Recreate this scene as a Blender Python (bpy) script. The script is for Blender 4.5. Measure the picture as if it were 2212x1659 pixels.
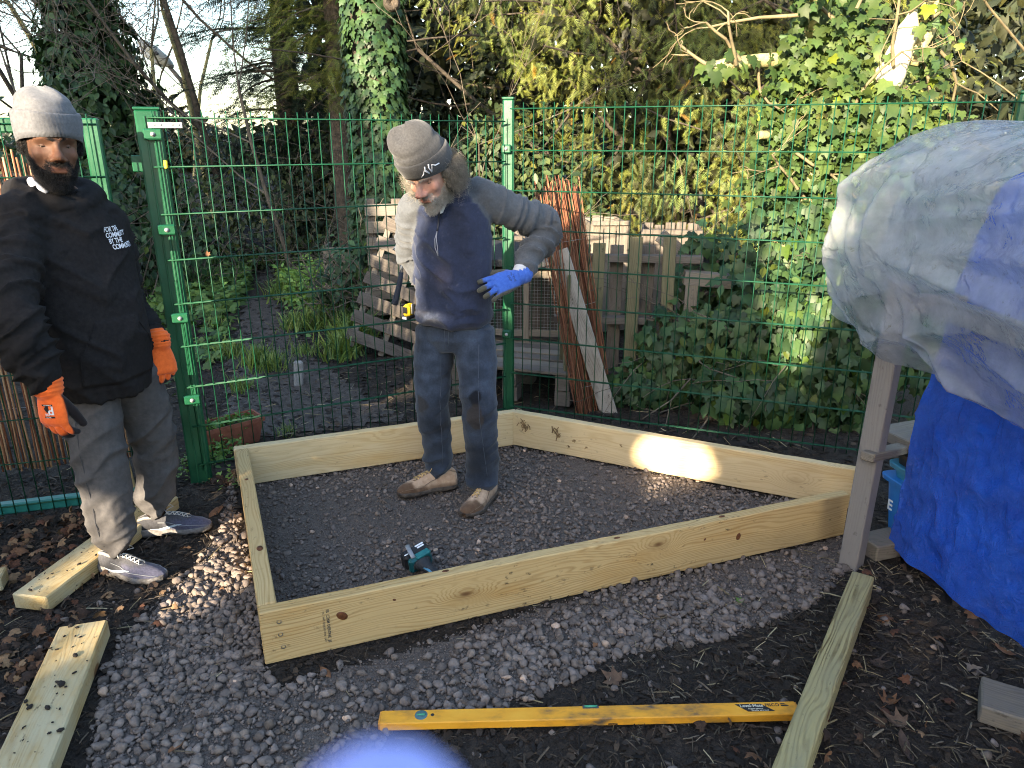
import bpy, bmesh, math, random
import numpy as np
from mathutils import Vector, Matrix, Euler, Quaternion

for o in list(bpy.data.objects):
    bpy.data.objects.remove(o, do_unlink=True)
SC = bpy.context.scene
COL = SC.collection
R = math.radians
rng = np.random.default_rng(7)
random.seed(7)

# ------------------------------------------------------------------ camera
CAM_H, PITCH = 1.62, R(18.6)
cam_d = bpy.data.cameras.new('camera')
cam = bpy.data.objects.new('camera', cam_d)
COL.objects.link(cam)
cam.location = (0, 0, CAM_H)
cam.rotation_euler = (R(90) - PITCH, 0, 0)
cam_d.sensor_width = 36.0
cam_d.lens = 25.70
cam_d.clip_start = 0.01
cam_d.clip_end = 600
cam_d.dof.use_dof = True            # the phone's small aperture: only the fingertip at the lens blurs
cam_d.dof.focus_distance = 3.2
cam_d.dof.aperture_fstop = 6.8
SC.camera = cam

# ------------------------------------------------------------------ sky + sun + exposure
SUN_FROM = Vector((-0.45, -0.893, 0.262)).normalized()
sun_el = math.asin(SUN_FROM.z)
sun_az = math.atan2(SUN_FROM.x, SUN_FROM.y)
W = bpy.data.worlds.new('World')
SC.world = W
W.use_nodes = True
wn = W.node_tree
bg = wn.nodes['Background']
sky = wn.nodes.new('ShaderNodeTexSky')
sky.sky_type = 'NISHITA'
sky.sun_disc = False
sky.sun_elevation = sun_el
sky.sun_rotation = sun_az
sky.air_density = 1.0
sky.dust_density = 1.6
sky.ozone_density = 1.0
wn.links.new(sky.outputs[0], bg.inputs[0])
bg.inputs[1].default_value = 0.15
sun_d = bpy.data.lights.new('sun', 'SUN')
sun = bpy.data.objects.new('sun', sun_d)
COL.objects.link(sun)
sun_d.energy = 5.0
sun_d.angle = R(0.55)
sun_d.color = (1.0, 0.83, 0.60)
sun.rotation_euler = SUN_FROM.to_track_quat('Z', 'Y').to_euler()
SC.view_settings.view_transform = 'Standard'
SC.view_settings.look = 'None'
SC.view_settings.gamma = 1.0
SC.view_settings.use_curve_mapping = False
SC.view_settings.exposure = 2.5
SC.render.engine = 'CYCLES'
cy = SC.cycles
cy.use_denoising = True
cy.denoiser = 'OPENIMAGEDENOISE'
cy.denoising_input_passes = 'RGB_ALBEDO_NORMAL'
cy.denoising_prefilter = 'NONE'
cy.use_adaptive_sampling = True
cy.adaptive_threshold = 0.012
cy.pixel_filter_type = 'BLACKMAN_HARRIS'
cy.filter_width = 1.05
cy.max_bounces = 6
cy.diffuse_bounces = 2
cy.glossy_bounces = 2
cy.transmission_bounces = 4
cy.transparent_max_bounces = 8
cy.caustics_reflective = False
cy.caustics_refractive = False
cy.sample_clamp_indirect = 6.0

# ------------------------------------------------------------------ helpers
_c, _s, _F = math.cos(PITCH), math.sin(PITCH), 1579.4
def P(u, v, Y=None, z=None):
    """world point seen at (u, v) of the 2212-wide photograph, at distance Y or height z"""
    dx, dy = (u - 1106) / _F, (829.5 - v) / _F
    dY, dZ = _c + dy * _s, -_s + dy * _c
    k = Y / dY if Y is not None else (z - CAM_H) / dZ
    return Vector((dx * k, dY * k, CAM_H + dZ * k))

class MB:
    def __init__(self):
        self.v, self.f, self.n = [], [], 0
        self.col = []
    def add(self, verts, faces, T=None, col=None):
        verts = np.asarray(verts, float).reshape(-1, 3)
        if T is not None:
            m = np.array(T)
            verts = verts @ m[:3, :3].T + m[:3, 3]
        self.v.append(verts)
        k = self.n
        self.f.extend([tuple(i + k for i in f) for f in faces])
        self.n += len(verts)
        if col is not None:
            self.col.append(np.tile(np.array(col, float), (len(verts), 1)))
        return self
    def box(self, c, s, b=0.0, T=None):
        hx, hy, hz = s[0] / 2, s[1] / 2, s[2] / 2
        M = Matrix.Translation(c) if T is None else T @ Matrix.Translation(c)
        if b <= 0:
            vs = [(x, y, z) for x in (-hx, hx) for y in (-hy, hy) for z in (-hz, hz)]
            fs = [(0, 1, 3, 2), (4, 6, 7, 5), (0, 4, 5, 1), (2, 3, 7, 6), (0, 2, 6, 4), (1, 5, 7, 3)]
            return self.add(vs, fs, M)
        vs, ix = [], {}
        for sx in (-1, 1):
            for sy in (-1, 1):
                for sz in (-1, 1):
                    k = len(vs)
                    ix[(sx, sy, sz)] = (k, k + 1, k + 2)
                    vs += [(sx * hx, sy * (hy - b), sz * (hz - b)), (sx * (hx - b), sy * hy, sz * (hz - b)),
                           (sx * (hx - b), sy * (hy - b), sz * hz)]
        fs = []
        q = lambda a, s_: ix[s_][a]
        o4 = [(-1, -1), (1, -1), (1, 1), (-1, 1)]
        for s_ in (-1, 1):
            fs.append(tuple(q(0, (s_, a, b2)) for a, b2 in o4)[::s_])
            fs.append(tuple(q(1, (a, s_, b2)) for a, b2 in o4)[::-s_])
            fs.append(tuple(q(2, (a, b2, s_)) for a, b2 in o4)[::s_])
        for a in (-1, 1):
            for b2 in (-1, 1):
                e = a * b2
                fs.append((q(1, (-1, a, b2)), q(1, (1, a, b2)), q(2, (1, a, b2)), q(2, (-1, a, b2)))[::e])
                fs.append((q(2, (a, -1, b2)), q(2, (a, 1, b2)), q(0, (a, 1, b2)), q(0, (a, -1, b2)))[::e])
                fs.append((q(0, (a, b2, -1)), q(0, (a, b2, 1)), q(1, (a, b2, 1)), q(1, (a, b2, -1)))[::e])
        for a in (-1, 1):
            for b2 in (-1, 1):
                for c2 in (-1, 1):
                    i = ix[(a, b2, c2)]
                    fs.append(i if a * b2 * c2 > 0 else i[::-1])
        return self.add(vs, fs, M)
    def tube(self, pts, r, n=6, cap=True, T=None, flat=1.0, up=None, col=None):
        pts = [Vector(p) for p in pts]
        if not hasattr(r, '__len__'):
            r = [r] * len(pts)
        vs, fs = [], []
        prev = None
        for i, p in enumerate(pts):
            t = (pts[min(i + 1, len(pts) - 1)] - pts[max(i - 1, 0)])
            t = t.normalized() if t.length > 1e-9 else Vector((0, 0, 1))
            if prev is None:
                h = Vector(up) if up is not None else (Vector((0, 0, 1)) if abs(t.z) < .9 else Vector((1, 0, 0)))
                a = (h - t * h.dot(t)).normalized()
            else:
                a = (prev - t * prev.dot(t))
                a = a.normalized() if a.length > 1e-6 else Vector((1, 0, 0))
            prev = a
            b = t.cross(a)
            ri = r[i]
            ra, rb = (ri if hasattr(ri, '__len__') else (ri, ri * flat))
            for k in range(n):
                an = 2 * math.pi * k / n
                vs.append(p + a * (math.cos(an) * ra) + b * (math.sin(an) * rb))
        for i in range(len(pts) - 1):
            for k in range(n):
                k2 = (k + 1) % n
                fs.append((i * n + k, i * n + k2, (i + 1) * n + k2, (i + 1) * n + k))
        if cap:
            fs.append(tuple(range(n))[::-1])
            fs.append(tuple((len(pts) - 1) * n + k for k in range(n)))
        return self.add([tuple(v) for v in vs], fs, T, col)
    def ell(self, c, r, T=None, nu=14, nv=9):
        vs, fs = [], []
        for j in range(nv + 1):
            th = math.pi * j / nv
            for i in range(nu):
                ph = 2 * math.pi * i / nu
                vs.append((c[0] + r[0] * math.sin(th) * math.cos(ph), c[1] + r[1] * math.sin(th) * math.sin(ph), c[2] + r[2] * math.cos(th)))
        for j in range(nv):
            for i in range(nu):
                i2 = (i + 1) % nu
                fs.append((j * nu + i, (j + 1) * nu + i, (j + 1) * nu + i2, j * nu + i2))
        return self.add(vs, fs, T)
    def lathe(self, prof, n=16, T=None):
        vs, fs = [], []
        for (r_, z_) in prof:
            for i in range(n):
                ph = 2 * math.pi * i / n
                vs.append((r_ * math.cos(ph), r_ * math.sin(ph), z_))
        for j in range(len(prof) - 1):
            for i in range(n):
                i2 = (i + 1) % n
                fs.append((j * n + i, j * n + i2, (j + 1) * n + i2, (j + 1) * n + i))
        return self.add(vs, fs, T)
    def mesh(self, name, mat=None, smooth=False, fix=False):
        me = bpy.data.meshes.new(name)
        V = np.concatenate(self.v) if self.v else np.zeros((0, 3))
        me.from_pydata(V.tolist(), [], self.f)
        if self.col and sum(len(c) for c in self.col) == len(V):
            at = me.color_attributes.new('tint', 'FLOAT_COLOR', 'POINT')
            C = np.ones((len(V), 4)); C[:, :3] = np.concatenate(self.col)
            at.data.foreach_set('color', C.ravel())
        if fix:
            bm = bmesh.new(); bm.from_mesh(me)
            bmesh.ops.recalc_face_normals(bm, faces=bm.faces)
            bm.to_mesh(me); bm.free()
        if smooth:
            me.polygons.foreach_set('use_smooth', np.ones(len(me.polygons), bool))
        if mat is not None:
            for m in (mat if isinstance(mat, (list, tuple)) else [mat]):
                me.materials.append(m)
        me.update()
        return me
    def build(self, name, mat=None, parent=None, smooth=False, fix=False, loc=None):
        return link(name, self.mesh(name, mat, smooth, fix), parent, loc)

def link(name, me, parent=None, loc=None, rot=None, scale=None):
    o = bpy.data.objects.new(name, me)
    COL.objects.link(o)
    if parent is not None:
        o.parent = parent
    if loc is not None: o.location = loc
    if rot is not None: o.rotation_euler = rot
    if scale is not None: o.scale = scale
    return o

def empty(name, loc=(0, 0, 0), rz=0):
    o = link(name, None, None, loc, (0, 0, rz))
    o.empty_display_size = .1
    return o

def tag(o, label=None, cat=None, group=None, kind=None):
    if label: o['label'] = label
    if cat: o['category'] = cat
    if group: o['group'] = group
    if kind: o['kind'] = kind
    return o

def big_mesh(name, V, F, mat, smooth=False, tint=None):
    """numpy arrays (n,3), (m,k) -> mesh, quickly"""
    V = np.ascontiguousarray(V, np.float32); F = np.ascontiguousarray(F, np.int32)
    me = bpy.data.meshes.new(name)
    k = F.shape[1]
    me.vertices.add(len(V)); me.vertices.foreach_set('co', V.ravel())
    me.loops.add(F.size); me.loops.foreach_set('vertex_index', F.ravel())
    me.polygons.add(len(F))
    me.polygons.foreach_set('loop_start', np.arange(0, F.size, k, dtype=np.int32))
    try:
        me.polygons.foreach_set('loop_total', np.full(len(F), k, np.int32))
    except Exception:
        pass
    if smooth:
        me.polygons.foreach_set('use_smooth', np.ones(len(F), bool))
    me.update(calc_edges=True)
    me.validate()
    if tint is not None:
        at = me.color_attributes.new('tint', 'FLOAT_COLOR', 'POINT')
        C = np.ones((len(V), 4), np.float32); C[:, :3] = tint
        at.data.foreach_set('color', C.ravel())
    if mat is not None:
        me.materials.append(mat)
    return me

def rotmats(n, full=True, tilt=math.pi, r=rng):
    """n random rotation matrices; full = any orientation, else spin about z with a tilt up to `tilt`"""
    if full:
        q = r.normal(size=(n, 4)); q /= np.linalg.norm(q, axis=1)[:, None]
        w, x, y, z = q.T
        return np.stack([np.stack([1 - 2 * (y * y + z * z), 2 * (x * y - z * w), 2 * (x * z + y * w)], -1),
                         np.stack([2 * (x * y + z * w), 1 - 2 * (x * x + z * z), 2 * (y * z - x * w)], -1),
                         np.stack([2 * (x * z - y * w), 2 * (y * z + x * w), 1 - 2 * (x * x + y * y)], -1)], 1)
    a = r.uniform(0, 2 * math.pi, n); b = r.uniform(-tilt, tilt, n); c_ = r.uniform(-tilt, tilt, n)
    ca, sa, cb, sb, cc, sc_ = np.cos(a), np.sin(a), np.cos(b), np.sin(b), np.cos(c_), np.sin(c_)
    z0, o1 = np.zeros(n), np.ones(n)
    Rz = np.stack([np.stack([ca, -sa, z0], -1), np.stack([sa, ca, z0], -1), np.stack([z0, z0, o1], -1)], 1)
    Rx = np.stack([np.stack([o1, z0, z0], -1), np.stack([z0, cb, -sb], -1), np.stack([z0, sb, cb], -1)], 1)
    Ry = np.stack([np.stack([cc, z0, sc_], -1), np.stack([z0, o1, z0], -1), np.stack([-sc_, z0, cc], -1)], 1)
    return Rz @ Rx @ Ry

def frames(N, spin=None, r=rng):
    """rotation matrices whose z axis is N (n,3), with random or given spin"""
    N = N / (np.linalg.norm(N, axis=1)[:, None] + 1e-9)
    ref = np.where(np.abs(N[:, 2:3]) < .9, np.array([[0, 0, 1.]]), np.array([[1., 0, 0]]))
    X = np.cross(ref, N); X /= (np.linalg.norm(X, axis=1)[:, None] + 1e-9)
    Y = np.cross(N, X)
    a = r.uniform(0, 2 * math.pi, len(N)) if spin is None else spin
    ca, sa = np.cos(a)[:, None], np.sin(a)[:, None]
    X2, Y2 = X * ca + Y * sa, -X * sa + Y * ca
    return np.stack([X2, Y2, N], -1)

def scatter(temV, temF, pos, rot, scl, tint=None):
    """copies of one template -> V, F, per-vertex tint"""
    n, k = len(pos), len(temV)
    scl = np.asarray(scl, float)
    if scl.ndim == 1: scl = np.repeat(scl[:, None], 3, 1)
    V = np.einsum('nij,nkj->nki', rot, temV[None] * scl[:, None, :]) + pos[:, None, :]
    F = (temF[None] + (np.arange(n) * k)[:, None, None]).reshape(-1, temF.shape[1])
    t = None if tint is None else np.repeat(tint, k, 0)
    return V.reshape(-1, 3), F, t

def joinvf(parts):
    V, F, T, k = [], [], [], 0
    for p in parts:
        V.append(p[0]); F.append(p[1] + k); k += len(p[0])
        if p[2] is not None: T.append(p[2])
    return np.concatenate(V), np.concatenate(F), (np.concatenate(T) if T else None)

def ico(sub=1):
    bm = bmesh.new(); bmesh.ops.create_icosphere(bm, subdivisions=sub, radius=1)
    bm.verts.ensure_lookup_table()
    V = np.array([v.co[:] for v in bm.verts]); F = np.array([[v.index for v in f.verts] for f in bm.faces])
    bm.free(); return V, F

# value noise, vectorised
def _h(ix, iy, iz, seed):
    n = (ix * 374761393 + iy * 668265263 + iz * 2147483647 + seed * 1274126177) & 0xffffffff
    n = ((n ^ (n >> 13)) * 1274126177) & 0xffffffff
    n = n ^ (n >> 16)
    return (n & 0xffff) / 32767.5 - 1.0
def vnoise(p, seed=0):
    p = np.asarray(p, float)
    i = np.floor(p).astype(np.int64); f = p - i
    f = f * f * (3 - 2 * f)
    out = 0
    for dx in (0, 1):
        for dy in (0, 1):
            for dz in (0, 1):
                w = (f[:, 0] if dx else 1 - f[:, 0]) * (f[:, 1] if dy else 1 - f[:, 1]) * (f[:, 2] if dz else 1 - f[:, 2])
                out = out + w * _h(i[:, 0] + dx, i[:, 1] + dy, i[:, 2] + dz, seed)
    return out
def fbm(p, oct=3, seed=0):
    a, s_, o = 1.0, 1.0, 0
    for k in range(oct):
        o = o + a * vnoise(p * s_, seed + k * 17); a *= .5; s_ *= 2.03
    return o

# ------------------------------------------------------------------ materials
def nmat(name):
    m = bpy.data.materials.new(name); m.use_nodes = True
    nt = m.node_tree
    return m, nt, nt.nodes['Principled BSDF'], nt.nodes['Material Output']
def nd(nt, t, ins=None, **kw):
    n = nt.nodes.new(t)
    for k, v in kw.items(): setattr(n, k, v)
    for k, v in (ins or {}).items():
        if isinstance(v, bpy.types.NodeSocket): nt.links.new(v, n.inputs[k])
        else: n.inputs[k].default_value = v
    return n
def rgba(c): return (c[0], c[1], c[2], 1.0)
def ramp(nt, fac, stops, interp='LINEAR'):
    n = nt.nodes.new('ShaderNodeValToRGB'); cr = n.color_ramp; cr.interpolation = interp
    while len(cr.elements) < len(stops): cr.elements.new(.5)
    for e, (p_, c_) in zip(cr.elements, stops):
        e.position = p_; e.color = rgba(c_) if hasattr(c_, '__len__') else (c_, c_, c_, 1)
    nt.links.new(fac, n.inputs[0]); return n.outputs[0]
def mixc(nt, f, a, b, mode='MIX'):
    n = nt.nodes.new('ShaderNodeMix'); n.data_type = 'RGBA'; n.blend_type = mode
    for i, v in ((0, f), (6, a), (7, b)):
        if isinstance(v, bpy.types.NodeSocket): nt.links.new(v, n.inputs[i])
        else: n.inputs[i].default_value = v if i == 0 else rgba(v)
    return n.outputs[2]
def math_(nt, op, a, b=0.0, c=0.0):
    n = nt.nodes.new('ShaderNodeMath'); n.operation = op
    for i, v in enumerate((a, b, c)):
        if isinstance(v, bpy.types.NodeSocket): nt.links.new(v, n.inputs[i])
        else: n.inputs[i].default_value = v
    return n.outputs[0]
def coords(nt, scale=(1, 1, 1), kind='Object', rnd=True):
    tc = nt.nodes.new('ShaderNodeTexCoord')
    mp = nd(nt, 'ShaderNodeMapping'); mp.inputs['Scale'].default_value = scale
    src = tc.outputs[kind]
    if rnd:
        oi = nt.nodes.new('ShaderNodeObjectInfo')
        off = math_(nt, 'MULTIPLY', oi.outputs['Random'], 37.0)
        va = nd(nt, 'ShaderNodeVectorMath', operation='ADD'); nt.links.new(src, va.inputs[0]); nt.links.new(off, va.inputs[1]); src = va.outputs[0]
    nt.links.new(src, mp.inputs[0]); return mp.outputs[0]
def bump(nt, bsdf, h, strength=.3, dist=.01):
    b = nd(nt, 'ShaderNodeBump', {'Height': h, 'Strength': strength, 'Distance': dist})
    nt.links.new(b.outputs[0], bsdf.inputs['Normal']); return b
def M_noise(name, stops, scale=20, detail=6, rough=.8, bmp=.2, bscale=None, bdist=.01, kind='Object', stretch=(1, 1, 1), metal=0,
            spec=.3, tint=False, rnd=True, rvar=0.0, dist=0.0, sub=None):
    m, nt, b, out = nmat(name)
    co = coords(nt, stretch, kind, rnd)
    n1 = nd(nt, 'ShaderNodeTexNoise', {'Vector': co, 'Scale': scale, 'Detail': detail, 'Roughness': .62, 'Distortion': dist})
    c_ = ramp(nt, n1.outputs[0], stops)
    if tint:
        a = nd(nt, 'ShaderNodeAttribute', attribute_name='tint')
        c_ = mixc(nt, 1.0, c_, a.outputs[0], 'MULTIPLY')
    nt.links.new(c_, b.inputs['Base Color'])
    b.inputs['Roughness'].default_value = rough
    if rvar:
        rr = nd(nt, 'ShaderNodeMapRange', {0: n1.outputs[0], 1: .3, 2: .7, 3: rough - rvar, 4: rough + rvar})
        nt.links.new(rr.outputs[0], b.inputs['Roughness'])
    b.inputs['Metallic'].default_value = metal
    b.inputs['Specular IOR Level'].default_value = spec
    if bmp:
        n2 = nd(nt, 'ShaderNodeTexNoise', {'Vector': co, 'Scale': bscale or scale * 2, 'Detail': 5, 'Roughness': .6})
        bump(nt, b, n2.outputs[0], bmp, bdist)
    if sub:
        b.inputs['Subsurface Weight'].default_value = sub[0]
        b.inputs['Subsurface Radius'].default_value = sub[1]; b.inputs['Subsurface Scale'].default_value = .01
    return m
def M_plain(name, c, rough=.6, metal=0, spec=.4):
    m, nt, b, out = nmat(name)
    b.inputs['Base Color'].default_value = rgba(c); b.inputs['Roughness'].default_value = rough
    b.inputs['Metallic'].default_value = metal; b.inputs['Specular IOR Level'].default_value = spec
    return m
def M_leaf(name, stops, scale=9, rough=.45, trans=.35, tint=True, spec=.35):
    """leaf with light passing through; colour varies per leaf (tint) and over the plant"""
    m, nt, b, out = nmat(name)
    co = coords(nt, (1, 1, 1), 'Object', False)
    n1 = nd(nt, 'ShaderNodeTexNoise', {'Vector': co, 'Scale': scale, 'Detail': 3})
    c_ = ramp(nt, n1.outputs[0], stops)
    if tint:
        a = nd(nt, 'ShaderNodeAttribute', attribute_name='tint')
        c_ = mixc(nt, 1.0, c_, a.outputs[0], 'MULTIPLY')
    nt.links.new(c_, b.inputs['Base Color']); b.inputs['Roughness'].default_value = rough
    b.inputs['Specular IOR Level'].default_value = spec
    tr = nt.nodes.new('ShaderNodeBsdfTranslucent'); nt.links.new(mixc(nt, 1.0, c_, (1.25, 1.35, .7), 'MULTIPLY'), tr.inputs[0])
    mx = nt.nodes.new('ShaderNodeMixShader'); mx.inputs[0].default_value = trans
    nt.links.new(b.outputs[0], mx.inputs[1]); nt.links.new(tr.outputs[0], mx.inputs[2]); nt.links.new(mx.outputs[0], out.inputs[0])
    return m
def M_wood(name, light, dark, knot=(.10, .045, .02), grain=480, gmix=.55, dirt=.5, dirtc=(.03, .025, .018), rough=.72, bmp=.25, kn=.075,
           stain=None, weather=None):
    """plank with its length along local x and its broad face in xz"""
    m, nt, b, out = nmat(name)
    tc = nt.nodes.new('ShaderNodeTexCoord'); oi = nt.nodes.new('ShaderNodeObjectInfo')
    off = math_(nt, 'MULTIPLY', oi.outputs['Random'], 53.0)
    va = nd(nt, 'ShaderNodeVectorMath', operation='ADD'); nt.links.new(tc.outputs['Object'], va.inputs[0]); nt.links.new(off, va.inputs[1])
    co = va.outputs[0]
    def mp(s_):
        n = nd(nt, 'ShaderNodeMapping', {'Vector': co}); n.inputs['Scale'].default_value = s_; return n.outputs[0]
    vo = nd(nt, 'ShaderNodeTexVoronoi', {'Vector': mp((2.1, 1.2, 4.6)), 'Scale': 1.0, 'Randomness': 1.0})
    d = vo.outputs['Distance']
    sep = nd(nt, 'ShaderNodeSeparateXYZ', {0: co})
    wob = nd(nt, 'ShaderNodeTexNoise', {'Vector': mp((1.3, 5, 5)), 'Scale': 1.0, 'Detail': 2})
    near = nd(nt, 'ShaderNodeMapRange', {0: d, 1: .0, 2: .33, 3: 1, 4: 0}, interpolation_type='SMOOTHERSTEP')
    g = math_(nt, 'MULTIPLY', math_(nt, 'ADD', sep.outputs[2], sep.outputs[1]), grain)
    g = math_(nt, 'ADD', g, math_(nt, 'MULTIPLY', wob.outputs[0], 75.0))
    g = math_(nt, 'ADD', g, math_(nt, 'MULTIPLY', near.outputs[0], 42.0))
    wob2 = nd(nt, 'ShaderNodeTexNoise', {'Vector': mp((.5, 17, 17)), 'Scale': 1.0, 'Detail': 3})
    g = math_(nt, 'ADD', g, math_(nt, 'MULTIPLY', wob2.outputs[0], 40.0))
    sn = math_(nt, 'SINE', g)
    ring = nd(nt, 'ShaderNodeMapRange', {0: sn, 1: -.1, 2: 1.0, 3: 0, 4: 1})
    fib = nd(nt, 'ShaderNodeTexNoise', {'Vector': mp((4, 160, 160)), 'Scale': 1.0, 'Detail': 3})
    big = nd(nt, 'ShaderNodeTexNoise', {'Vector': mp((1.1, 4, 5)), 'Scale': 1.6, 'Detail': 4})
    rr = math_(nt, 'MULTIPLY', ring.outputs[0], nd(nt, 'ShaderNodeMapRange', {0: big.outputs[0], 1: .35, 2: .65, 3: .35, 4: 1}).outputs[0])
    f = math_(nt, 'ADD', math_(nt, 'MULTIPLY', rr, gmix), math_(nt, 'MULTIPLY', fib.outputs[0], .35))
    c_ = mixc(nt, f, light, dark)
    if stain:
        sf = nd(nt, 'ShaderNodeMapRange', {0: big.outputs[0], 1: .52, 2: .70, 3: 0, 4: .75})
        c_ = mixc(nt, sf.outputs[0], c_, stain)
    if weather:
        wf = nd(nt, 'ShaderNodeTexNoise', {'Vector': mp((3, 9, 9)), 'Scale': 1.0, 'Detail': 6, 'Roughness': .7})
        c_ = mixc(nt, nd(nt, 'ShaderNodeMapRange', {0: wf.outputs[0], 1: .42, 2: .62, 3: 0, 4: .85}).outputs[0], c_, weather)
    kf = nd(nt, 'ShaderNodeMapRange', {0: d, 1: kn, 2: kn * .7, 3: 0, 4: 1})
    c_ = mixc(nt, kf.outputs[0], c_, knot)
    halo = nd(nt, 'ShaderNodeMapRange', {0: d, 1: kn * 1.9, 2: kn * .9, 3: 0, 4: .4})
    c_ = mixc(nt, halo.outputs[0], c_, tuple(.5 * (a_ + b_) for a_, b_ in zip(dark, knot)))
    if dirt:
        dn = nd(nt, 'ShaderNodeTexNoise', {'Vector': mp((26, 46, 46)), 'Scale': 1.0, 'Detail': 5, 'Roughness': .65})
        dm = nd(nt, 'ShaderNodeTexNoise', {'Vector': mp((2.4, 6, 6)), 'Scale': 1.0, 'Detail': 2})
        df = math_(nt, 'MULTIPLY', nd(nt, 'ShaderNodeMapRange', {0: dn.outputs[0], 1: .61, 2: .69, 3: 0, 4: 1}).outputs[0],
                   nd(nt, 'ShaderNodeMapRange', {0: dm.outputs[0], 1: .42, 2: .62, 3: .15, 4: 1}).outputs[0])
        c_ = mixc(nt, math_(nt, 'MULTIPLY', df, dirt), c_, dirtc)
    nt.links.new(c_, b.inputs['Base Color'])
    b.inputs['Roughness'].default_value = rough; b.inputs['Specular IOR Level'].default_value = .25
    h = math_(nt, 'ADD', math_(nt, 'MULTIPLY', rr, -.6), math_(nt, 'MULTIPLY', fib.outputs[0], .7))
    bump(nt, b, h, bmp, .004)
    return m

MAT = {}
MAT['green'] = M_noise('green_paint', [(.3, (.004, .050, .022)), (.62, (.007, .076, .033)), (.8, (.013, .095, .044))], 6, 5, .38, .05, 60, spec=.5, rvar=.12)
MAT['green_light'] = M_noise('green_wire', [(.3, (.003, .036, .016)), (.7, (.006, .062, .029))], 9, 4, .5, 0, spec=.25, rvar=.1)
MAT['teal'] = M_noise('teal_paint', [(.3, (.01, .10, .09)), (.7, (.02, .15, .13))], 9, 4, .4, 0)
MAT['steel'] = M_noise('galvanised_steel', [(.3, (.22, .22, .225)), (.7, (.36, .36, .365))], 40, 4, .5, .05, metal=.5)
MAT['black_plastic'] = M_noise('black_plastic', [(.3, (.010, .011, .013)), (.7, (.022, .023, .026))], 30, 4, .45, .05)
MAT['white_paint'] = M_plain('white_paint', (.75, .75, .75), .6)
MAT['new_wood'] = M_wood('treated_softwood', (.53, .385, .185), (.27, .155, .05), dirt=.8, gmix=.62, stain=(.40, .235, .075), grain=520)
MAT['pale_wood'] = M_wood('pale_softwood', (.60, .475, .28), (.40, .27, .12), dirt=.4, gmix=.45, stain=(.48, .32, .13), grain=300)
MAT['timber_wood'] = M_wood('muddy_softwood', (.44, .325, .15), (.24, .15, .05), dirt=.95, gmix=.7, stain=(.34, .22, .09), weather=(.42, .365, .23))
MAT['rough_wood'] = M_wood('greenish_rough_timber', (.38, .325, .155), (.11, .078, .032), dirt=.6, gmix=.95, grain=330, bmp=.7, weather=(.27, .235, .13))
MAT['old_wood'] = M_wood('weathered_grey_timber', (.20, .172, .135), (.085, .07, .055), dirt=.6, gmix=.5, weather=(.145, .13, .115), rough=.85, knot=(.06, .045, .035))
MAT['grey_post'] = M_wood('silver_grey_post', (.215, .20, .188), (.12, .11, .103), dirt=.45, gmix=.35, rough=.85, kn=.05, weather=(.20, .185, .175), knot=(.10, .08, .07))
MAT['dark_wood'] = M_wood('dark_pallet_timber', (.115, .098, .082), (.045, .036, .030), dirt=.5, gmix=.5, rough=.88, knot=(.03, .022, .018), weather=(.13, .112, .098))
MAT['green_wood'] = M_wood('algae_stained_board', (.16, .142, .085), (.065, .058, .032), dirt=.6, gmix=.6, rough=.85, weather=(.105, .10, .058), knot=(.06, .05, .03))
MAT['white_wood'] = M_wood('flaking_whitewashed_board', (.27, .24, .20), (.12, .10, .085), dirt=.9, gmix=.5, rough=.85, weather=(.34, .315, .28), knot=(.08, .06, .05))
# ================================================================== ground
FRAME = {'A': (-.800, 1.955), 'B': (1.43, 2.775), 'C': (-.012, 3.785), 'D': (-1.352, 3.275)}
def in_poly(x, y, poly):
    poly = np.asarray(poly); r_ = np.zeros(len(x), bool); j = len(poly) - 1
    for i in range(len(poly)):
        xi, yi = poly[i]; xj, yj = poly[j]
        c_ = ((yi > y) != (yj > y)) & (x < (xj - xi) * (y - yi) / (yj - yi + 1e-12) + xi)
        r_ ^= c_; j = i
    return r_
BED = [FRAME['A'], FRAME['B'], (1.57, 2.99), FRAME['C'], FRAME['D']]
PB = lambda u, v: tuple(P(u, v, z=0)[:2])
GRAVEL = [PB(500, 1030), PB(545, 1240), PB(590, 1480), PB(1200, 1300), PB(1845, 1140), PB(1850, 1215), PB(1760, 1310), PB(1560, 1380), PB(1330, 1420),
          PB(1230, 1480), PB(1090, 1530), PB(860, 1560), PB(800, 1650), (-.45, 1.3), (-1.2, 1.3), PB(180, 1659), PB(215, 1480), PB(245, 1390), PB(330, 1310),
          PB(400, 1240), PB(465, 1160)]
def gh(x, y):
    x = np.asarray(x, float); y = np.asarray(y, float)
    p = np.stack([x, y, np.zeros_like(x)], -1).reshape(-1, 3)
    n = fbm(p * 2.2, 3, 3).reshape(x.shape) * .010 + vnoise(p * .35, 8).reshape(x.shape) * .02
    far = np.clip((y - 4.3) / 3, 0, 1)
    bank = np.clip((y - 8.5) / 5, 0, 1) ** 1.5 * .9
    return n * (1 + 2.5 * far) + far * .02 + bank - .012
def warp(a, lo, hi, c0, n):
    t = np.linspace(-1, 1, n); t = np.sign(t) * np.abs(t) ** 2.6
    return np.where(t < 0, c0 + t * (c0 - lo), c0 + t * (hi - c0))
gx = np.unique(np.concatenate([np.linspace(-3, 3, 181), warp(0, -150, 150, 0, 90)]))
gy = np.unique(np.concatenate([np.linspace(.2, 6.5, 181), warp(0, -60, 260, 3, 110)]))
GX, GY = np.meshgrid(gx, gy)
GZ = gh(GX, GY)
V = np.stack([GX, GY, GZ], -1).reshape(-1, 3)
nx, ny = len(gx), len(gy)
ii, jj = np.meshgrid(np.arange(nx - 1), np.arange(ny - 1))
k0 = (jj * nx + ii).ravel()
F = np.stack([k0, k0 + 1, k0 + nx + 1, k0 + nx], -1)
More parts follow.
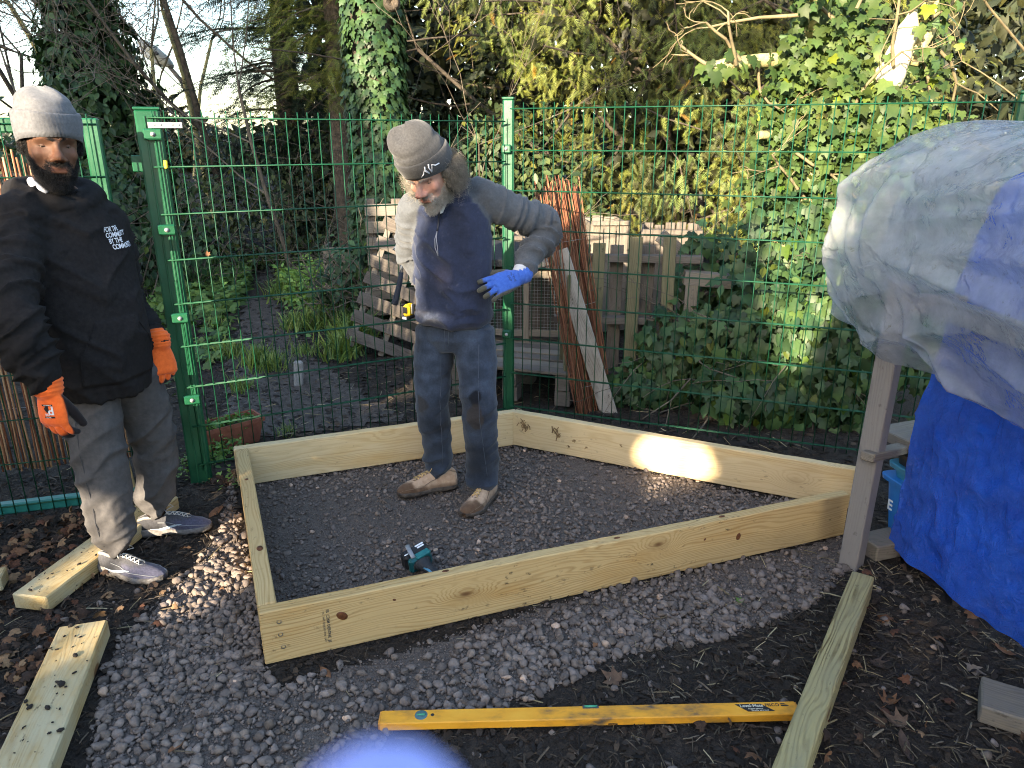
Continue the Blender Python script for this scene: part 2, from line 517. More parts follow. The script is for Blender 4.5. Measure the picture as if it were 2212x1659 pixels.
m, nt, b, out = nmat('dark_soil')
co = coords(nt, (1, 1, 1), 'Object', False)
n1 = nd(nt, 'ShaderNodeTexNoise', {'Vector': co, 'Scale': 55.0, 'Detail': 8, 'Roughness': .7})
n2 = nd(nt, 'ShaderNodeTexNoise', {'Vector': co, 'Scale': 1.7, 'Detail': 4})
c_ = ramp(nt, n1.outputs[0], [(.28, (.011, .009, .0075)), (.5, (.036, .029, .024)), (.68, (.072, .058, .046)), (.85, (.12, .098, .076))])
c_ = mixc(nt, nd(nt, 'ShaderNodeMapRange', {0: n2.outputs[0], 1: .4, 2: .65, 3: 0, 4: .6}).outputs[0], c_, (.035, .026, .019))
nt.links.new(c_, b.inputs['Base Color']); b.inputs['Roughness'].default_value = .92; b.inputs['Specular IOR Level'].default_value = .25
n3 = nd(nt, 'ShaderNodeTexNoise', {'Vector': co, 'Scale': 90.0, 'Detail': 6, 'Roughness': .7})
bump(nt, b, n3.outputs[0], .9, .02)
MAT['soil'] = m
ground = link('ground', big_mesh('ground', V, F, MAT['soil'], True))
tag(ground, 'dark muddy ground strewn with bark and straw', None, None, 'structure')

# ================================================================== gravel (uncountable)
MAT['stone'] = M_noise('grey_gravel', [(.25, (.55, .53, .52)), (.5, (.85, .83, .83)), (.75, (1.1, 1.08, 1.08))], 60, 5, .86, .35, 160, .004, tint=True, rnd=False, spec=.25)
def stones(n, poly, smin, smax, sub, seed, holes=None, power=2.2, zoff=.0, zspread=.0, flat=(.55, .85), warm=.02, dens=None, bright=(.075, .155)):
    r = np.random.default_rng(seed)
    pl = np.array(poly); lo, hi = pl.min(0), pl.max(0)
    area = (hi - lo).prod()
    pts = r.uniform(lo, hi, (int(n * 4), 2))
    k = in_poly(pts[:, 0], pts[:, 1], poly)
    if holes is not None: k &= ~in_poly(pts[:, 0], pts[:, 1], holes)
    pts = pts[k]
    if dens is not None: pts = pts[r.uniform(0, 1, len(pts)) < dens(pts)]
    pts = pts[:n]; n = len(pts)
    tV, tF = ico(sub)
    size = smin + (smax - smin) * r.uniform(0, 1, n) ** power
    parts = []
    for kvar in range(7):
        sel = np.arange(kvar, n, 7)
        if not len(sel): continue
        d = r.normal(size=(9, 3)); d /= np.linalg.norm(d, axis=1)[:, None]
        v = tV.copy()
        for dd in d:                                   # facets: planes that cut the pebble
            h = v @ dd; cut = r.uniform(.45, .72)
            v = v - np.clip(h - cut, 0, None)[:, None] * dd[None] * .9
        v += .06 * np.stack([vnoise(tV * 2.1, 3 + kvar), vnoise(tV * 2.1, 33 + kvar), vnoise(tV * 2.1, 63 + kvar)], -1)
        m_ = len(sel); s_ = size[sel][:, None] * np.stack([r.uniform(.8, 1.25, m_), r.uniform(.7, 1.0, m_), r.uniform(*flat, m_)], -1) * .5
        z = gh(pts[sel, 0], pts[sel, 1]) + zoff + s_[:, 2] * .45 + r.uniform(0, 1, m_) * zspread
        pos = np.stack([pts[sel, 0], pts[sel, 1], z], -1)
        g = r.uniform(bright[0], bright[1], m_)
        w = r.normal(0, warm, m_)
        tint = np.stack([g * (1.50 + w), g * (1.24 + w * .2), g * (1.07 - w * 1.1)], -1)
        lightone = r.uniform(0, 1, m_) < .012
        tint[lightone] *= np.array([2.6, 2.3, 2.0])
        parts.append(scatter(v, tF, pos, rotmats(m_, False, .6, r), s_, tint))
    return joinvf(parts)
inner = [tuple(np.array(p_) * .985 + np.array([0.0, 2.9]) * .015) for p_ in BED]
def dust(p_):     # the middle of the bed is trodden to fines
    q = np.stack([p_[:, 0], p_[:, 1], np.zeros(len(p_))], -1)
    return np.clip(.62 + vnoise(q * 2.0, 5) * .8, .28, 1)
def outd(p_):
    q = np.stack([p_[:, 0], p_[:, 1], np.zeros(len(p_))], -1); near = (p_[:, 0] * -.345 + p_[:, 1] * .938) - (.8 * .345 + 1.955 * .938)
    return np.clip(.75 + .5 * vnoise(q * 3.0, 25) - .75 * np.exp(-((near + .02) / .16) ** 2) * (p_[:, 0] > -.6), .10, 1)
gp = [stones(6600, GRAVEL, .014, .046, 2, 11, holes=BED, power=2.0, zspread=.006, dens=outd),
      stones(11000, GRAVEL, .005, .014, 1, 12, holes=BED, zoff=.002),
      stones(14000, inner, .006, .015, 1, 13, zoff=.004, bright=(.075, .135)),
      stones(4600, inner, .014, .034, 2, 14, zoff=.004, dens=dust, bright=(.075, .145)),
      stones(420, [(-1.6, 1.2), (1.7, 1.2), (1.7, 2.6), (-1.6, 2.4)], .012, .045, 2, 15, holes=BED, power=2)]
V, F, T = joinvf(gp)
gravel = link('gravel', big_mesh('gravel', V, F, MAT['stone'], False, T))
tag(gravel, 'loose grey gravel inside and in front of the timber frame', 'gravel', None, 'stuff')
# fine dust between the stones inside the bed and under the loose gravel
m = M_noise('gravel_fines', [(.3, (.068, .055, .047)), (.55, (.125, .103, .089)), (.75, (.18, .15, .13))], 120, 7, .92, .9, 150, .012, rnd=False)
def sheet(name, poly, z, mat, res=.04):
    pl = np.array(poly); lo, hi = pl.min(0), pl.max(0)
    xs, ys = np.arange(lo[0], hi[0] + res, res), np.arange(lo[1], hi[1] + res, res)
    X, Y = np.meshgrid(xs, ys)
    keep = in_poly(X.ravel(), Y.ravel(), poly).reshape(X.shape)
    Z = gh(X, Y) + z
    nx_ = len(xs); f_ = []
    kk = keep[:-1, :-1] & keep[1:, :-1] & keep[:-1, 1:] & keep[1:, 1:]
    j_, i_ = np.nonzero(kk); a = j_ * nx_ + i_
    F_ = np.stack([a, a + 1, a + nx_ + 1, a + nx_], -1)
    o = link(name, big_mesh(name, np.stack([X, Y, Z], -1).reshape(-1, 3), F_, mat, True))
    return o
GF = m
tag(sheet('gravel_bed', inner, .002, m), 'trodden grey gravel dust inside the timber frame', None, None, 'structure')

G_OUT = sheet('gravel_dust', GRAVEL, .0008, GF, .03)
tag(G_OUT, 'dusty grey fines under the loose gravel in front of the frame', None, None, 'structure')

# ================================================================== bark mulch and straw (uncountable)
def chips(n, region, seed, avoid, lmin, lmax, asp, cols, up=.35, zo=.003, shape='chip', dens=None):
    r = np.random.default_rng(seed)
    (x0, y0), (x1, y1) = region
    pts = r.uniform((x0, y0), (x1, y1), (n * 2, 2))
    k = np.ones(len(pts), bool)
    for a in avoid: k &= ~in_poly(pts[:, 0], pts[:, 1], a)
    pts = pts[k]
    if dens is not None: pts = pts[r.uniform(0, 1, len(pts)) < dens(pts)]
    pts = pts[:n]; n = len(pts)
    if shape == 'chip':
        tV = np.array([[-.5, -.3, 0], [-.1, -.5, .06], [.5, -.2, 0], [.42, .35, .04], [-.05, .5, .1], [-.5, .25, .02], [0, 0, .16]])
        tF = np.array([[0, 1, 6], [1, 2, 6], [2, 3, 6], [3, 4, 6], [4, 5, 6], [5, 0, 6]])
    else:
        tV = np.array([[-.5, -.5, 0], [-.5, .5, 0], [-.5, 0, .8], [.1, -.5, .6], [.1, .5, .6], [.1, 0, 1.4], [.5, -.4, 0], [.5, .4, 0], [.5, 0, .7]])
        tF = np.array([[0, 3, 5], [0, 5, 2], [1, 2, 5], [1, 5, 4], [3, 6, 8], [3, 8, 5], [4, 5, 8], [4, 8, 7]])
    L = lmin + (lmax - lmin) * r.uniform(0, 1, n) ** 2
    w = L * r.uniform(*asp, n)
    s_ = np.stack([L, w, np.where(shape == 'chip', L * .5, w)], -1)
    z = gh(pts[:, 0], pts[:, 1]) + zo + r.uniform(0, .008, n)
    ci = r.integers(0, len(cols), n)
    tint = np.array(cols)[ci] * r.uniform(.6, 1.3, (n, 1))
    return scatter(tV, tF, np.stack([pts[:, 0], pts[:, 1], z], -1), rotmats(n, False, up, r), s_, tint)
MAT['mulch'] = M_noise('bark_mulch', [(.3, (.7, .7, .7)), (.7, (1.2, 1.2, 1.2))], 80, 4, .85, .3, tint=True, rnd=False)
brown = [(.022, .015, .010), (.035, .024, .016), (.014, .011, .009), (.05, .034, .022), (.028, .022, .018)]
straw = [(.22, .17, .09), (.30, .25, .15), (.13, .10, .06), (.09, .07, .045)]
avoid = [BED, GRAVEL]
cp = [chips(15000, ((-2.6, 1.2), (2.2, 3.4)), 21, avoid, .006, .045, (.15, .7), brown),
      chips(7000, ((-2.6, 1.2), (2.2, 3.4)), 31, avoid, .012, .06, (.04, .12), [(.03, .022, .016), (.06, .045, .032), (.09, .07, .05), (.018, .014, .011)], .4, .006, 'straw'),
      chips(14000, ((-3.6, 3.3), (2.2, 6.2)), 22, [BED], .012, .06, (.3, .8), brown),
      chips(7000, ((-5, 5.5), (3, 10)), 23, [], .02, .09, (.3, .8), brown),
      chips(700, ((-.6, 1.2), (2.2, 2.8)), 24, [BED], .02, .085, (.03, .07), straw, .25, .006, 'straw', lambda p_: np.clip(.25 + p_[:, 0] * .6, .12, 1)),
      chips(1500, ((.3, 1.2), (2.1, 2.6)), 27, avoid, .01, .05, (.06, .14), [(.10, .085, .06), (.17, .14, .10), (.06, .05, .035)], .35, .006, 'straw'),
      chips(160, ((-2.4, 1.3), (-.9, 2.8)), 25, [BED], .02, .09, (.03, .07), straw, .25, .006, 'straw'),
      chips(800, ((-2.6, 3.4), (1.6, 5.2)), 26, [BED], .03, .12, (.02, .05), straw, .3, .006, 'straw')]
V, F, T = joinvf(cp)
tag(link('mulch', big_mesh('mulch', V, F, MAT['mulch'], False, T)), 'bark chips and straw covering the dark soil', 'mulch', None, 'stuff')

PATH = [PB(470, 960), PB(480, 800), PB(505, 720), PB(535, 640), P(548, 585, Y=9.0)[:2], P(600, 585, Y=9.0)[:2], PB(600, 640), PB(640, 720), PB(720, 800), PB(900, 900), PB(960, 900)]
m = M_noise('trodden_mud', [(.3, (.035, .028, .024)), (.55, (.075, .062, .053)), (.75, (.12, .10, .087))], 26, 7, .8, .9, 60, .02, rnd=False, rvar=.1)
tag(sheet('path', PATH, .008, m, .07), 'trodden muddy path leading away beyond the mesh', None, None, 'structure')

# ================================================================== fence
def along(a, b): return Vector((b[0] - a[0], b[1] - a[1], 0))
HEX = lambda L, r_, n=6: MB().tube([(0, 0, 0), (0, 0, L)], r_, n).mesh('wire', MAT['green_light'], True)
def mesh_panel(name, a, b, top, n_h, gap, dv, label, bottom_over=.03, start=.02):
    root = empty(name, (a[0], a[1], 0), math.atan2(b[1] - a[1], b[0] - a[0]))
    L = along(a, b).length
    low = top - gap * (n_h - 1)
    vm = HEX(top - low + .03 + bottom_over, .0024)
    hm = HEX(L, .0031)
    x = start
    r = np.random.default_rng(len(name) + int(L * 100))
    while x < L:
        link('wire', vm, root, (x + r.normal(0, .0008), 0, low - bottom_over), (r.normal(0, .0015), r.normal(0, .0015), 0)); x += dv
    for k in range(n_h):
        for s_ in (-1, 1):
            link('wire', hm, root, (0, s_ * .0062, top - gap * k), (0, R(90), 0))
    return tag(root, label, 'fence panel')
GP, CP, EP = (-1.565, 3.345), (-.018, 4.15), (2.185, 3.33)
pa = mesh_panel('mesh_fence_panel', (-1.545, 3.285), (CP[0] - .02, CP[1] - .075), 1.702, 9, .201, .0505, 'green wire mesh panel between the gate post and the post behind the older man')
pb = mesh_panel('mesh_fence_panel', (CP[0] + .01, CP[1] - .065), (EP[0], EP[1] - .05), 1.765, 9, .207, .0535, 'green wire mesh panel in front of the ivy, right of the middle post')
def post(name, xy, w, d, h, rz, label, clamps=(), cz=None, face=-1, side=0.0, bw=.075):
    root = empty(name, (xy[0], xy[1], 0), rz)
    MB().box((0, 0, h / 2 - .1), (w, d, h + .2), .008).build('post', MAT['green'], root)
    MB().box((0, 0, h + .004), (w + .006, d + .006, .012), .004).build('cap', MAT['green'], root)
    for z in clamps:
        c = MB().box((side, face * (d / 2 + .016), z), (bw, .030, .045), .006).build('clamp', MAT['green'], root)
        T = Matrix.Translation((side, face * (d / 2 + .031), z)) @ Matrix.Rotation(R(90), 4, 'X')
        MB().lathe([(0, .008), (.006, .008), (.006, .003), (.010, .003), (.010, -.002)], 10, T).build('bolt', MAT['steel'], c, True)
    return tag(root, label, 'post')
gp_ = post('gate_post', GP, .10, .10, 1.735, R(22), 'thick green square gate post beside the younger man', (1.635, 1.235, .835, .435), side=.012)
# channel strip on the gate post behind the wires
MB().box((.028, -.053, .85), (.012, .008, 1.72), .002).build('channel', MAT['green'], gp_)
MB().box((-.012, -.053, .85), (.008, .006, 1.72), .002).build('channel', MAT['green'], gp_)
br = MB().box((.065, -.062, 1.672), (.135, .004, .024), .001).build('bracket', MAT['steel'], gp_)
for x in (.02, .045, .09, .115):
    MB().lathe([(0, .003), (.005, .003), (.005, 0)], 8, Matrix.Translation((x, -.0645, 1.674)) @ Matrix.Rotation(R(90), 4, 'X')).build('rivet', MAT['steel'], br)
MB().box((-.068, .0, 1.515), (.045, .012, .07), .004).build('latch_keep', MAT['green'], gp_)
cp_ = post('fence_post', CP, .058, .062, 1.815, R(-6), 'green square fence post standing behind the older man', (1.565, .545), side=-.008, bw=.05)
MB().box((-.016, -.035, .8), (.006, .008, 1.5), .001).build('channel', MAT['green'], cp_)
post('fence_post', EP, .058, .062, 1.80, R(-22), 'green fence post above the plastic sheet at the picture edge', (1.6,))
# yellow tape tag and the dead leaf caught on the wires
t = MB().box((0, 0, 0), (.014, .016, .034), .003)
tg = t.build('yellow_tie', M_noise('yellow_tape', [(.3, (.55, .38, .02)), (.7, (.75, .55, .05))], 60, 3, .6, .3), None, loc=P(358, 355, Y=3.30))
tag(tg, 'small yellow tape tie on the wire beside the gate post', 'tie')

# gate with brushwood screen
ga = empty('gate', (-1.655, 3.10, 0), math.atan2(-.29, -.96))
GL = 1.25
gd = .045
def gbox(nm, c_, s_, mt='green'): return MB().box(c_, s_, .006).build(nm, MAT[mt], ga)
gbox('stile', (.025, 0, .87), (.06, gd, 1.65)); gbox('stile', (GL, 0, .87), (.06, gd, 1.65))
gbox('top_rail', (GL / 2 + .02, 0, 1.667), (GL - .07, gd, .056))
gbox('bottom_rail', (GL / 2 + .02, 0, .055), (GL - .07, gd, .05), 'teal')
vm, hm = HEX(1.68, .0024), HEX(GL, .0031)
x = .03
while x < GL: link('wire', vm, ga, (x, .036, .03)); x += .0505
for k in range(9): link('wire', hm, ga, (0, .030, 1.672 - k * .2), (0, R(90), 0))
for x, z in ((.15, 1.63), (.02, 1.235), (.02, .6)):
    c = MB().box((x, .040, z), (.075, .028, .045), .006).build('clamp', MAT['green'], ga)
    MB().lathe([(0, .008), (.006, .008), (.006, .0)], 10, Matrix.Translation((x, .054, z)) @ Matrix.Rotation(R(-90), 4, 'X')).build('bolt', MAT['steel'], c, True)
MB().box((-.045, 0, .42), (.09, .05, .055), .004).build('latch', MAT['green'], ga)
tag(ga, 'open green gate filled with wire mesh behind the younger man', 'gate')
MAT['reed'] = M_noise('brushwood', [(.25, (.05, .018, .010)), (.5, (.16, .06, .03)), (.75, (.30, .16, .085))], 14, 5, .8, .4, 60, .003, stretch=(1, 1, .25), kind='Object')
MAT['reed_pale'] = M_noise('brushwood_pale', [(.25, (.16, .085, .045)), (.5, (.33, .20, .115)), (.75, (.46, .32, .20))], 14, 5, .8, .4, 60, .003, stretch=(1, 1, .25), kind='Object')
reedm = []
for k in range(6):
    pts = [(random.gauss(0, .0035), random.gauss(0, .003), z) for z in np.linspace(0, 1, 6)]
    reedm.append(MB().tube(pts, [.0048 * random.uniform(.8, 1.1)] * 6, 5).mesh('stick', MAT['reed'] if k % 2 else MAT['reed_pale'], True))
bs = empty('brushwood_screen', ga.location, ga.rotation_euler.z)
for i in range(96):
    x = .105 + i * .0115 + random.gauss(0, .002)
    y = -.028 + random.gauss(0, .006)
    h = 1.33 + random.gauss(0, .015) + (.06 if x < .2 else 0)
    link('stick', reedm[i % 6], bs, (x, y, .22 + random.gauss(0, .01)), (random.gauss(0, .006), random.gauss(0, .008), random.random() * 6), (1, 1, h))
for z in (.5, .9, 1.3):
    MB().tube([(.1, -.038, z), (1.2, -.038, z + .01)], .0012, 5).build('binding_wire', MAT['steel'], bs)
tag(bs, 'brown brushwood screen fixed to the open gate', 'screen')

# ================================================================== raised bed frame
bed = empty('raised_bed_frame', (-.8, 1.955, 0), 0)
def plank_obj(name, a, b, th, h, z0, mat, parent=None, side=1, bev=.004, warpamp=.002, seg=24):
    """plank from a to b; a-b is the outer bottom edge, thickness goes to the left (side=1) of the direction"""
    a, b = Vector((a[0], a[1], 0)), Vector((b[0], b[1], 0))
    L = (b - a).length
    mb = MB(); mb.box((L / 2, side * th / 2, h / 2), (L, th, h), bev)
    me = mb.mesh(name, mat)
    bm = bmesh.new(); bm.from_mesh(me)
    cuts = [e for e in bm.edges if abs(e.verts[0].co.x - e.verts[1].co.x) > L * .5]
    bmesh.ops.subdivide_edges(bm, edges=cuts, cuts=seg)
    ph = random.random() * 9
    for v in bm.verts:
        v.co.y += warpamp * math.sin(v.co.x * 2.3 + ph); v.co.z += warpamp * .8 * math.sin(v.co.x * 3.1 + ph * 2)
        if v.co.z > h * .5: v.co.z += .0012 * math.sin(v.co.x * 41 + ph) * math.sin(v.co.x * 17)
    bm.to_mesh(me); bm.free()
    o = link(name, me)
    o.rotation_euler = (0, 0, math.atan2(b.y - a.y, b.x - a.x)); o.location = (a.x, a.y, z0)
    if parent is not None:
        o.parent = parent; o.location = Vector((a.x, a.y, z0)) - parent.location
    return o
TH, PH = .047, .196
A_, B_, C_, D_ = [Vector((*FRAME[k], 0)) for k in 'ABCD']
front = plank_obj('plank', A_, B_, TH, PH, 0, MAT['new_wood'], bed); front['label'] = 'front plank with dark knots and a printed grade stamp'
nrm = Vector((-(B_ - A_).y, (B_ - A_).x, 0)).normalized()
left = plank_obj('plank', A_ + nrm * (TH + .001) + (B_ - A_).normalized() * .000, D_, TH + .012, PH - .002, .002, MAT['new_wood'], bed, side=-1); left['label'] = 'short end plank beside the younger man'
dirDC = (C_ - D_).normalized(); nDC = Vector((dirDC.y, -dirDC.x, 0))
back = plank_obj('plank', D_ + dirDC * -.004 + nDC * -.001, C_ + dirDC * .03, TH, PH, .003, MAT['pale_wood'], bed, side=-1); back['label'] = 'pale back plank behind the older man'
right = plank_obj('plank', C_ + Vector((.035, -.005, 0)), Vector((1.60, 3.03, 0)), TH, PH, .004, MAT['pale_wood'], bed, side=-1); right['label'] = 'pale plank with the bright sun patch'
for i, dz in enumerate((.152, .104, .055)):
    T = Matrix.Translation((.058 + (.004 if i == 2 else 0), -.0005, dz)) @ Matrix.Rotation(R(90), 4, 'X')
    MB().lathe([(0, -.003), (.0045, -.003), (.0075, .0012), (.0078, .0004)], 14, T).build('screw', M_plain('screw_head%d' % i, (.22, .21, .20), .4, .85), front, True)
# knots proud of the face, dark and slightly raised
MAT['knot'] = M_noise('knot_wood', [(.3, (.055, .018, .007)), (.6, (.15, .055, .02)), (.8, (.24, .11, .045))], 45, 5, .5, .4)
for x, z, r_ in ((.255, .125, .016), (1.09, .128, .012), (1.165, .062, .014), (1.82, .105, .012), (.97, .03, .006), (.43, .145, .005), (1.66, .125, .005)):
    T = Matrix.Translation((x, -.0004, z)) @ Matrix.Rotation(R(90), 4, 'X') @ Matrix.Rotation(random.random() * 3, 4, 'Z') @ Matrix.Diagonal((1.25, .85, 1, 1))
    MB().lathe([(0, .0010), (r_ * .6, .0012), (r_, .0008), (r_ * 1.05, -.001)], 18, T).build('knot', MAT['knot'], front, True)
for x, y, r_ in ((.62, .03, .010), (1.28, .022, .009), (1.75, .026, .009)):
    MB().lathe([(0, .0012), (r_, .0008), (r_ * 1.1, -.001)], 16, Matrix.Translation((x, y, PH + .0004)) @ Matrix.Diagonal((1.5, .7, 1, 1))).build('knot', MAT['knot'], front, True)
for x, y, r_ in ((.98, -.03, .010), (.36, -.035, .013)):
    MB().lathe([(0, .0012), (r_, .0008), (r_ * 1.1, -.001)], 16, Matrix.Translation((x, y, PH - .0012)) @ Matrix.Diagonal((1.3, .8, 1, 1))).build('knot', MAT['knot'], left, True)
# printed stamp
def text_obj(body, size, mat, parent, T, name='lettering', ext=.0002, bold=False, space=1.0, align='CENTER', xs=1.0, shear=0.0):
    cu = bpy.data.curves.new(name, 'FONT'); cu.body = body; cu.size = size; cu.extrude = ext
    cu.align_x = align; cu.align_y = 'CENTER'; cu.space_character = space; cu.shear = shear
    if bold: cu.offset = size * .022
    o = bpy.data.objects.new('tmp', cu); COL.objects.link(o)
    dg = bpy.context.evaluated_depsgraph_get()
    me = bpy.data.meshes.new_from_object(o.evaluated_get(dg)); me.materials.clear(); me.materials.append(mat)
    bpy.data.objects.remove(o, do_unlink=True); me.name = name
    me.transform(T @ Matrix.Diagonal((xs, 1, 1, 1)))
    return link(name, me, parent)
MAT['ink'] = M_noise('stamp_ink', [(.35, (.05, .05, .045)), (.6, (.11, .10, .075)), (.75, (.3, .25, .14))], 200, 4, .8, 0)
face = Matrix.Translation((.205, -.0012, .098)) @ Matrix.Rotation(R(90), 4, 'X') @ Matrix.Rotation(R(-90), 4, 'Z')
st = text_obj('SS  C24M DERONE  JS', .0135, MAT['ink'], front, face @ Matrix.Translation((0, .004, 0)), 'grade_stamp', bold=True)
text_obj('MC   WET GRADED 4978   DRY', .0085, MAT['ink'], front, face @ Matrix.Translation((0, -.010, 0)), 'grade_stamp')
# muddy hand prints on the far right plank
MAT['mud'] = M_noise('mud', [(.3, (.14, .085, .04)), (.7, (.26, .17, .085))], 70, 4, .9, .3)
for x, z, s_ in ((.06, .13, 1.0), (.085, .12, .8), (.255, .115, 1.1), (.275, .105, .7), (.36, .09, .35), (.43, .065, .3), (.33, .05, .3), (.62, .11, .3)):
    mb = MB()
    for k in range(9):
        a = R(random.uniform(-60, 60)); l_ = random.uniform(.006, .02) * s_; w_ = .0022 * s_
        cx, cz = x + random.gauss(0, .012) * s_, z + random.gauss(0, .012) * s_
        ca, sa = math.cos(a), math.sin(a)
        q = [(-w_, -l_), (w_, -l_ * .8), (w_ * .8, l_), (-w_ * .6, l_ * .9)]
        mb.add([(cx + p0 * ca - p1 * sa, -TH - .0026, cz + p0 * sa + p1 * ca) for p0, p1 in q] +
               [(cx + p0 * ca - p1 * sa, -TH + .003, cz + p0 * sa + p1 * ca) for p0, p1 in q], [(0, 1, 2, 3), (4, 7, 6, 5), (0, 4, 5, 1), (1, 5, 6, 2), (2, 6, 7, 3), (3, 7, 4, 0)])
    mb.build('mud_mark', MAT['mud'], right)
tag(bed, 'new timber raised bed frame of four planks set on gravel', 'raised bed')

# ================================================================== loose timbers
def timber(name, pts, w, h, mat, label, cat='timber', z0=.0, tiltx=0, rise=0.0, group=None):
    a, b = Vector(pts[0]), Vector(pts[1]); L = (b - a).length
    o = plank_obj(name, (0, 0), (L, 0), w, h, 0, mat, None, bev=.005, warpamp=.003)
    for v in o.data.vertices: v.co.y -= w / 2
    o.location = (a.x, a.y, z0); o.rotation_euler = Euler((tiltx, -math.atan2(rise, L), math.atan2(b.y - a.y, b.x - a.x)), 'XYZ')
    return tag(o, label, cat, group)
timber('timber_offcut', ((-1.235, 1.32), (-1.452, 2.085)), .148, .065, MAT['timber_wood'], 'muddy pale timber lying by the gravel in the near left corner')
timber('timber_offcut', ((-1.735, 2.245), (-1.60, 3.02)), .142, .062, MAT['timber_wood'], 'muddy timber on the ground behind the younger man\'s shoes', z0=.002)
timber('timber_offcut', ((.60, 1.30), (1.292, 2.318)), .075, .105, MAT['rough_wood'], 'rough-grained timber on edge touching the spirit level')
timber('timber_offcut', ((1.40, 1.775), (2.0, 1.40)), .15, .06, MAT['old_wood'], 'dark weathered timber end at the bottom right edge')
timber('timber_offcut', ((-2.15, 2.32), (-1.93, 2.40)), .09, .055, MAT['timber_wood'], 'short timber end at the left picture edge near the gate')
o = timber('leaning_timber', ((-1.60, 3.02), (-1.52, 3.06)), .11, .06, MAT['timber_wood'], 'upright timber behind the younger man\'s legs, leaning on the gate', 'timber')
me = MB().box((0, 0, .36), (.10, .055, .74), .005).mesh('leaning_timber', MAT['timber_wood']); o.data = me
me.transform(Matrix.Rotation(R(90), 4, 'Y')); 
o.location = P(278, 1075, z=.02); o.rotation_euler = Euler((0, R(-90 + 10), R(140)), 'XYZ')
# ================================================================== people: tools
from mathutils.bvhtree import BVHTree
def vtx(me):
    n = len(me.vertices); a = np.empty(n * 3, np.float32); me.vertices.foreach_get('co', a)
    b = np.empty(n * 3, np.float32); me.vertex_normals.foreach_get('vector', b)
    return a.reshape(-1, 3).astype(float), b.reshape(-1, 3).astype(float)
def sculpt(name, mb, voxel, it, mat, parent=None, post=None, base=(0, 0, 0), fac=.5):
    """closed overlapping shapes -> one continuous smooth surface"""
    me = mb.mesh('tmp', None, False, True)
    o = bpy.data.objects.new('tmp', me); COL.objects.link(o)
    rm = o.modifiers.new('r', 'REMESH'); rm.mode = 'VOXEL'; rm.voxel_size = voxel; rm.adaptivity = 0
    sm = o.modifiers.new('s', 'SMOOTH'); sm.factor = fac; sm.iterations = it
    dg = bpy.context.evaluated_depsgraph_get(); dg.update()
    m2 = bpy.data.meshes.new_from_object(o.evaluated_get(dg))
    bpy.data.objects.remove(o, do_unlink=True)
    m2.name = name
    V, N = vtx(m2)
    T = None
    if post is not None:
        V, T = post(V, N)
    m2.vertices.foreach_set('co', (V - np.array(base)).astype(np.float32).ravel())
    if T is not None:
        at = m2.color_attributes.new('tint', 'FLOAT_COLOR', 'POINT')
        C = np.ones((len(V), 4), np.float32); C[:, :3] = T; at.data.foreach_set('color', C.ravel())
    m2.polygons.foreach_set('use_smooth', np.ones(len(m2.polygons), bool))
    m2.materials.clear(); m2.materials.append(mat); m2.update()
    return link(name, m2, parent)
def loft(mb, rings, n=28):
    """rings: (centre, lateral axis, depth axis, half width, half depth)"""
    vs, fs = [], []
    for (c_, ax, ay, rx, ry) in rings:
        c_, ax, ay = Vector(c_), Vector(ax), Vector(ay)
        for k in range(n):
            a = 2 * math.pi * k / n
            vs.append(tuple(c_ + ax * (math.cos(a) * rx) + ay * (math.sin(a) * ry)))
    m_ = len(rings)
    for j in range(m_ - 1):
        for k in range(n):
            k2 = (k + 1) % n
            fs.append((j * n + k, j * n + k2, (j + 1) * n + k2, (j + 1) * n + k))
    fs.append(tuple(range(n))[::-1]); fs.append(tuple((m_ - 1) * n + k for k in range(n)))
    return mb.add(vs, fs)
def limb(mb, pts, rad, n=16):
    """smooth tapered limb through joints (Catmull-Rom), rounded ends"""
    pts = [Vector(p) for p in pts]; q, rr = [], []
    ext = [pts[0] * 2 - pts[1]] + pts + [pts[-1] * 2 - pts[-2]]
    for i in range(len(pts) - 1):
        p0, p1, p2, p3 = ext[i:i + 4]
        for k in range(6):
            t = k / 6
            q.append(.5 * ((2 * p1) + (p2 - p0) * t + (2 * p0 - 5 * p1 + 4 * p2 - p3) * t * t + (3 * p1 - p0 - 3 * p2 + p3) * t ** 3))
            rr.append(rad[i] * (1 - t) + rad[i + 1] * t)
    q.append(pts[-1]); rr.append(rad[-1])
    d0, d1 = (q[0] - q[1]).normalized(), (q[-1] - q[-2]).normalized()
    q = [q[0] + d0 * rr[0] * .55] + q + [q[-1] + d1 * rr[-1] * .45]; rr = [rr[0] * .55] + rr + [rr[-1] * .6]
    return mb.tube(q, rr, n)
def ridge(p, seed, oct=2):
    return (1 - np.abs(fbm(p, oct, seed))) ** 3
def seg_dist(V, a, b):
    a, b = np.array(a), np.array(b); d = b - a; L = np.linalg.norm(d)
    t = np.clip(((V - a) @ d) / (L * L), 0, 1)
    return np.linalg.norm(V - (a + t[:, None] * d), axis=1), t
def sstep(x, a, b):
    t = np.clip((x - a) / (b - a), 0, 1); return t * t * (3 - 2 * t)
def limbfold(V, N, chain, amp, freq, seed, lo=3.0, w=None):
    """creases that run round a limb, following its axis"""
    D = np.full(len(V), 9.0); A = np.zeros(len(V)); s0 = 0
    for a, b in zip(chain[:-1], chain[1:]):
        L = (Vector(b) - Vector(a)).length
        d, t = seg_dist(V, a, b)
        k = d < D; D[k] = d[k]; A[k] = (s0 + t * L)[k]; s0 += L
    p = np.stack([A * freq + V[:, 0] * lo * 2, V[:, 1] * lo + V[:, 0] * lo, V[:, 2] * lo * .5], -1)
    r_ = ridge(p, seed) - .35
    m_ = sstep(-D, -.17, -.11)
    ww = 1 if w is None else np.interp(A, w[0], w[1])
    return V + N * (amp * r_ * m_ * ww)[:, None]
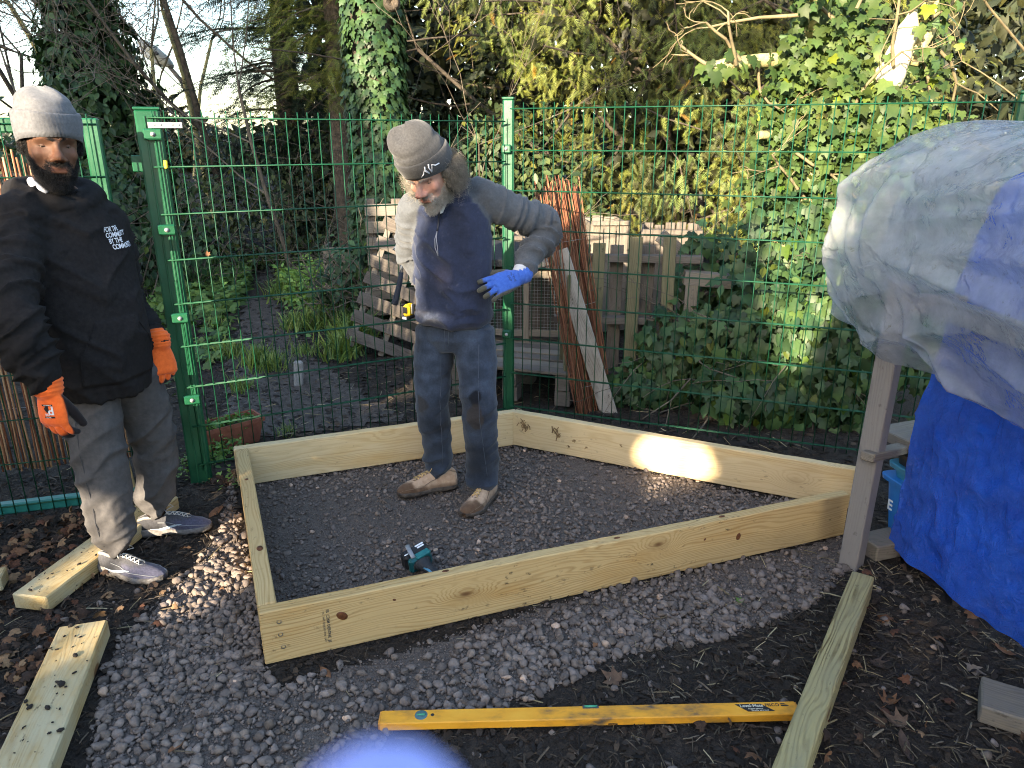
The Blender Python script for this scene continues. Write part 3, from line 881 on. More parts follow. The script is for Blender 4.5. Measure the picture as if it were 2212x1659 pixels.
def cloth(name, stops, scale=60, rough=.95, weave=700, wb=.25, tint=False, sheen=.15):
    m, nt, b, out = nmat(name)
    co = coords(nt, (1, 1, 1), 'Object', False)
    n1 = nd(nt, 'ShaderNodeTexNoise', {'Vector': co, 'Scale': scale, 'Detail': 5, 'Roughness': .65})
    c_ = ramp(nt, n1.outputs[0], stops)
    n0 = nd(nt, 'ShaderNodeTexNoise', {'Vector': co, 'Scale': 5.0, 'Detail': 4})
    c_ = mixc(nt, .55, c_, ramp(nt, n0.outputs[0], [(.3, (.72, .72, .72)), (.7, (1.2, 1.2, 1.2))]), 'MULTIPLY')
    if tint:
        a = nd(nt, 'ShaderNodeAttribute', attribute_name='tint'); c_ = mixc(nt, 1.0, c_, a.outputs[0], 'MULTIPLY')
    nt.links.new(c_, b.inputs['Base Color']); b.inputs['Roughness'].default_value = rough
    b.inputs['Specular IOR Level'].default_value = .15
    b.inputs['Sheen Weight'].default_value = sheen; b.inputs['Sheen Roughness'].default_value = .5
    n2 = nd(nt, 'ShaderNodeTexNoise', {'Vector': co, 'Scale': weave, 'Detail': 2})
    n3 = nd(nt, 'ShaderNodeTexNoise', {'Vector': co, 'Scale': 45.0, 'Detail': 4})
    h = math_(nt, 'ADD', math_(nt, 'MULTIPLY', n2.outputs[0], .25), n3.outputs[0])
    bump(nt, b, h, wb, .006)
    return m
def skin(name, stops, sss):
    m, nt, b, out = nmat(name)
    co = coords(nt, (1, 1, 1), 'Object', False)
    n1 = nd(nt, 'ShaderNodeTexNoise', {'Vector': co, 'Scale': 38.0, 'Detail': 5, 'Roughness': .6})
    c_ = ramp(nt, n1.outputs[0], stops)
    a = nd(nt, 'ShaderNodeAttribute', attribute_name='tint'); c_ = mixc(nt, 1.0, c_, a.outputs[0], 'MULTIPLY')
    nt.links.new(c_, b.inputs['Base Color']); b.inputs['Roughness'].default_value = .62; b.inputs['Specular IOR Level'].default_value = .3
    b.inputs['Subsurface Weight'].default_value = sss; b.inputs['Subsurface Radius'].default_value = (1, .35, .2); b.inputs['Subsurface Scale'].default_value = .006
    n2 = nd(nt, 'ShaderNodeTexNoise', {'Vector': co, 'Scale': 260.0, 'Detail': 3})
    bump(nt, b, n2.outputs[0], .12, .003)
    return m
def head_frame(c_, fwd, up=(0, 0, 1), roll=0):
    f = Vector(fwd).normalized(); u = Vector(up); r_ = f.cross(u).normalized(); u = r_.cross(f)
    M = Matrix((r_, f, u)).transposed().to_4x4()
    return Matrix.Translation(c_) @ M @ Matrix.Rotation(roll, 4, 'Y')
def head_shapes(mb, T, nose=1.0, jaw=1.0, neck_to=None):
    h = MB()
    h.ell((0, -.014, .048), (.0765, .098, .086))
    X, Yv = Vector((1, 0, 0)), Vector((0, 1, 0))
    loft(h, [((0, .000, .075), X, Yv, .060, .075), ((0, .012, .04), X, Yv, .0725, .083), ((0, .014, .01), X, Yv, .070, .082), ((0, .016, -.03), X, Yv, .066 * jaw, .078),
             ((0, .020, -.065), X, Yv, .060 * jaw, .072), ((0, .030, -.095), X, Yv, .046 * jaw, .058), ((0, .042, -.116), X, Yv, .028 * jaw, .040), ((0, .048, -.124), X, Yv, .014, .022)])
    h.tube([(0, .094, .026), (0, .104, .004), (0, .116 + .006 * nose, -.018), (0, .117 + .006 * nose, -.026)], [.0085, .0095, .0135 * nose, .0115], 12)
    for s_ in (-1, 1):
        h.ell((s_ * .0125 * nose, .106, -.026), (.0105 * nose, .012, .0088))
        h.tube([(s_ * .010, .092, .034), (s_ * .034, .087, .040), (s_ * .056, .066, .030)], [.009, .0105, .008], 10)
        h.ell((s_ * .043, .062, -.018), (.021, .021, .024))
        h.ell((s_ * .079, -.012, -.002), (.010, .021, .032)); h.ell((s_ * .083, -.016, .010), (.007, .018, .018))
        h.ell((s_ * .020, .090, -.062), (.016, .012, .016))
    h.tube([(-.024, .088, -.055), (-.010, .0985, -.0515), (0, .099, -.0525), (.010, .0985, -.0515), (.024, .088, -.055)], [.003, .0055, .005, .0055, .003], 8)
    h.tube([(-.022, .087, -.0635), (-.010, .097, -.0655), (.010, .097, -.0655), (.022, .087, -.0635)], [.003, .0065, .0065, .003], 8)
    h.ell((0, .084, -.102), (.022, .019, .018))
    h.tube([(0, -.025, -.04), (0, -.04, -.11), (0, -.05, -.19)], [.058, .056, .062], 18)
    for v_, in zip(h.v): pass
    mb.add(np.concatenate(h.v), h.f, T)
def face_post(Ti, dark=None, beard=(.2, .2, .2), lips=(1.1, .75, .7), warm=(1.12, .88, .82)):
    """eye sockets, mouth line and face colour, in head coordinates"""
    Mi = np.array(Ti.inverted()); Mf = np.array(Ti)
    def f(V, N):
        L = V @ Mi[:3, :3].T + Mi[:3, 3]
        tint = np.ones((len(V), 3))
        for s_ in (-1, 1):
            d = np.sqrt(((L[:, 0] - s_ * .032) / 1.25) ** 2 + ((L[:, 2] - .010) / .8) ** 2)
            fr = (L[:, 1] > .04)
            L[:, 1] -= fr * .012 * np.exp(-(d / .0145) ** 2)
            tint *= 1 - (fr * .25 * np.exp(-(d / .015) ** 2))[:, None]
            fo = np.abs(L[:, 0] - s_ * (.021 + (-.022 - L[:, 2]) * .55)); inz = (L[:, 2] < -.020) & (L[:, 2] > -.062) & (L[:, 1] > .05)
            L[:, 1] -= inz * .0028 * np.exp(-(fo / .003) ** 2)
        fr = L[:, 1] > .05
        ml = np.abs(L[:, 2] + .0588 - np.abs(L[:, 0]) * .08); near = np.abs(L[:, 0]) < .025
        L[:, 1] -= fr * near * .0045 * np.exp(-(ml / .0022) ** 2)
        lp = fr * near * np.exp(-((L[:, 2] + .0588) / .0085) ** 2)
        tint *= 1 - lp[:, None] * (1 - np.array(lips))
        wn = np.exp(-(((L[:, 0]) / .018) ** 2 + ((L[:, 2] + .02) / .02) ** 2)) * fr + .6 * np.exp(-(((np.abs(L[:, 0]) - .045) / .02) ** 2 + ((L[:, 2] + .012) / .02) ** 2)) * fr
        tint *= 1 - np.clip(wn, 0, 1)[:, None] * (1 - np.array(warm))
        bw = beard_mask(L)
        tint = tint * (1 - bw[:, None]) + np.array(beard) * bw[:, None]
        return L @ Mf[:3, :3].T + Mf[:3, 3], tint
    return f
def beard_mask(L):
    """chin, jaw line, sideburns and moustache; cheeks, lips and nose stay bare"""
    x, y, z = np.abs(L[:, 0]), L[:, 1], L[:, 2]
    edge = np.interp(x, [0, .018, .034, .048, .060, .075], [-.072, -.071, -.064, -.058, -.038, -.012])
    jaw = sstep(edge - z, -.003, .006) * sstep(y, -.022, -.004)
    side = sstep(x, .066, .070) * sstep(.025 - z, 0, .01) * sstep(y, -.022, -.008) * sstep(-y, -.030, -.014)
    must = np.exp(-((z + .0435 - x * .12) / .0058) ** 4) * sstep(-x, -.036, -.026) * sstep(y, .06, .075)
    corner = np.exp(-((x - .030) / .006) ** 2) * sstep(-z, .042, .05) * sstep(y, .05, .06)
    return np.clip(np.maximum.reduce([jaw, side, must, corner * .8]), 0, 1)
def strands(name, roots, dirs, length, rad, mat, parent, curl=0.0, seg=3, droop=.3, seed=1, tints=None, base=(0, 0, 0)):
    r = np.random.default_rng(seed); n = len(roots)
    L = length * r.uniform(.6, 1.25, n)
    d = dirs / (np.linalg.norm(dirs, axis=1)[:, None] + 1e-9)
    ref = r.normal(size=(n, 3)); a = np.cross(d, ref); a /= np.linalg.norm(a, axis=1)[:, None] + 1e-9; b = np.cross(d, a)
    ph = r.uniform(0, 6.28, n); turns = r.uniform(1.4, 3.2, n)
    rings = []
    for k in range(seg + 1):
        t = k / seg
        c_ = roots + d * (L * t)[:, None] + np.array([0, 0, -1]) * (droop * L * t * t)[:, None]
        if curl: c_ = c_ + (a * np.cos(ph + t * turns * 6.28)[:, None] + b * np.sin(ph + t * turns * 6.28)[:, None]) * (curl * min(1, t * 3)) * r.uniform(.6, 1.2, n)[:, None]
        w = rad * (1 - .75 * t)
        rings.append([c_ + (a * math.cos(q) + b * math.sin(q)) * w for q in (0, 2.094, 4.189)])
    K = 3 * (seg + 1)
    V = np.stack([p for ring in rings for p in ring], 1).reshape(-1, 3)
    f = []
    for k in range(seg):
        for q in range(3):
            q2 = (q + 1) % 3; f += [[k * 3 + q, k * 3 + q2, k * 3 + 3 + q2], [k * 3 + q, k * 3 + 3 + q2, k * 3 + 3 + q]]
    F = (np.array(f)[None] + (np.arange(n) * K)[:, None, None]).reshape(-1, 3)
    T = None if tints is None else np.repeat(tints, K, 0)
    return link(name, big_mesh(name, V - np.array(base), F, mat, True, T), parent)
def eyes(T, parent, base, iris=(.02, .012, .008), lid_mat=None, closed=.55, look=-.35):
    me_w = M_plain('eye_white', (.30, .27, .25), .3); me_i = M_plain('eye_iris', iris, .15)
    B = Matrix.Translation(-Vector(base))
    for s_ in (-1, 1):
        e = MB().ell((0, 0, 0), (.0118, .0118, .0118), B @ T @ Matrix.Translation((s_ * .032, .0640, .009)), 18, 12).build('eye', me_w, parent, True)
        a, L_ = [], .0122
        q = Matrix.Translation((s_ * .032, .0640, .009)) @ Matrix.Rotation(look, 4, 'X') @ Matrix.Rotation(R(-90), 4, 'X')
        MB().lathe([(0, .0126), (.0055, .0112), (.0072, .0098)], 14, B @ T @ q).build('iris', me_i, e, True)
        mb = MB()
        vs, fs = [], []
        nu, nv = 14, 7
        for j in range(nv + 1):
            th = R(8) + (closed * math.pi - R(8)) * j / nv
            for i in range(nu + 1):
                ph = math.pi * i / nu
                vs.append((s_ * .032 + .0130 * math.cos(ph) * math.sin(th), .0642 + .0130 * math.sin(ph) * math.sin(th), .009 + .0130 * math.cos(th)))
        for j in range(nv):
            for i in range(nu):
                k = j * (nu + 1) + i; fs.append((k, k + 1, k + nu + 2, k + nu + 1))
        MB().tube([Vector(v_) + Vector((0, .0006, -.0004)) for v_ in vs[-(nu + 1):]], .0010, 5, T=B @ T).build('lash', me_i, e, True)
        mb.add(vs, fs, B @ T); lid = mb.build('eyelid', lid_mat, e, True)
        at = lid.data.color_attributes.new('tint', 'FLOAT_COLOR', 'POINT'); at.data.foreach_set('color', np.full(len(vs) * 4, .72, np.float32))
def hand_shapes(mb, O, d, n, t, curls, L=1.0, fat=1.0, spread=.10, thumb=(.55, .65, -.35)):
    """palm, four unequal fingers bent towards the palm and a thumb from the palm's side; d = to the fingers, n = back of hand, t = thumb side"""
    O, d, n, t = Vector(O), Vector(d).normalized(), Vector(n).normalized(), Vector(t).normalized()
    loft(mb, [(O - d * .03 * L, t, n, .030 * fat, .024 * fat), (O, t, n, .031 * fat, .021 * fat), (O + d * .03 * L, t, n, .039 * fat, .020 * fat), (O + d * .065 * L, t, n, .044 * fat, .0175 * fat),
              (O + d * .092 * L, t, n, .0425 * fat, .0145 * fat), (O + d * .100 * L, t, n, .036 * fat, .010 * fat)])
    tips = []
    for k, (off, ln, r_) in enumerate(((.031, .072, .0098), (.0105, .081, .0102), (-.0105, .075, .0098), (-.030, .058, .0088))):
        b0 = O + d * (.086 - .006 * abs(k - 1.2)) * L + t * off * L
        dr = (d + t * (spread * (1.2 - k) * .8)).normalized(); pts = [b0]; ang = 0; p = b0.copy()
        for fr, c_ in zip((.44, .31, .25), curls[k]):
            ang += c_
            p = p + (dr * math.cos(ang) - n * math.sin(ang)) * (ln * fr * L); pts.append(p.copy())
        rr = [r_ * fat * 1.03, r_ * fat, r_ * fat * .93, r_ * fat * .80]
        limb(mb, pts, rr, 12); tips.append(pts)
    b0 = O + d * .022 * L + t * .026 * L - n * .006
    td = (d * thumb[0] + t * thumb[1] + n * thumb[2]).normalized(); td2 = (td + d * .55 - n * .15).normalized()
    limb(mb, [b0, b0 + td * .045 * L, b0 + td * .045 * L + td2 * .034 * L, b0 + td * .045 * L + td2 * .062 * L], [.0155 * fat, .0128 * fat, .0115 * fat, .0092 * fat], 12)
    return tips
def drape(o, T, body, size, mat, parent, base, name='lettering', bold=True, lift=.0012, ray=None, space=1.0, xs=1.0):
    """print flat lettering onto a garment: text at T, pressed onto mesh o along -z of T"""
    me = o.data; V, _ = vtx(me); off = np.array(base)
    bvh = BVHTree.FromPolygons([tuple(v) for v in (V + off)], [tuple(p.vertices) for p in me.polygons])
    ob = text_obj(body, size, mat, parent, T, name, 0.0, bold, space, 'LEFT', xs)
    press(ob, bvh, -(T.to_3x3() @ Vector((0, 0, 1))), base, lift)
    return ob
def press(ob, bvh, dr, base, lift=.0012):
    dr = dr.normalized()
    for v in ob.data.vertices:
        h = bvh.ray_cast(v.co - dr * .25, dr, .6)
        v.co = ((h[0] - dr * lift) if h[0] is not None else v.co) - Vector(base)
def bvh_of(o, base):
    V, _ = vtx(o.data)
    return BVHTree.FromPolygons([tuple(v) for v in (V + np.array(base))], [tuple(p.vertices) for p in o.data.polygons])
def flat_poly(name, polys, T, mat, parent, bvh, base, lift=.001, sub=0):
    """flat mark from outlines in T's xy plane, pressed on a surface"""
    mb = MB()
    for pl in polys: mb.add([(x, y, 0) for x, y in pl], [tuple(range(len(pl)))], T)
    me = mb.mesh(name, mat)
    bm = bmesh.new(); bm.from_mesh(me); bmesh.ops.triangulate(bm, faces=bm.faces)
    if sub: bmesh.ops.subdivide_edges(bm, edges=bm.edges, cuts=sub, use_grid_fill=True)
    bm.to_mesh(me); bm.free()
    o = link(name, me, parent)
    press(o, bvh, -(T.to_3x3() @ Vector((0, 0, 1))), base, lift)
    return o

def beanie(parent, T, base, mat, back=.05, top=.19, tilt=0.0, lean=(0, 0), cuff=.062, bulge=1.0, nrib=60, front=.036, rear=-.012, slump=None, ribs=.0009):
    """knitted hat: ribbed crown and a turned-up cuff, in head coordinates"""
    B = Matrix.Translation(-Vector(base))
    n = nrib * 2
    def ring(t, off, rib):
        out = []
        for k in range(n):
            a = 2 * math.pi * k / n
            cx, cyy = math.cos(a), math.sin(a)
            zb = (front + rear) / 2 + (front - rear) / 2 * cyy
            h = top - zb
            z = zb + h * t
            prof = 1.0 if t < .5 else math.sqrt(max(0, 1 - ((t - .5) / .51) ** 3.2))
            prof = max(prof, .02)
            rx, ry = (.083 + off) * prof * (1 + (bulge - 1) * math.sin(min(1, t * 1.3) * math.pi)), (.106 + off) * prof * (1 + (bulge - 1) * math.sin(min(1, t * 1.3) * math.pi))
            w = (ribs if k % 2 else -ribs) * rib
            p = Vector(((rx + w) * cx, (ry + w) * cyy - .010 + lean[1] * t * t, z)); p.x += lean[0] * t * t
            if slump: p = slump(p, t, a)
            out.append(tuple(p))
        return out
    m_ = 30
    vs = [v for j in range(m_ + 1) for v in ring(j / m_ * .995 + .004, 0, 1 - .6 * (j / m_))]
    fs = [(j * n + k, j * n + (k + 1) % n, (j + 1) * n + (k + 1) % n, (j + 1) * n + k) for j in range(m_) for k in range(n)]
    fs.append(tuple(m_ * n + k for k in range(n)))
    hat = MB().add(vs, fs, B @ T).build('beanie', mat, parent, True)
    ct = cuff / (top - front)
    prof = [(0.006, .002), (-.004, .006), (.0, .0095), (ct * .25, .0105), (ct * .6, .0105), (ct * .92, .0095), (ct, .006), (ct * .98, .001)]
    vs = [v for t, off in prof for v in ring(t, off, 1.2)]
    fs = [(j * n + k, j * n + (k + 1) % n, (j + 1) * n + (k + 1) % n, (j + 1) * n + k) for j in range(len(prof) - 1) for k in range(n)]
    cf = MB().add(vs, fs, B @ T).build('cuff', mat, hat, True)
    return hat, cf

def shoe(parent, base, heel, toe, mats, kind, name='shoe', h=1.0, length=.285, roll=0, side=1):
    """sole, upper, tongue and laces along a line from heel to toe"""
    a, b = Vector(heel), Vector(toe); d = (b - a); d.z = 0; d.normalize()
    yv = Vector((0, 0, 1)).cross(d)
    T = Matrix.Translation(a - Vector(base)) @ Matrix((d, yv, Vector((0, 0, 1)))).transposed().to_4x4() @ Matrix.Rotation(roll, 4, 'X')
    L = length
    st = [0, .04, .12, .25, .40, .55, .68, .80, .90, .965, 1.0]
    hw = [.018, .030, .036, .037, .036, .040, .046, .047, .041, .028, .010]
    hw = [w * (1.06 if kind == 'boot' else 1.0) for w in hw]
    skew = [side * (-.006 + .012 * math.sin(math.pi * s_)) for s_ in st]
    root = link(name, None, parent)
    st_h = .030 if kind == 'boot' else .034
    mb, n = MB(), 20
    rings = []
    for i, s_ in enumerate(st):
        zb = .004 + (.010 * ((s_ - .75) / .25) ** 2 if s_ > .75 else 0) + (.006 * (1 - s_ / .12) if s_ < .12 else 0)
        zt = st_h + (.008 if s_ < .3 and kind != 'boot' else 0) - (.004 if .5 < s_ < .8 else 0)
        w = hw[i] * 1.08
        rg = []
        for k in range(n):
            an = 2 * math.pi * k / n
            cx, sz = math.cos(an), math.sin(an)
            ex = abs(cx) ** .35 * (1 if cx > 0 else -1); ez = abs(sz) ** .45 * (1 if sz > 0 else -1)
            tread = .0035 * (1 if int(s_ * 23 + k) % 2 else -1) if sz < -.3 else 0
            rg.append((s_ * L, skew[i] + ex * w * (1 + (.03 if int(s_ * 31) % 2 else 0)), (zb + zt) / 2 + ez * (zt - zb) / 2 + tread))
        rings.append(rg)
    vs = [v for rg in rings for v in rg]
    fs = [(j * n + k, j * n + (k + 1) % n, (j + 1) * n + (k + 1) % n, (j + 1) * n + k) for j in range(len(st) - 1) for k in range(n)]
    fs += [tuple(range(n))[::-1], tuple((len(st) - 1) * n + k for k in range(n))]
    MB().add(vs, fs, T).build('sole', mats['sole'], root, True, True)
    if kind == 'boot':
        ht = [.075, .100, .118, .120, .112, .092, .076, .068, .058, .045, .034]
    else:
        ht = [.062, .082, .094, .090, .094, .088, .074, .062, .053, .044, .036]
    rings = []
    sub = 3
    S = np.interp(np.linspace(0, 1, 31), np.linspace(0, 1, len(st)), st)
    for s_ in S:
        w = np.interp(s_, st, hw); hh = np.interp(s_, st, ht) * h; sk = np.interp(s_, st, skew)
        rg = []
        for k in range(24):
            an = 2 * math.pi * k / 24; cx, sz = math.cos(an), math.sin(an)
            top = sz > 0
            zz = st_h * .7 + (hh - st_h * .7) * (abs(sz) ** .8 if top else 0) - (0 if top else .012 * abs(sz))
            nar = (1 - .42 * (abs(sz) ** 1.6) * (1 if s_ > .3 else .75)) if top else .95
            rg.append((s_ * L, sk + cx * w * nar, zz))
        rings.append(rg)
    vs = [v for rg in rings for v in rg]; n = 24; m_ = len(S)
    fs = [(j * n + k, j * n + (k + 1) % n, (j + 1) * n + (k + 1) % n, (j + 1) * n + k) for j in range(m_ - 1) for k in range(n)] + [tuple(range(n))[::-1], tuple((m_ - 1) * n + k for k in range(n))]
    up = MB().add(vs, fs, T)
    V = np.concatenate(up.v)
    tint = np.ones((len(V), 3))
    loc = np.array(vs)
    if kind == 'boot':
        mud = sstep(-loc[:, 2] - .012 * vnoise(loc * 60, 3), -.052 - .022 * (loc[:, 0] / L > .75), -.036 - .016 * (loc[:, 0] / L > .75))
        tint = tint * (1 - mud[:, None]) + np.array([.24, .20, .17]) * mud[:, None]
    else:
        lav = sstep(loc[:, 0] / L, .45, .52) * sstep(-loc[:, 2], -.070, -.060); tint = tint * (1 - lav[:, None]) + np.array([1.35, 1.35, 1.8]) * lav[:, None]
        dk = sstep(-loc[:, 0] / L, -.42, -.3) * sstep(-loc[:, 2], -.07, -.05); tint = tint * (1 - .6 * dk[:, None])
    up.col = [tint]
    upo = up.build('upper', mats['upper'], root, True, True)
    mb = MB()   # toe cap seam and mudguard
    def at(s_, side_, f=.6, lift=.0015):
        w = np.interp(s_, st, hw); hh = np.interp(s_, st, ht) * h; sk = np.interp(s_, st, skew)
        sz = f; cx = math.sqrt(1 - sz * sz) * side_
        return Vector((s_ * L, sk + cx * (w * (1 - .42 * abs(sz) ** 1.6 * (1 if s_ > .3 else .75)) + lift), st_h * .7 + (hh - st_h * .7) * abs(sz) ** .8 + lift))
    for s_ in (-1, 1):
        MB().tube([at(q, s_, f) for q, f in ((.97, .35), (.85, .42), (.72, .35), (.6, .25), (.45, .42), (.3, .5))], .0013, 5, T=T).build('seam', mats['trim'], root, True)
        MB().tube([at(q, s_, .93 - .06 * abs(q - .55)) for q in (.38, .46, .54, .62, .70)] + [at(.735, s_, .985)], .0014, 5, T=T).build('seam', mats['trim'], root, True)
    cols = [.40, .46, .52, .58, .64, .70]
    for i in range(len(cols) - 1):
        for s_ in (-1, 1):
            p0, p1 = at(cols[i], s_, .90, .003), at(cols[i + 1], -s_, .90, .003)
            mid = (p0 + p1) / 2; mid.z = max(p0.z, p1.z) + .005
            MB().tube([p0, mid, p1], .0030, 6, T=T, flat=.6).build('lace', mats['lace'], root, True)
    k = at(.385, 1, .99, .006)
    for s_ in (-1, 1):
        lp = [k, k + Vector((.004, s_ * .016, .014)), k + Vector((.016, s_ * .034, .012)), k + Vector((.026, s_ * .038, .000)), k + Vector((.016, s_ * .022, .002)), k]
        MB().tube(lp, .0019, 6, T=T).build('lace', mats['lace'], root, True)
    # padded collar
    MB().tube([at(q, s2, f, .0) for s2, f, q in ((1, .93, .36), (1, .86, .25), (1, .86, .12), (1, .9, .04), (-1, .9, .04), (-1, .86, .12), (-1, .86, .25), (-1, .93, .36))], .0065, 8, T=T).build('collar', mats['collar'], root, True)
    if kind == 'trainer':    # curved tick on both flanks
        for s_ in (-1, 1):
            top_, bot_ = [], []
            for i in range(13):
                u = i / 12
                q = .20 + .42 * u
                f0 = .34 - .30 * math.sin(min(1, u * 1.15) * math.pi * .62) + (.36 * max(0, u - .72) ** 1.1)
                wd = .15 * math.sin(math.pi * min(1, u * .93 + .05)) ** .8 * (1 - .35 * u)
                top_.append(at(.62 - .42 * u, s_, min(.95, max(.03, f0 + wd)), .0022)); bot_.append(at(.62 - .42 * u, s_, max(.02, f0), .0022))
            vs = [tuple(p) for p in top_] + [tuple(p) for p in bot_]
            MB().add(vs, [(i, i + 1, 13 + i + 1, 13 + i) for i in range(12)], T).build('tick_logo', mats['logo'], root)
    return root
# ================================================================== younger man
YB = Vector((-1.50, 2.64, 0))
fwd = Vector((.84, -.54, 0)).normalized(); lat = Vector((-fwd.y, fwd.x, 0))          # lat = towards his left hand
UPV = Vector((0, 0, 1))
yHead = P(110, 313, Y=2.50)
T_y = head_frame(yHead, Vector((.62, -.76, -.17)), roll=R(-3))
skin_y = skin('brown_skin', [(.3, (.088, .042, .025)), (.7, (.135, .066, .040))], .12)
mb = MB(); head_shapes(mb, T_y, nose=1.18, jaw=1.03)
yRs, yLs = P(34, 462, Y=2.41), P(226, 478, Y=2.71)
yRe, yRw = P(26, 672, Y=2.22), P(104, 842, Y=2.22)
yLe, yLw = P(272, 650, Y=2.90), P(346, 756, Y=2.76)
yC = Vector((-1.545, 2.575, 0))
limb(mb, [yC + Vector((0, 0, 1.44)), yC + Vector((0, 0, 1.2)), Vector((-1.525, 2.60, .85))], [.07, .12, .13])
for a, e, w in ((yRs, yRe, yRw), (yLs, yLe, yLw)): limb(mb, [a, e, w], [.05, .042, .03])
yRh, yLh = Vector((-1.555, 2.545, .80)), Vector((-1.475, 2.705, .80))
yRk, yRa = P(218, 1010, Y=2.50), Vector((-1.535, 2.497, .10))
yLk, yLa = P(335, 965, Y=2.80), Vector((-1.53, 2.80, .09))
limb(mb, [yRh, yRk, yRa], [.075, .055, .04]); limb(mb, [yLh, yLk, yLa], [.075, .055, .04])
fp = face_post(T_y, beard=(.10, .10, .11), lips=(.92, .70, .72), warm=(1.18, 1.05, .98))
person_y = sculpt('person', mb, .0058, 3, skin_y, None, fp, YB)
person_y.location = YB
tag(person_y, 'man in light grey beanie, black hoodie and orange gloves standing by the gate', 'person')
eyes(T_y, person_y, YB, lid_mat=skin_y, closed=.50, look=R(-22))
Vh, Nh = vtx(person_y.data); Vh = Vh + np.array(YB)
def beard_roots(T, Vh, Nh, n, seed):
    Mi = np.array(T.inverted()); L = Vh @ Mi[:3, :3].T + Mi[:3, 3]
    m_ = beard_mask(L) * (np.linalg.norm(L, axis=1) < .17) * (L[:, 1] > -.03)
    r = np.random.default_rng(seed); pr = m_ / m_.sum(); idx = r.choice(len(Vh), n, p=pr)
    return Vh[idx] + r.normal(0, .0018, (n, 3)), Nh[idx], L[idx], r
MAT['beard_black'] = M_plain('black_beard', (.010, .009, .009), .7)
rt, nr, Lb, r = beard_roots(T_y, Vh, Nh, 15000, 3)
dn = np.array(T_y.to_3x3() @ Vector((0, .35, -1)))
strands('beard', rt - nr * .001, nr * .9 + dn * .55 + r.normal(0, .45, rt.shape), .009 + .009 * sstep(-Lb[:, 2], .06, .11), .00065, MAT['beard_black'], person_y, .0022, 3, .1, 4, base=YB)
brow = []
for s_ in (-1, 1):
    for k in range(170):
        u = random.random(); q = Vector((s_ * (.012 + .044 * u), .0985 - .030 * u * u + random.gauss(0, .001), .030 + .007 * math.sin(u * 2.6) + random.gauss(0, .0022))); brow.append(T_y @ q)
brow = np.array([tuple(p) for p in brow]); strands('eyebrow', brow, np.array([tuple(T_y.to_3x3() @ Vector((.5 if i < 170 else -.5, .4, .3)))for i in range(len(brow))]) * np.array([1, 1, 1]), .008, .0006, MAT['beard_black'], person_y, 0, 2, 0, 5, base=YB)
MAT['knit_grey'] = cloth('light_grey_knit', [(.3, (.080, .082, .090)), (.7, (.13, .132, .143))], 90, .95, 500, .35)
def y_slump(p, t, a):
    p = p.copy()
    p.x += .004 * math.sin(a * 3 + t * 5); p.z += .006 * math.sin(a * 2 + 1) * t
    if t > .55: p.y -= .012 * math.exp(-((t - .72) / .08) ** 2) * (1 if math.sin(a) < .2 else .3); p.x *= 1 - .05 * math.exp(-((t - .70) / .06) ** 2)
    return p
beanie(person_y, T_y, YB, MAT['knit_grey'], top=.170, lean=(.010, -.034), cuff=.072, front=.043, rear=-.030, slump=y_slump, nrib=52, ribs=.0017)
# white tee collar
MB().tube([T_y @ Vector(p) for p in ((.060, -.04, -.125), (.060, -.01, -.130), (.050, .02, -.138), (.030, .035, -.150))], [.014] * 4, 10, T=Matrix.Translation(-YB)).build('tee_collar', cloth('white_tee', [(.3, (.6, .61, .66)), (.7, (.72, .73, .77))]), person_y, True)

# hoodie
mb = MB()
ax, ay = lat, fwd
def ring(z, dx, dy, w, d): return (yC + Vector((0, 0, z)) + lat * dx + fwd * dy, ax, ay, w, d)
loft(mb, [ring(1.455, -.005, .0, .075, .070), ring(1.425, 0, 0, .115, .085), ring(1.385, 0, .005, .175, .105), ring(1.31, 0, .012, .195, .125), ring(1.2, 0, .018, .197, .142),
          ring(1.05, .004, .026, .196, .152), ring(.90, .010, .032, .194, .156), ring(.80, .014, .032, .186, .148), ring(.755, .016, .03, .172, .136), ring(.725, .016, .03, .166, .130)], 36)
limb(mb, [yRs + lat * .035 + Vector((0, 0, .012)), yRs - lat * .01 - Vector((0, 0, .06)), yRe, yRe * .45 + yRw * .55, yRw + Vector((0, 0, .028))], [.082, .088, .080, .078, .060], 20)
limb(mb, [yLs - lat * .035 + Vector((0, 0, .012)), yLs + lat * .01 - Vector((0, 0, .06)), yLe, yLe * .45 + yLw * .55, yLw + Vector((0, 0, .02))], [.078, .080, .068, .060, .050], 20)
nk = yC + Vector((.01, -.015, 0))
hood = [nk + fwd * .085 + lat * -.005 + Vector((0, 0, 1.395)), nk + fwd * .055 - lat * .075 + Vector((0, 0, 1.425)), nk - fwd * .015 - lat * .118 + Vector((0, 0, 1.445)), nk - fwd * .09 - lat * .085 + Vector((0, 0, 1.445)),
        nk - fwd * .125 + Vector((0, 0, 1.44)), nk - fwd * .09 + lat * .085 + Vector((0, 0, 1.445)), nk - fwd * .015 + lat * .112 + Vector((0, 0, 1.440)), nk + fwd * .055 + lat * .07 + Vector((0, 0, 1.42)), nk + fwd * .085 + lat * .005 + Vector((0, 0, 1.395))]
limb(mb, hood, [.026, .032, .042, .052, .060, .052, .040, .030, .024], 14)
limb(mb, [nk - fwd * .12 - lat * .05 + Vector((0, 0, 1.40)), nk - fwd * .15 + Vector((0, 0, 1.34)), nk - fwd * .12 + lat * .05 + Vector((0, 0, 1.40))], [.06, .075, .06], 14)
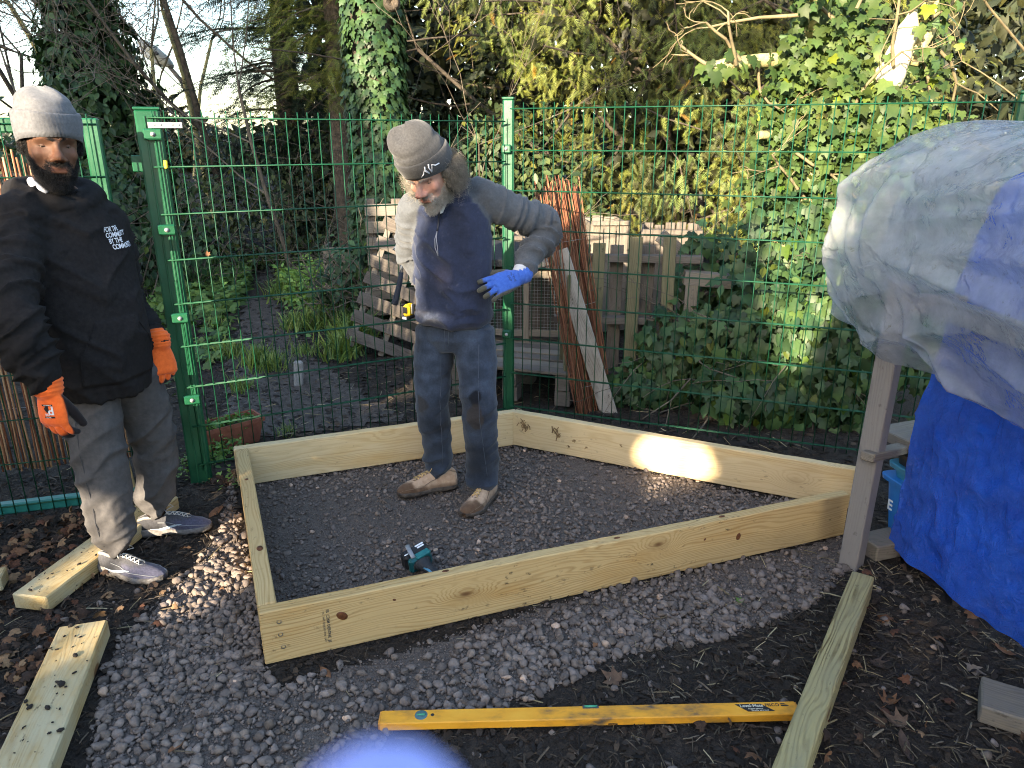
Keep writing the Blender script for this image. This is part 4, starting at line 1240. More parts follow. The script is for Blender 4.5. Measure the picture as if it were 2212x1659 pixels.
def y_post(V, N):
    V = limbfold(V, N, [yRs, yRe, yRw], .027, 22, 3, 5, ([0, .12, .3, .5, .62], [.5, .55, 1.0, .9, 1.2]))
    V = limbfold(V, N, [yLs, yLe, yLw], .016, 26, 9, 5)
    L = (V - np.array(yC)); u = L @ np.array(lat); f_ = L @ np.array(fwd); z = V[:, 2]
    body = sstep(-np.abs(u), -.19, -.13) * (z < 1.38)
    p = np.stack([u * 5 + z * 3, z * 9 - np.abs(u) * 6, f_ * 3], -1)
    V = V + N * (body * .016 * (ridge(p, 5) - .35))[:, None]
    V = V + N * (sstep(-z, -.82, -.765) * body * .007 * np.sin(np.arctan2(f_, u) * 26))[:, None] * .35
    V = V - N * (np.exp(-((z - .785) / .006) ** 2) * body * .006)[:, None]
    fr = f_ > .06
    inp = fr & (z > .80) & (z < 1.02) & (np.abs(u - .02) < .135 - np.clip((z - .90), 0, .12) * .55)
    V = V + N * (inp * .007)[:, None]
    V = V - N * (fr * .004 * np.exp(-((z - 1.40 + .25 * np.abs(u)) / .006) ** 2))[:, None]
    return V, None
MAT['hoodie'] = cloth('faded_black_fleece', [(.3, (.010, .0092, .0097)), (.7, (.020, .018, .018))], 70, .95, 600, .3, sheen=.0)
hoodie = sculpt('hoodie', mb, .0085, 3, MAT['hoodie'], person_y, y_post, YB)
white_print = M_noise('white_print', [(.3, (.55, .56, .60)), (.7, (.72, .73, .77))], 150, 3, .8, 0)
cx = P(214, 497, Y=2.55)
tx = (lat * .985 + Vector((0, 0, .03)) + fwd * -.1).normalized(); tz = (fwd + lat * .35).normalized(); ty = tz.cross(tx).normalized(); tx = ty.cross(tz).normalized()
Tp = Matrix((tx, ty, tz)).transposed().to_4x4()
bv = bvh_of(hoodie, YB)
for i, s_ in enumerate(('FOR THE', 'COMMUNITY', 'BY THE', 'COMMUNITY')):
    pos = cx + tx * (.0055 * i) - ty * (.0205 * i)
    T_ = Matrix.Translation(pos) @ Tp
    ob = text_obj(s_, .0235, white_print, hoodie, T_, 'lettering', 0.0, True, .92, 'LEFT', .68)
    press(ob, bv, -tz, YB, .0055)
for s_ in (-1, 1):      # pocket seam and side seam as stitched ridges
    pts = []
    for k in range(9):
        z = .80 + .22 * k / 8; u_ = .02 + s_ * (.135 - max(0, z - .90) * .55)
        o_ = yC + lat * u_ + fwd * .4 + Vector((0, 0, z)); h = bv.ray_cast(o_, -fwd, .6)
        if h[0]: pts.append(h[0] + fwd * .001 - YB)
    if len(pts) > 2: MB().tube(pts, .0022, 5).build('pocket_seam', MAT['hoodie'], hoodie, True)

# trousers
mb = MB()
loft(mb, [(Vector((-1.522, 2.605, .92)), lat, fwd, .165, .115), (Vector((-1.52, 2.61, .84)), lat, fwd, .172, .128), (Vector((-1.518, 2.62, .77)), lat, fwd, .168, .125), (Vector((-1.516, 2.622, .71)), lat, fwd, .12, .09)], 28)
limb(mb, [yRh + Vector((0, 0, -.02)), yRh * .5 + yRk * .5, yRk, yRk * .45 + yRa * .55, yRa + Vector((-.005, 0, .06)), yRa + Vector((0, 0, .012))], [.098, .095, .088, .083, .070, .052], 20)
limb(mb, [yLh + Vector((0, 0, -.02)), yLh * .5 + yLk * .5, yLk, yLk * .45 + yLa * .55, yLa + Vector((-.005, 0, .06)), yLa + Vector((0, 0, .018))], [.098, .095, .084, .079, .068, .050], 20)
def yt_post(V, N):
    w = ([0, .12, .3, .45, .6, .72], [.5, .4, .9, .6, .8, 1.5])
    V = limbfold(V, N, [yRh, yRk, yRa], .018, 11, 21, 4, w)
    V = limbfold(V, N, [yLh, yLk, yLa], .018, 11, 27, 4, w)
    p = np.stack([V[:, 0] * 7, V[:, 1] * 7, V[:, 2] * 7], -1)
    return V + N * (.006 * (ridge(p, 8) - .3))[:, None], None
MAT['grey_trousers'] = cloth('grey_work_trousers', [(.3, (.058, .056, .058)), (.7, (.090, .085, .085))], 50, .8, 500, .25, sheen=0)
trous = sculpt('trousers', mb, .008, 3, MAT['grey_trousers'], person_y, yt_post, YB)
bv2 = bvh_of(trous, YB)
pts = []
for k in range(14):
    z = .70 - .055 * k; ck = yRh.lerp(yRk, min(1, (yRh.z - z) / (yRh.z - yRk.z))) if z > yRk.z else yRk.lerp(yRa, min(1, (yRk.z - z) / (yRk.z - yRa.z)))
    h = bv2.ray_cast(Vector((ck.x - .01, ck.y - .4, z)), Vector((0, 1, 0)), .6)
    if h[0] and z > .12: pts.append(h[0] + Vector((0, -.001, 0)) - YB)
MB().tube(pts, .0016, 5).build('side_seam', M_plain('dark_thread', (.05, .05, .055), .9), trous, True)
# gloves
MAT['glove_orange'] = cloth('orange_knit', [(.3, (.78, .115, .018)), (.7, (.92, .17, .03))], 80, .85, 900, .3, tint=True)
def glove_y(O, d, n, t, curls, nm, cuff_dir):
    mb = MB(); tips = hand_shapes(mb, O, d, n, t, curls, 1.08, 1.24, .17, (.85, .30, -.55))
    limb(mb, [Vector(O) - Vector(d).normalized() * .045, Vector(O) - Vector(d).normalized() * .0], [.047, .043], 16)
    dn_, nn, tt = np.array(Vector(d).normalized()), np.array(Vector(n).normalized()), np.array(Vector(t).normalized())
    def post(V, N):
        L = V - np.array(O); a = L @ dn_; c_ = L @ nn; s_ = L @ tt
        palm = sstep(-c_ - .25 * np.clip(a - .09, 0, 1), .002, .007) * sstep(a, .0, .012)
        tip = sstep(a, .136, .148); thumb = sstep(s_, .054, .060) * sstep(a, .01, .02)
        k = np.clip(np.maximum.reduce([palm, tip, thumb]), 0, 1)
        V = V + N * (.0012 * k + .0018 * np.sin(a * 420) * (a < .0) * 1.0)[:, None]
        return V, np.ones((len(V), 3)) * (1 - k[:, None]) + np.array([.013, .05, .30]) * k[:, None] * np.array([1, 1, 1])
    return sculpt(nm, mb, .0036, 2, MAT['glove_orange'], person_y, post, YB)
dR = (P(120, 925, Y=2.21) - yRw).normalized()
nR = Vector((-.25, -.95, .18)); nR = (nR - dR * nR.dot(dR)).normalized(); tR = dR.cross(nR); tR = tR if tR.x > 0 else -tR
gR = glove_y(yRw + dR * .010, dR, nR, tR, [(.25, .5, .45), (.2, .55, .5), (.22, .6, .5), (.25, .6, .5)], 'glove', None)
gb = bvh_of(gR, YB)
Tg = Matrix.Translation(yRw + dR * .066 + tR * .006) @ Matrix((-tR, -dR, nR)).transposed().to_4x4()
Tg = Matrix.Translation(yRw + dR * .066 + tR * .006) @ Matrix((-tR, dR.cross(tR).cross(-tR) if False else -dR, (-tR).cross(-dR))).transposed().to_4x4()
if (Tg.to_3x3() @ Vector((0, 0, 1))).dot(nR) < 0:
    Tg = Matrix.Translation(yRw + dR * .066 + tR * .006) @ Matrix((tR, -dR, tR.cross(-dR))).transposed().to_4x4()
Tg = Tg @ Matrix.Rotation(math.pi, 4, 'Z')
blackp = M_plain('black_print', (.012, .011, .014), .6)
flat_poly('badge', [[(-.021, -.0235), (.017, -.0235), (.017, -.0175), (-.021, -.0175)], [(-.021, .0175), (.016, .0175), (.016, .0235), (-.021, .0235)], [(-.006, -.0175), (.004, -.0175), (.012, -.008), (.004, .004), (-.006, .006)]], Tg, blackp, gR, gb, YB, .0006, 2)
for s_, sz, ox, oy in (('P', .040, -.023, -.004), ('red', .0125, -.006, .0115), ('BALTIC', .0062, -.008, .0205), ('Waterproofs', .0052, -.017, -.0205)):
    ob = text_obj(s_, sz, white_print, gR, Tg @ Matrix.Translation((ox, oy, 0)), 'lettering', 0.0, True, .95, 'LEFT'); press(ob, gb, -(Tg.to_3x3() @ Vector((0, 0, 1))), YB, .0012)
dL = (P(366, 845, Y=2.72) - yLw).normalized(); nL = Vector((.75, -.45, .35)); nL = (nL - dL * nL.dot(dL)).normalized(); tL = -nL.cross(dL); tL = tL if tL.y < 0 else -tL
glove_y(yLw - dL * .012, dL, nL, tL, [(.5, .6, .5)] * 4, 'glove', None)
# trainers
tm = {'sole': M_noise('muddy_pale_sole', [(.3, (.06, .05, .04)), (.5, (.14, .13, .125)), (.75, (.22, .21, .21))], 30, 5, .8, .5), 'upper': cloth('grey_mesh', [(.3, (.035, .035, .040)), (.7, (.066, .066, .074))], 120, .8, 900, .5, tint=True),
      'trim': M_plain('silver_trim', (.24, .25, .265), .5), 'lace': M_plain('white_lace', (.42, .40, .37), .8), 'collar': cloth('grey_lining', [(.3, (.20, .19, .18)), (.7, (.27, .26, .25))]), 'logo': M_plain('pale_blue_logo', (.34, .40, .45), .4)}
def onto(o): return o
shoe(person_y, YB, Vector((-1.628, 2.515, 0)), Vector((-1.33, 2.42, 0)), tm, 'trainer', length=.305, side=-1)
shoe(person_y, YB, Vector((-1.605, 2.775, 0)), Vector((-1.315, 2.83, 0)), tm, 'trainer', length=.30, side=1)

# ================================================================== older man
OB = Vector((-.26, 3.12, 0))
ofw = Vector((-.30, -.954, 0)).normalized(); ola = Vector((-ofw.y, ofw.x, 0))      # towards his left hand (+x)
oHead = P(928, 372, Y=2.965)
T_o = head_frame(oHead, Vector((-.36, -.80, -.62)), up=(.06, 0, 1), roll=R(9))
skin_o = skin('pink_skin', [(.3, (.36, .205, .155)), (.7, (.48, .295, .23))], .15)
mb = MB(); head_shapes(mb, T_o, nose=1.25, jaw=1.0)
oRs, oLs = P(897, 452, Y=3.13), P(1045, 432, Y=3.12)
oLe, oLw = P(1180, 492, Y=3.24), P(1122, 596, Y=3.05)
oRe, oRw = P(884, 545, Y=3.30), P(925, 625, Y=3.33)
oRh, oLh = Vector((-.345, 3.18, .83)), Vector((-.165, 3.13, .83))
oRk, oRa = P(934, 862, Y=3.17), Vector((-.355, 3.225, .11))
oLk, oLa = P(1035, 868, Y=3.06), Vector((-.135, 3.10, .11))
oC = Vector((-.25, 3.15, 0))
limb(mb, [Vector((-.255, 3.09, 1.42)), Vector((-.25, 3.13, 1.2)), Vector((-.255, 3.155, .86))], [.07, .12, .12])
limb(mb, [oHead + Vector((.02, .06, -.07)), Vector((-.255, 3.09, 1.40))], [.055, .06])
for a, e, w in ((oRs, oRe, oRw), (oLs, oLe, oLw)): limb(mb, [a, e, w], [.045, .038, .028])
limb(mb, [oRh, oRk, oRa], [.07, .05, .036]); limb(mb, [oLh, oLk, oLa], [.07, .05, .036])
fp = face_post(T_o, beard=(1.0, 1.12, 1.2), lips=(.85, .60, .58), warm=(1.05, .72, .68))
person_o = sculpt('person', mb, .0058, 3, skin_o, None, fp, OB)
person_o.location = OB
tag(person_o, 'bearded older man in dark grey beanie and navy fleece standing inside the timber frame', 'person')
eyes(T_o, person_o, OB, iris=(.04, .05, .06), lid_mat=skin_o, closed=.60, look=R(-35))
Vh, Nh = vtx(person_o.data); Vh = Vh + np.array(OB)
MAT['beard_grey'] = M_noise('grey_hair', [(.3, (.25, .235, .21)), (.7, (.47, .445, .41))], 60, 3, .6, 0, tint=False)
MAT['hair_grey'] = M_noise('grey_brown_hair', [(.3, (.13, .115, .09)), (.7, (.30, .272, .23))], 40, 3, .55, 0)
rt, nr, Lb, r = beard_roots(T_o, Vh, Nh, 11000, 6)
dn = np.array(T_o.to_3x3() @ Vector((0, .4, -1)))
strands('beard', rt - nr * .001, nr * .55 + dn * .8 + r.normal(0, .3, rt.shape), .010 + .007 * sstep(-Lb[:, 2], .07, .11), .0006, MAT['beard_grey'], person_o, .0014, 3, .1, 7, base=OB)
brow = []
for s_ in (-1, 1):
    for k in range(170):
        u = random.random(); q = Vector((s_ * (.012 + .044 * u), .0985 - .030 * u * u + random.gauss(0, .001), .030 + .007 * math.sin(u * 2.6) + random.gauss(0, .0024))); brow.append(T_o @ q)
brow = np.array([tuple(p) for p in brow]); strands('eyebrow', brow, np.tile(np.array(T_o.to_3x3() @ Vector((0, .8, .1))), (len(brow), 1)) + np.random.default_rng(2).normal(0, .3, brow.shape), .009, .0006, MAT['beard_grey'], person_o, 0, 2, .3, 5, base=OB)
# curly hair below the hat
r = np.random.default_rng(12); n = 2800
an = np.where(r.uniform(0, 1, n) < .5, r.uniform(R(-62), R(25), n), r.uniform(R(155), R(242), n))        # sides and back, not the face
zz = r.uniform(-.055, .025, n)
lr = np.stack([np.cos(an) * .080, np.sin(an) * .098 - .012, zz], -1)
Mt = np.array(T_o)
hr = lr @ Mt[:3, :3].T + Mt[:3, 3]
hd = np.stack([np.cos(an) * 1.0, np.sin(an) * .6 - .5, np.full(n, -.75) + r.normal(0, .35, n)], -1) @ Mt[:3, :3].T
strands('hair', hr, hd * .7 + r.normal(0, .22, hd.shape), .062, .0010, MAT['hair_grey'], person_o, .0150, 16, .30, 13, base=OB)
MAT['knit_dark'] = cloth('dark_grey_fleece_knit', [(.3, (.030, .030, .032)), (.7, (.054, .054, .057))], 130, .95, 500, .4)
def o_slump(p, t, a):
    p = p.copy()
    k = math.exp(-((t - .62) / .07) ** 2); p.z -= .010 * k * max(0, math.sin(a + .6)); p.y *= 1 - .07 * k; p.x *= 1 - .05 * k
    p.z += .012 * t * t * math.sin(a * 2 + .5)
    return p
hat_o, cuff_o = beanie(person_o, T_o, OB, MAT['knit_dark'], top=.205, lean=(.030, .012), cuff=.066, front=.044, rear=-.02, slump=o_slump, nrib=50, ribs=.0002, bulge=1.08)
# embroidered white emblem: two seated figures back to back
emb = M_noise('white_embroidery', [(.3, (.6, .6, .66)), (.7, (.8, .8, .85))], 300, 2, .8, .4)
Te = T_o @ Matrix.Translation((-.040, 0, .070)) @ Matrix.Rotation(R(19), 4, 'Z') @ Matrix.Translation((0, .118, 0)) @ Matrix.Rotation(R(90), 4, 'X') @ Matrix.Rotation(R(180), 4, 'Y')
cb = bvh_of(cuff_o, OB)
for pl, w in (([(-.024, -.012), (-.016, -.006), (-.011, .003), (-.004, -.010)], .0022), ([(.024, -.004), (.016, -.001), (.010, .006), (.004, -.009)], .0022), ([(-.003, -.011), (-.008, .004), (-.006, .012)], .0026), ([(.003, -.011), (.0015, .004), (.004, .0125)], .0026)):
    pts = []
    for x, y in pl:
        x, y = x * 1.5, y * 1.5
        o_ = Te @ Vector((x, y, .1)); h = cb.ray_cast(o_, -(Te.to_3x3() @ Vector((0, 0, 1))), .4)
        pts.append((h[0] if h[0] else Te @ Vector((x, y, 0))) + (Te.to_3x3() @ Vector((0, 0, 1))) * .0012 - OB)
    MB().tube(pts, w, 6).build('emblem', emb, hat_o, True)

# fleece
mb = MB()
def oring(z, dx, dy, w, d): return (Vector((oC.x, oC.y, z)) + ola * dx + ofw * dy, ola, ofw, w, d)
loft(mb, [oring(1.462, -.004, .060, .064, .062), oring(1.425, .0, .050, .088, .075), oring(1.395, .0, .042, .145, .092), oring(1.33, .0, .034, .172, .112), oring(1.22, .004, .030, .176, .124), oring(1.08, .006, .024, .172, .132),
          oring(.96, .004, .018, .168, .135), oring(.89, .002, .012, .164, .130), oring(.855, .0, .01, .158, .125)], 36)
limb(mb, [oLs - ola * .05 + Vector((0, .0, .018)), oLs + ola * .01, oLs.lerp(oLe, .5) + Vector((0, 0, .008)), oLe, oLe.lerp(oLw, .5), oLw.lerp(oLe, .14)], [.080, .078, .074, .067, .058, .047], 20)
limb(mb, [oRs + ola * .05 + Vector((0, 0, .012)), oRs - ola * .008, oRs.lerp(oRe, .55), oRe, oRe.lerp(oRw, .6), oRw], [.078, .074, .068, .060, .054, .045], 20)
col_c = Vector((-.262, 3.075, 1.44))
cl = [col_c + Vector((math.cos(a) * .072, math.sin(a) * .068, .006 + .022 * math.sin(a))) for a in np.linspace(R(-75), R(255), 11)]
limb(mb, cl, [.017] + [.021] * 9 + [.017], 10)
NAVY, GREY = np.array([.022, .029, .058]), np.array([.070, .076, .086])
def o_post(V, N):
    V = limbfold(V, N, [oLs, oLe, oLw], .023, 30, 41, 4, ([0, .1, .25, .36, .5, .6], [.25, .5, .9, 1.3, 1.0, .6]))
    V = limbfold(V, N, [oRs, oRe, oRw], .016, 24, 47, 4)
    L = V - np.array(oC); u = L @ np.array(ola); f_ = L @ np.array(ofw); z = V[:, 2]
    body = sstep(-np.abs(u), -.165, -.12) * (z < 1.37)
    p = np.stack([u * 4 - z * 5, z * 8 + u * 7, f_ * 3], -1)
    V = V + N * (body * .021 * (ridge(p, 55) - .35))[:, None]
    V = V + N * (body * sstep(-z, -.97, -.90) * .012 * (ridge(np.stack([u * 5, z * 26, f_ * 5], -1), 57) - .3))[:, None]
    V = V + N * (.010 * np.exp(-((z - .885) / .022) ** 2) * sstep(-np.abs(u), -.19, -.15))[:, None]
    V = V - N * ((f_ > .07) * .006 * np.exp(-(u / .006) ** 2) * sstep(z, 1.20, 1.24))[:, None]
    side = np.where(u > 0, 1, -1)
    dl, _ = seg_dist(V, oLs - ola * .02, oLe); dl2, _ = seg_dist(V, oLe, oLw); dr, _ = seg_dist(V, oRs + ola * .02, oRe); dr2, _ = seg_dist(V, oRe, oRw)
    raglan = np.abs(u) - (.062 + np.clip(1.42 - z, 0, .4) * .42)
    sl = sstep(raglan, -.004, .004) * np.maximum(sstep(-np.minimum(dl, dl2), -.112, -.10), sstep(-np.minimum(dr, dr2), -.105, -.095))
    t = NAVY * (1 - sl[:, None]) + GREY * sl[:, None]
    t = t * np.clip(1 + .22 * fbm(V * 9, 3, 73) + .12 * fbm(V * 45, 2, 74), .5, 1.7)[:, None]
    dust = np.exp(-(((u + .055) / .05) ** 2 + ((z - .90) / .018) ** 2)) * (f_ > .05) * (.5 + .8 * np.clip(vnoise(V * 70, 2), 0, 1)) + .10 * np.clip(vnoise(V * 160, 4) - .70, 0, 1) * 3
    t = t * (1 - np.clip(dust, 0, .8)[:, None]) + np.array([.42, .40, .40]) * np.clip(dust, 0, .8)[:, None]
    mud = np.exp(-(((u - .01) / .04) ** 2 + ((z - 1.08) / .05) ** 2)) * (f_ > .05) * .35
    t = t * (1 - mud[:, None]) + np.array([.085, .065, .07]) * mud[:, None]
    return V, t
MAT['fleece'] = cloth('fleece', [(.3, (.82, .82, .82)), (.7, (1.15, 1.15, 1.15))], 110, .95, 500, .35, tint=True)
fleece = sculpt('fleece_top', mb, .0082, 3, MAT['fleece'], person_o, o_post, OB)
fb = bvh_of(fleece, OB)
zp = []
for k in range(12):
    h = fb.ray_cast(Vector((-.262 - .012 * k / 11, 3.1, 1.405 - .013 * k)) + ofw * .4, -ofw, .6)
    if h[0]: zp.append(h[0] + ofw * .001 - OB)
zm = M_plain('dark_zip', (.03, .032, .045), .4, .4)
if len(zp) > 2:
    z_ = MB().tube(zp, .0034, 6).build('zip', zm, fleece, True)
    b0 = zp[-1]
    for s_ in (-1, 1):
        MB().tube([b0 + Vector((0, -.003, 0)), b0 + Vector((-.006 + s_ * .003, -.010, -.03)), b0 + Vector((-.004 + s_ * .005, -.012, -.065)), b0 + Vector((.002, -.012, -.098))], .0016, 6).build('zip_pull', M_plain('grey_cord', (.33, .33, .36), .6), fleece, True)
MB().add([tuple(Vector(p) - OB) for p in (Vector((-.285, 3.03, 1.412)) + ofw * .03, Vector((-.238, 3.03, 1.412)) + ofw * .03, Vector((-.262, 3.035, 1.335)) + ofw * .075, Vector((-.285, 3.05, 1.412)) + ofw * .02, Vector((-.238, 3.05, 1.412)) + ofw * .02, Vector((-.262, 3.05, 1.335)) + ofw * .05)],
         [(0, 1, 2), (3, 5, 4), (0, 3, 4, 1), (1, 4, 5, 2), (2, 5, 3, 0)]).build('shirt_front', cloth('cream_shirt', [(.3, (.55, .53, .47)), (.7, (.66, .64, .58))]), person_o)
dW = (oLw - oLe).normalized()
mb = MB(); limb(mb, [oLw - dW * .05, oLw + dW * .004], [.040, .038], 16)
sculpt('shirt_cuff', mb, .005, 2, cloth('pale_grey_cuff', [(.3, (.42, .42, .44)), (.7, (.52, .52, .54))]), person_o, None, OB)

# jeans
mb = MB()
loft(mb, [(Vector((-.255, 3.155, .93)), ola, ofw, .145, .105), (Vector((-.255, 3.155, .86)), ola, ofw, .158, .118), (Vector((-.255, 3.155, .79)), ola, ofw, .160, .120), (Vector((-.255, 3.158, .73)), ola, ofw, .12, .09)], 28)
limb(mb, [oRh + Vector((.005, 0, -.02)), oRh * .5 + oRk * .5, oRk, oRk * .5 + oRa * .5, oRa + Vector((0, 0, .05)), oRa + Vector((0, -.005, .0))], [.093, .087, .077, .070, .070, .069], 20)
limb(mb, [oLh + Vector((-.005, 0, -.02)), oLh * .5 + oLk * .5, oLk, oLk * .5 + oLa * .5, oLa + Vector((0, 0, .05)), oLa + Vector((0, -.01, -.02))], [.095, .090, .079, .072, .072, .072], 20)
JEAN = np.array([.022, .031, .050])
def j_post(V, N):
    w = ([0, .12, .32, .45, .6, .75], [.3, .35, .8, .45, .9, 1.6])
    V = limbfold(V, N, [oRh, oRk, oRa], .014, 12, 61, 3, w); V = limbfold(V, N, [oLh, oLk, oLa], .014, 12, 67, 3, w)
    p = np.stack([V[:, 0] * 7, V[:, 1] * 7, V[:, 2] * 8], -1); V = V + N * (.004 * (ridge(p, 8) - .3))[:, None]
    t = np.tile(JEAN, (len(V), 1))
    fade = np.exp(-((V[:, 2] - .66) / .16) ** 2) * sstep(-V[:, 1], -3.16, -3.06)
    t = t * np.clip(1 + .45 * fbm(V * np.array([6., 6., 11.]), 3, 71) + .25 * fbm(V * 34, 2, 72), .45, 1.9)[:, None]
    t = t * (1 + .55 * fade[:, None] * (.7 + .6 * vnoise(V * np.array([6, 6, 60.]), 3))[:, None])
    front = V[:, 1] < 3.12
    def blot(cx, cz, rx, rz, s): 
        d = np.sqrt(((V[:, 0] - cx) / rx) ** 2 + ((V[:, 2] - cz) / rz) ** 2) + .35 * vnoise(V * 38, s); return sstep(-d, -1.05, -.8) * front
    k = blot(oLk.x - .012, oLk.z + .045, .027, .048, 1); t = t * (1 - k[:, None]) + np.array([.006, .008, .014]) * k[:, None]
    k = blot(oLk.x - .012, oLk.z - .045, .042, .065, 2) * .8; t = t * (1 - k[:, None]) + np.array([.030, .024, .020]) * k[:, None]
    k = blot(oRk.x - .045, oRk.z - .005, .045, .04, 3) * .8; t = t * (1 - k[:, None]) + np.array([.018, .018, .02]) * k[:, None]
    return V, t
MAT['jeans'] = cloth('worn_blue_jeans', [(.3, (.8, .8, .8)), (.7, (1.2, 1.2, 1.2))], 120, .85, 900, .25, tint=True)
jeans = sculpt('jeans', mb, .0078, 2, MAT['jeans'], person_o, j_post, OB)
jb = bvh_of(jeans, OB)
thread = M_plain('blue_thread', (.05, .062, .085), .9)
def jseam(p0, p1, n=12):
    pts = []
    for k in range(n + 1):
        q = Vector(p0).lerp(Vector(p1), k / n); h = jb.ray_cast(q + ofw * .35, -ofw, .6)
        if h[0]: pts.append(h[0] + ofw * .0008 - OB)
    if len(pts) > 2: MB().tube(pts, .0014, 5).build('seam', thread, jeans, True)
jseam((-.255, 3.15, .85), (-.258, 3.15, .74), 8); jseam((-.235, 3.15, .85), (-.24, 3.15, .77), 8); jseam((-.19, 3.15, .845), (-.12, 3.15, .835), 8)
jseam(oLh + Vector((.055, 0, -.05)), oLa + Vector((.045, 0, .05)), 18); jseam(oRh + Vector((.06, 0, -.12)), oRa + Vector((.05, 0, .05)), 18)
# blue glove on the hip
MAT['glove_blue'] = cloth('blue_knit', [(.3, (.03, .085, .36)), (.7, (.05, .125, .46))], 80, .85, 900, .35, tint=True)
gO = oLw + Vector((-.008, -.012, -.004)); gd_ = (P(1035, 632, Y=2.945) - gO).normalized(); gn = Vector((.05, -.88, .42)); gn = (gn - gd_ * gn.dot(gd_)).normalized(); gt = gn.cross(gd_); gt = gt if gt.z > 0 else -gt
mb = MB(); hand_shapes(mb, gO, gd_, gn, gt, [(.12, .25, .2), (.12, .28, .25), (.14, .3, .25), (.18, .3, .25)], 1.10, 1.14, .18, (.45, .55, -.7))
limb(mb, [gO - gd_ * .045, gO], [.037, .035], 16)
def g_post(V, N):
    L = V - np.array(gO); a = L @ np.array(gd_); c_ = L @ np.array(gn); s_ = L @ np.array(gt)
    tip = sstep(a + .004 * vnoise(V * 90, 3), .142, .150); palm = sstep(-c_ - .2 * np.clip(a - .09, 0, 1), .004, .009) * sstep(a, -.01, .01); low = sstep(-s_, .034 - .05 * np.clip(a - .09, 0, .02), .040)
    k = np.clip(np.maximum.reduce([tip, palm, low * sstep(a, .0, .02)]), 0, 1)
    ta = np.ones((len(V), 3)) * (1 - k[:, None]) + np.array([1.6, .62, .13]) * k[:, None]
    return V + N * (.0012 * k + .0014 * np.sin(a * 380) * (a < .005))[:, None], ta
gO_ = sculpt('glove', mb, .0036, 2, MAT['glove_blue'], person_o, g_post, OB)
gb2 = bvh_of(gO_, OB)
Tt = Matrix.Translation(gO + gd_ * .028 + gt * .004) @ Matrix((-gt, -gd_, gt.cross(gd_))).transposed().to_4x4()
if (Tt.to_3x3() @ Vector((0, 0, 1))).dot(gn) < 0: Tt = Matrix.Translation(gO + gd_ * .028 + gt * .004) @ Matrix((gt, -gd_, (gt).cross(-gd_))).transposed().to_4x4()
for s_, oy in (('ACTIVE', .0), ('GRIP', -.018)):
    ob = text_obj(s_, .0135, M_plain('dark_blue_print', (.02, .04, .12), .8), gO_, Tt @ Matrix.Translation((0, oy, 0)), 'lettering', 0.0, True, 1.0, 'CENTER'); press(ob, gb2, -(Tt.to_3x3() @ Vector((0, 0, 1))), OB, .0008)
# right hand behind the hip
gq = (Vector((.3, .3, -.8))).normalized()
mb = MB(); hand_shapes(mb, oRw, gq, Vector((-.6, .75, -.05)), Vector((.7, .6, .35)), [(.2, .3, .3)] * 4, .95, 1.0)
sculpt('glove', mb, .0045, 2, MAT['glove_blue'], person_o, lambda V, N: (V, np.ones((len(V), 3))), OB)
bm_ = {'sole': M_noise('muddy_boot_sole', [(.3, (.035, .028, .022)), (.6, (.085, .068, .055)), (.8, (.15, .13, .11))], 40, 5, .9, .6), 'upper': cloth('tan_leather', [(.3, (.34, .22, .14)), (.7, (.50, .36, .25))], 45, .75, 300, .35, tint=True),
      'trim': M_plain('brown_seam', (.16, .11, .075), .8), 'lace': M_noise('tan_lace', [(.3, (.45, .29, .11)), (.7, (.62, .43, .2))], 200, 2, .8, .3), 'collar': cloth('tan_lining', [(.3, (.30, .21, .14)), (.7, (.4, .29, .2))])}
shoe(person_o, OB, Vector((-.272, 3.235, 0)), Vector((-.545, 3.135, 0)), bm_, 'boot', 'boot', length=.295, side=-1)
shoe(person_o, OB, Vector((-.088, 3.185, 0)), Vector((-.212, 2.905, 0)), bm_, 'boot', 'boot', length=.30, side=1)
# ================================================================== bench with covers at the right
bench = empty('timber_bench', (1.355, 2.54, 0), 0)
def bpart(nm, c_, s_, mat, rot=(0, 0, 0), b=.004):
    """box part with its length along local x"""
    o = MB().box((0, 0, 0), s_, b).build(nm, MAT[mat], bench); o.location = Vector(c_) - bench.location; o.rotation_euler = rot; return o
bpart('leg', (1.362, 2.54, .56), (1.16, .072, .072), 'grey_post', (R(42), R(-89.2), 0))
bpart('leg', (1.98, 2.52, .53), (1.1, .07, .07), 'grey_post', (0, R(-90), 0)); bpart('leg', (1.62, 1.05, .53), (1.1, .07, .07), 'grey_post', (0, R(-90), 0)); bpart('leg', (2.25, 1.05, .53), (1.1, .07, .07), 'grey_post', (0, R(-90), 0))
a, b2 = P(1873, 987, Y=2.47), P(1950, 968, Y=2.70)
def beam(nm, a, b2, th, h, mat):
    d = b2 - a; o = bpart(nm, (a + b2) / 2, (d.length, th, h), mat); o.rotation_euler = d.to_track_quat('X', 'Z').to_euler(); return o
beam('rail', a, b2, .05, .034, 'old_wood')
beam('shelf_board', P(1930, 950, Y=2.74), P(2075, 925, Y=2.86), .20, .045, 'old_wood')
beam('rail', Vector((1.50, 2.5, 1.06)), Vector((1.62, 1.0, 1.06)), .05, .07, 'grey_post'); beam('rail', Vector((1.40, 2.56, 1.06)), Vector((2.1, 2.52, 1.06)), .05, .07, 'grey_post')
tag(bench, 'weathered timber bench with a grey leg, under the plastic and blue covers', 'bench')
# offcut under the bench
timber('timber_offcut', (tuple(P(1868, 1200, z=0)[:2]), tuple((P(1868, 1200, z=0) + Vector((.30, .10, 0)))[:2])), .12, .07, MAT['old_wood'], 'short timber offcut behind the foot of the grey bench leg')

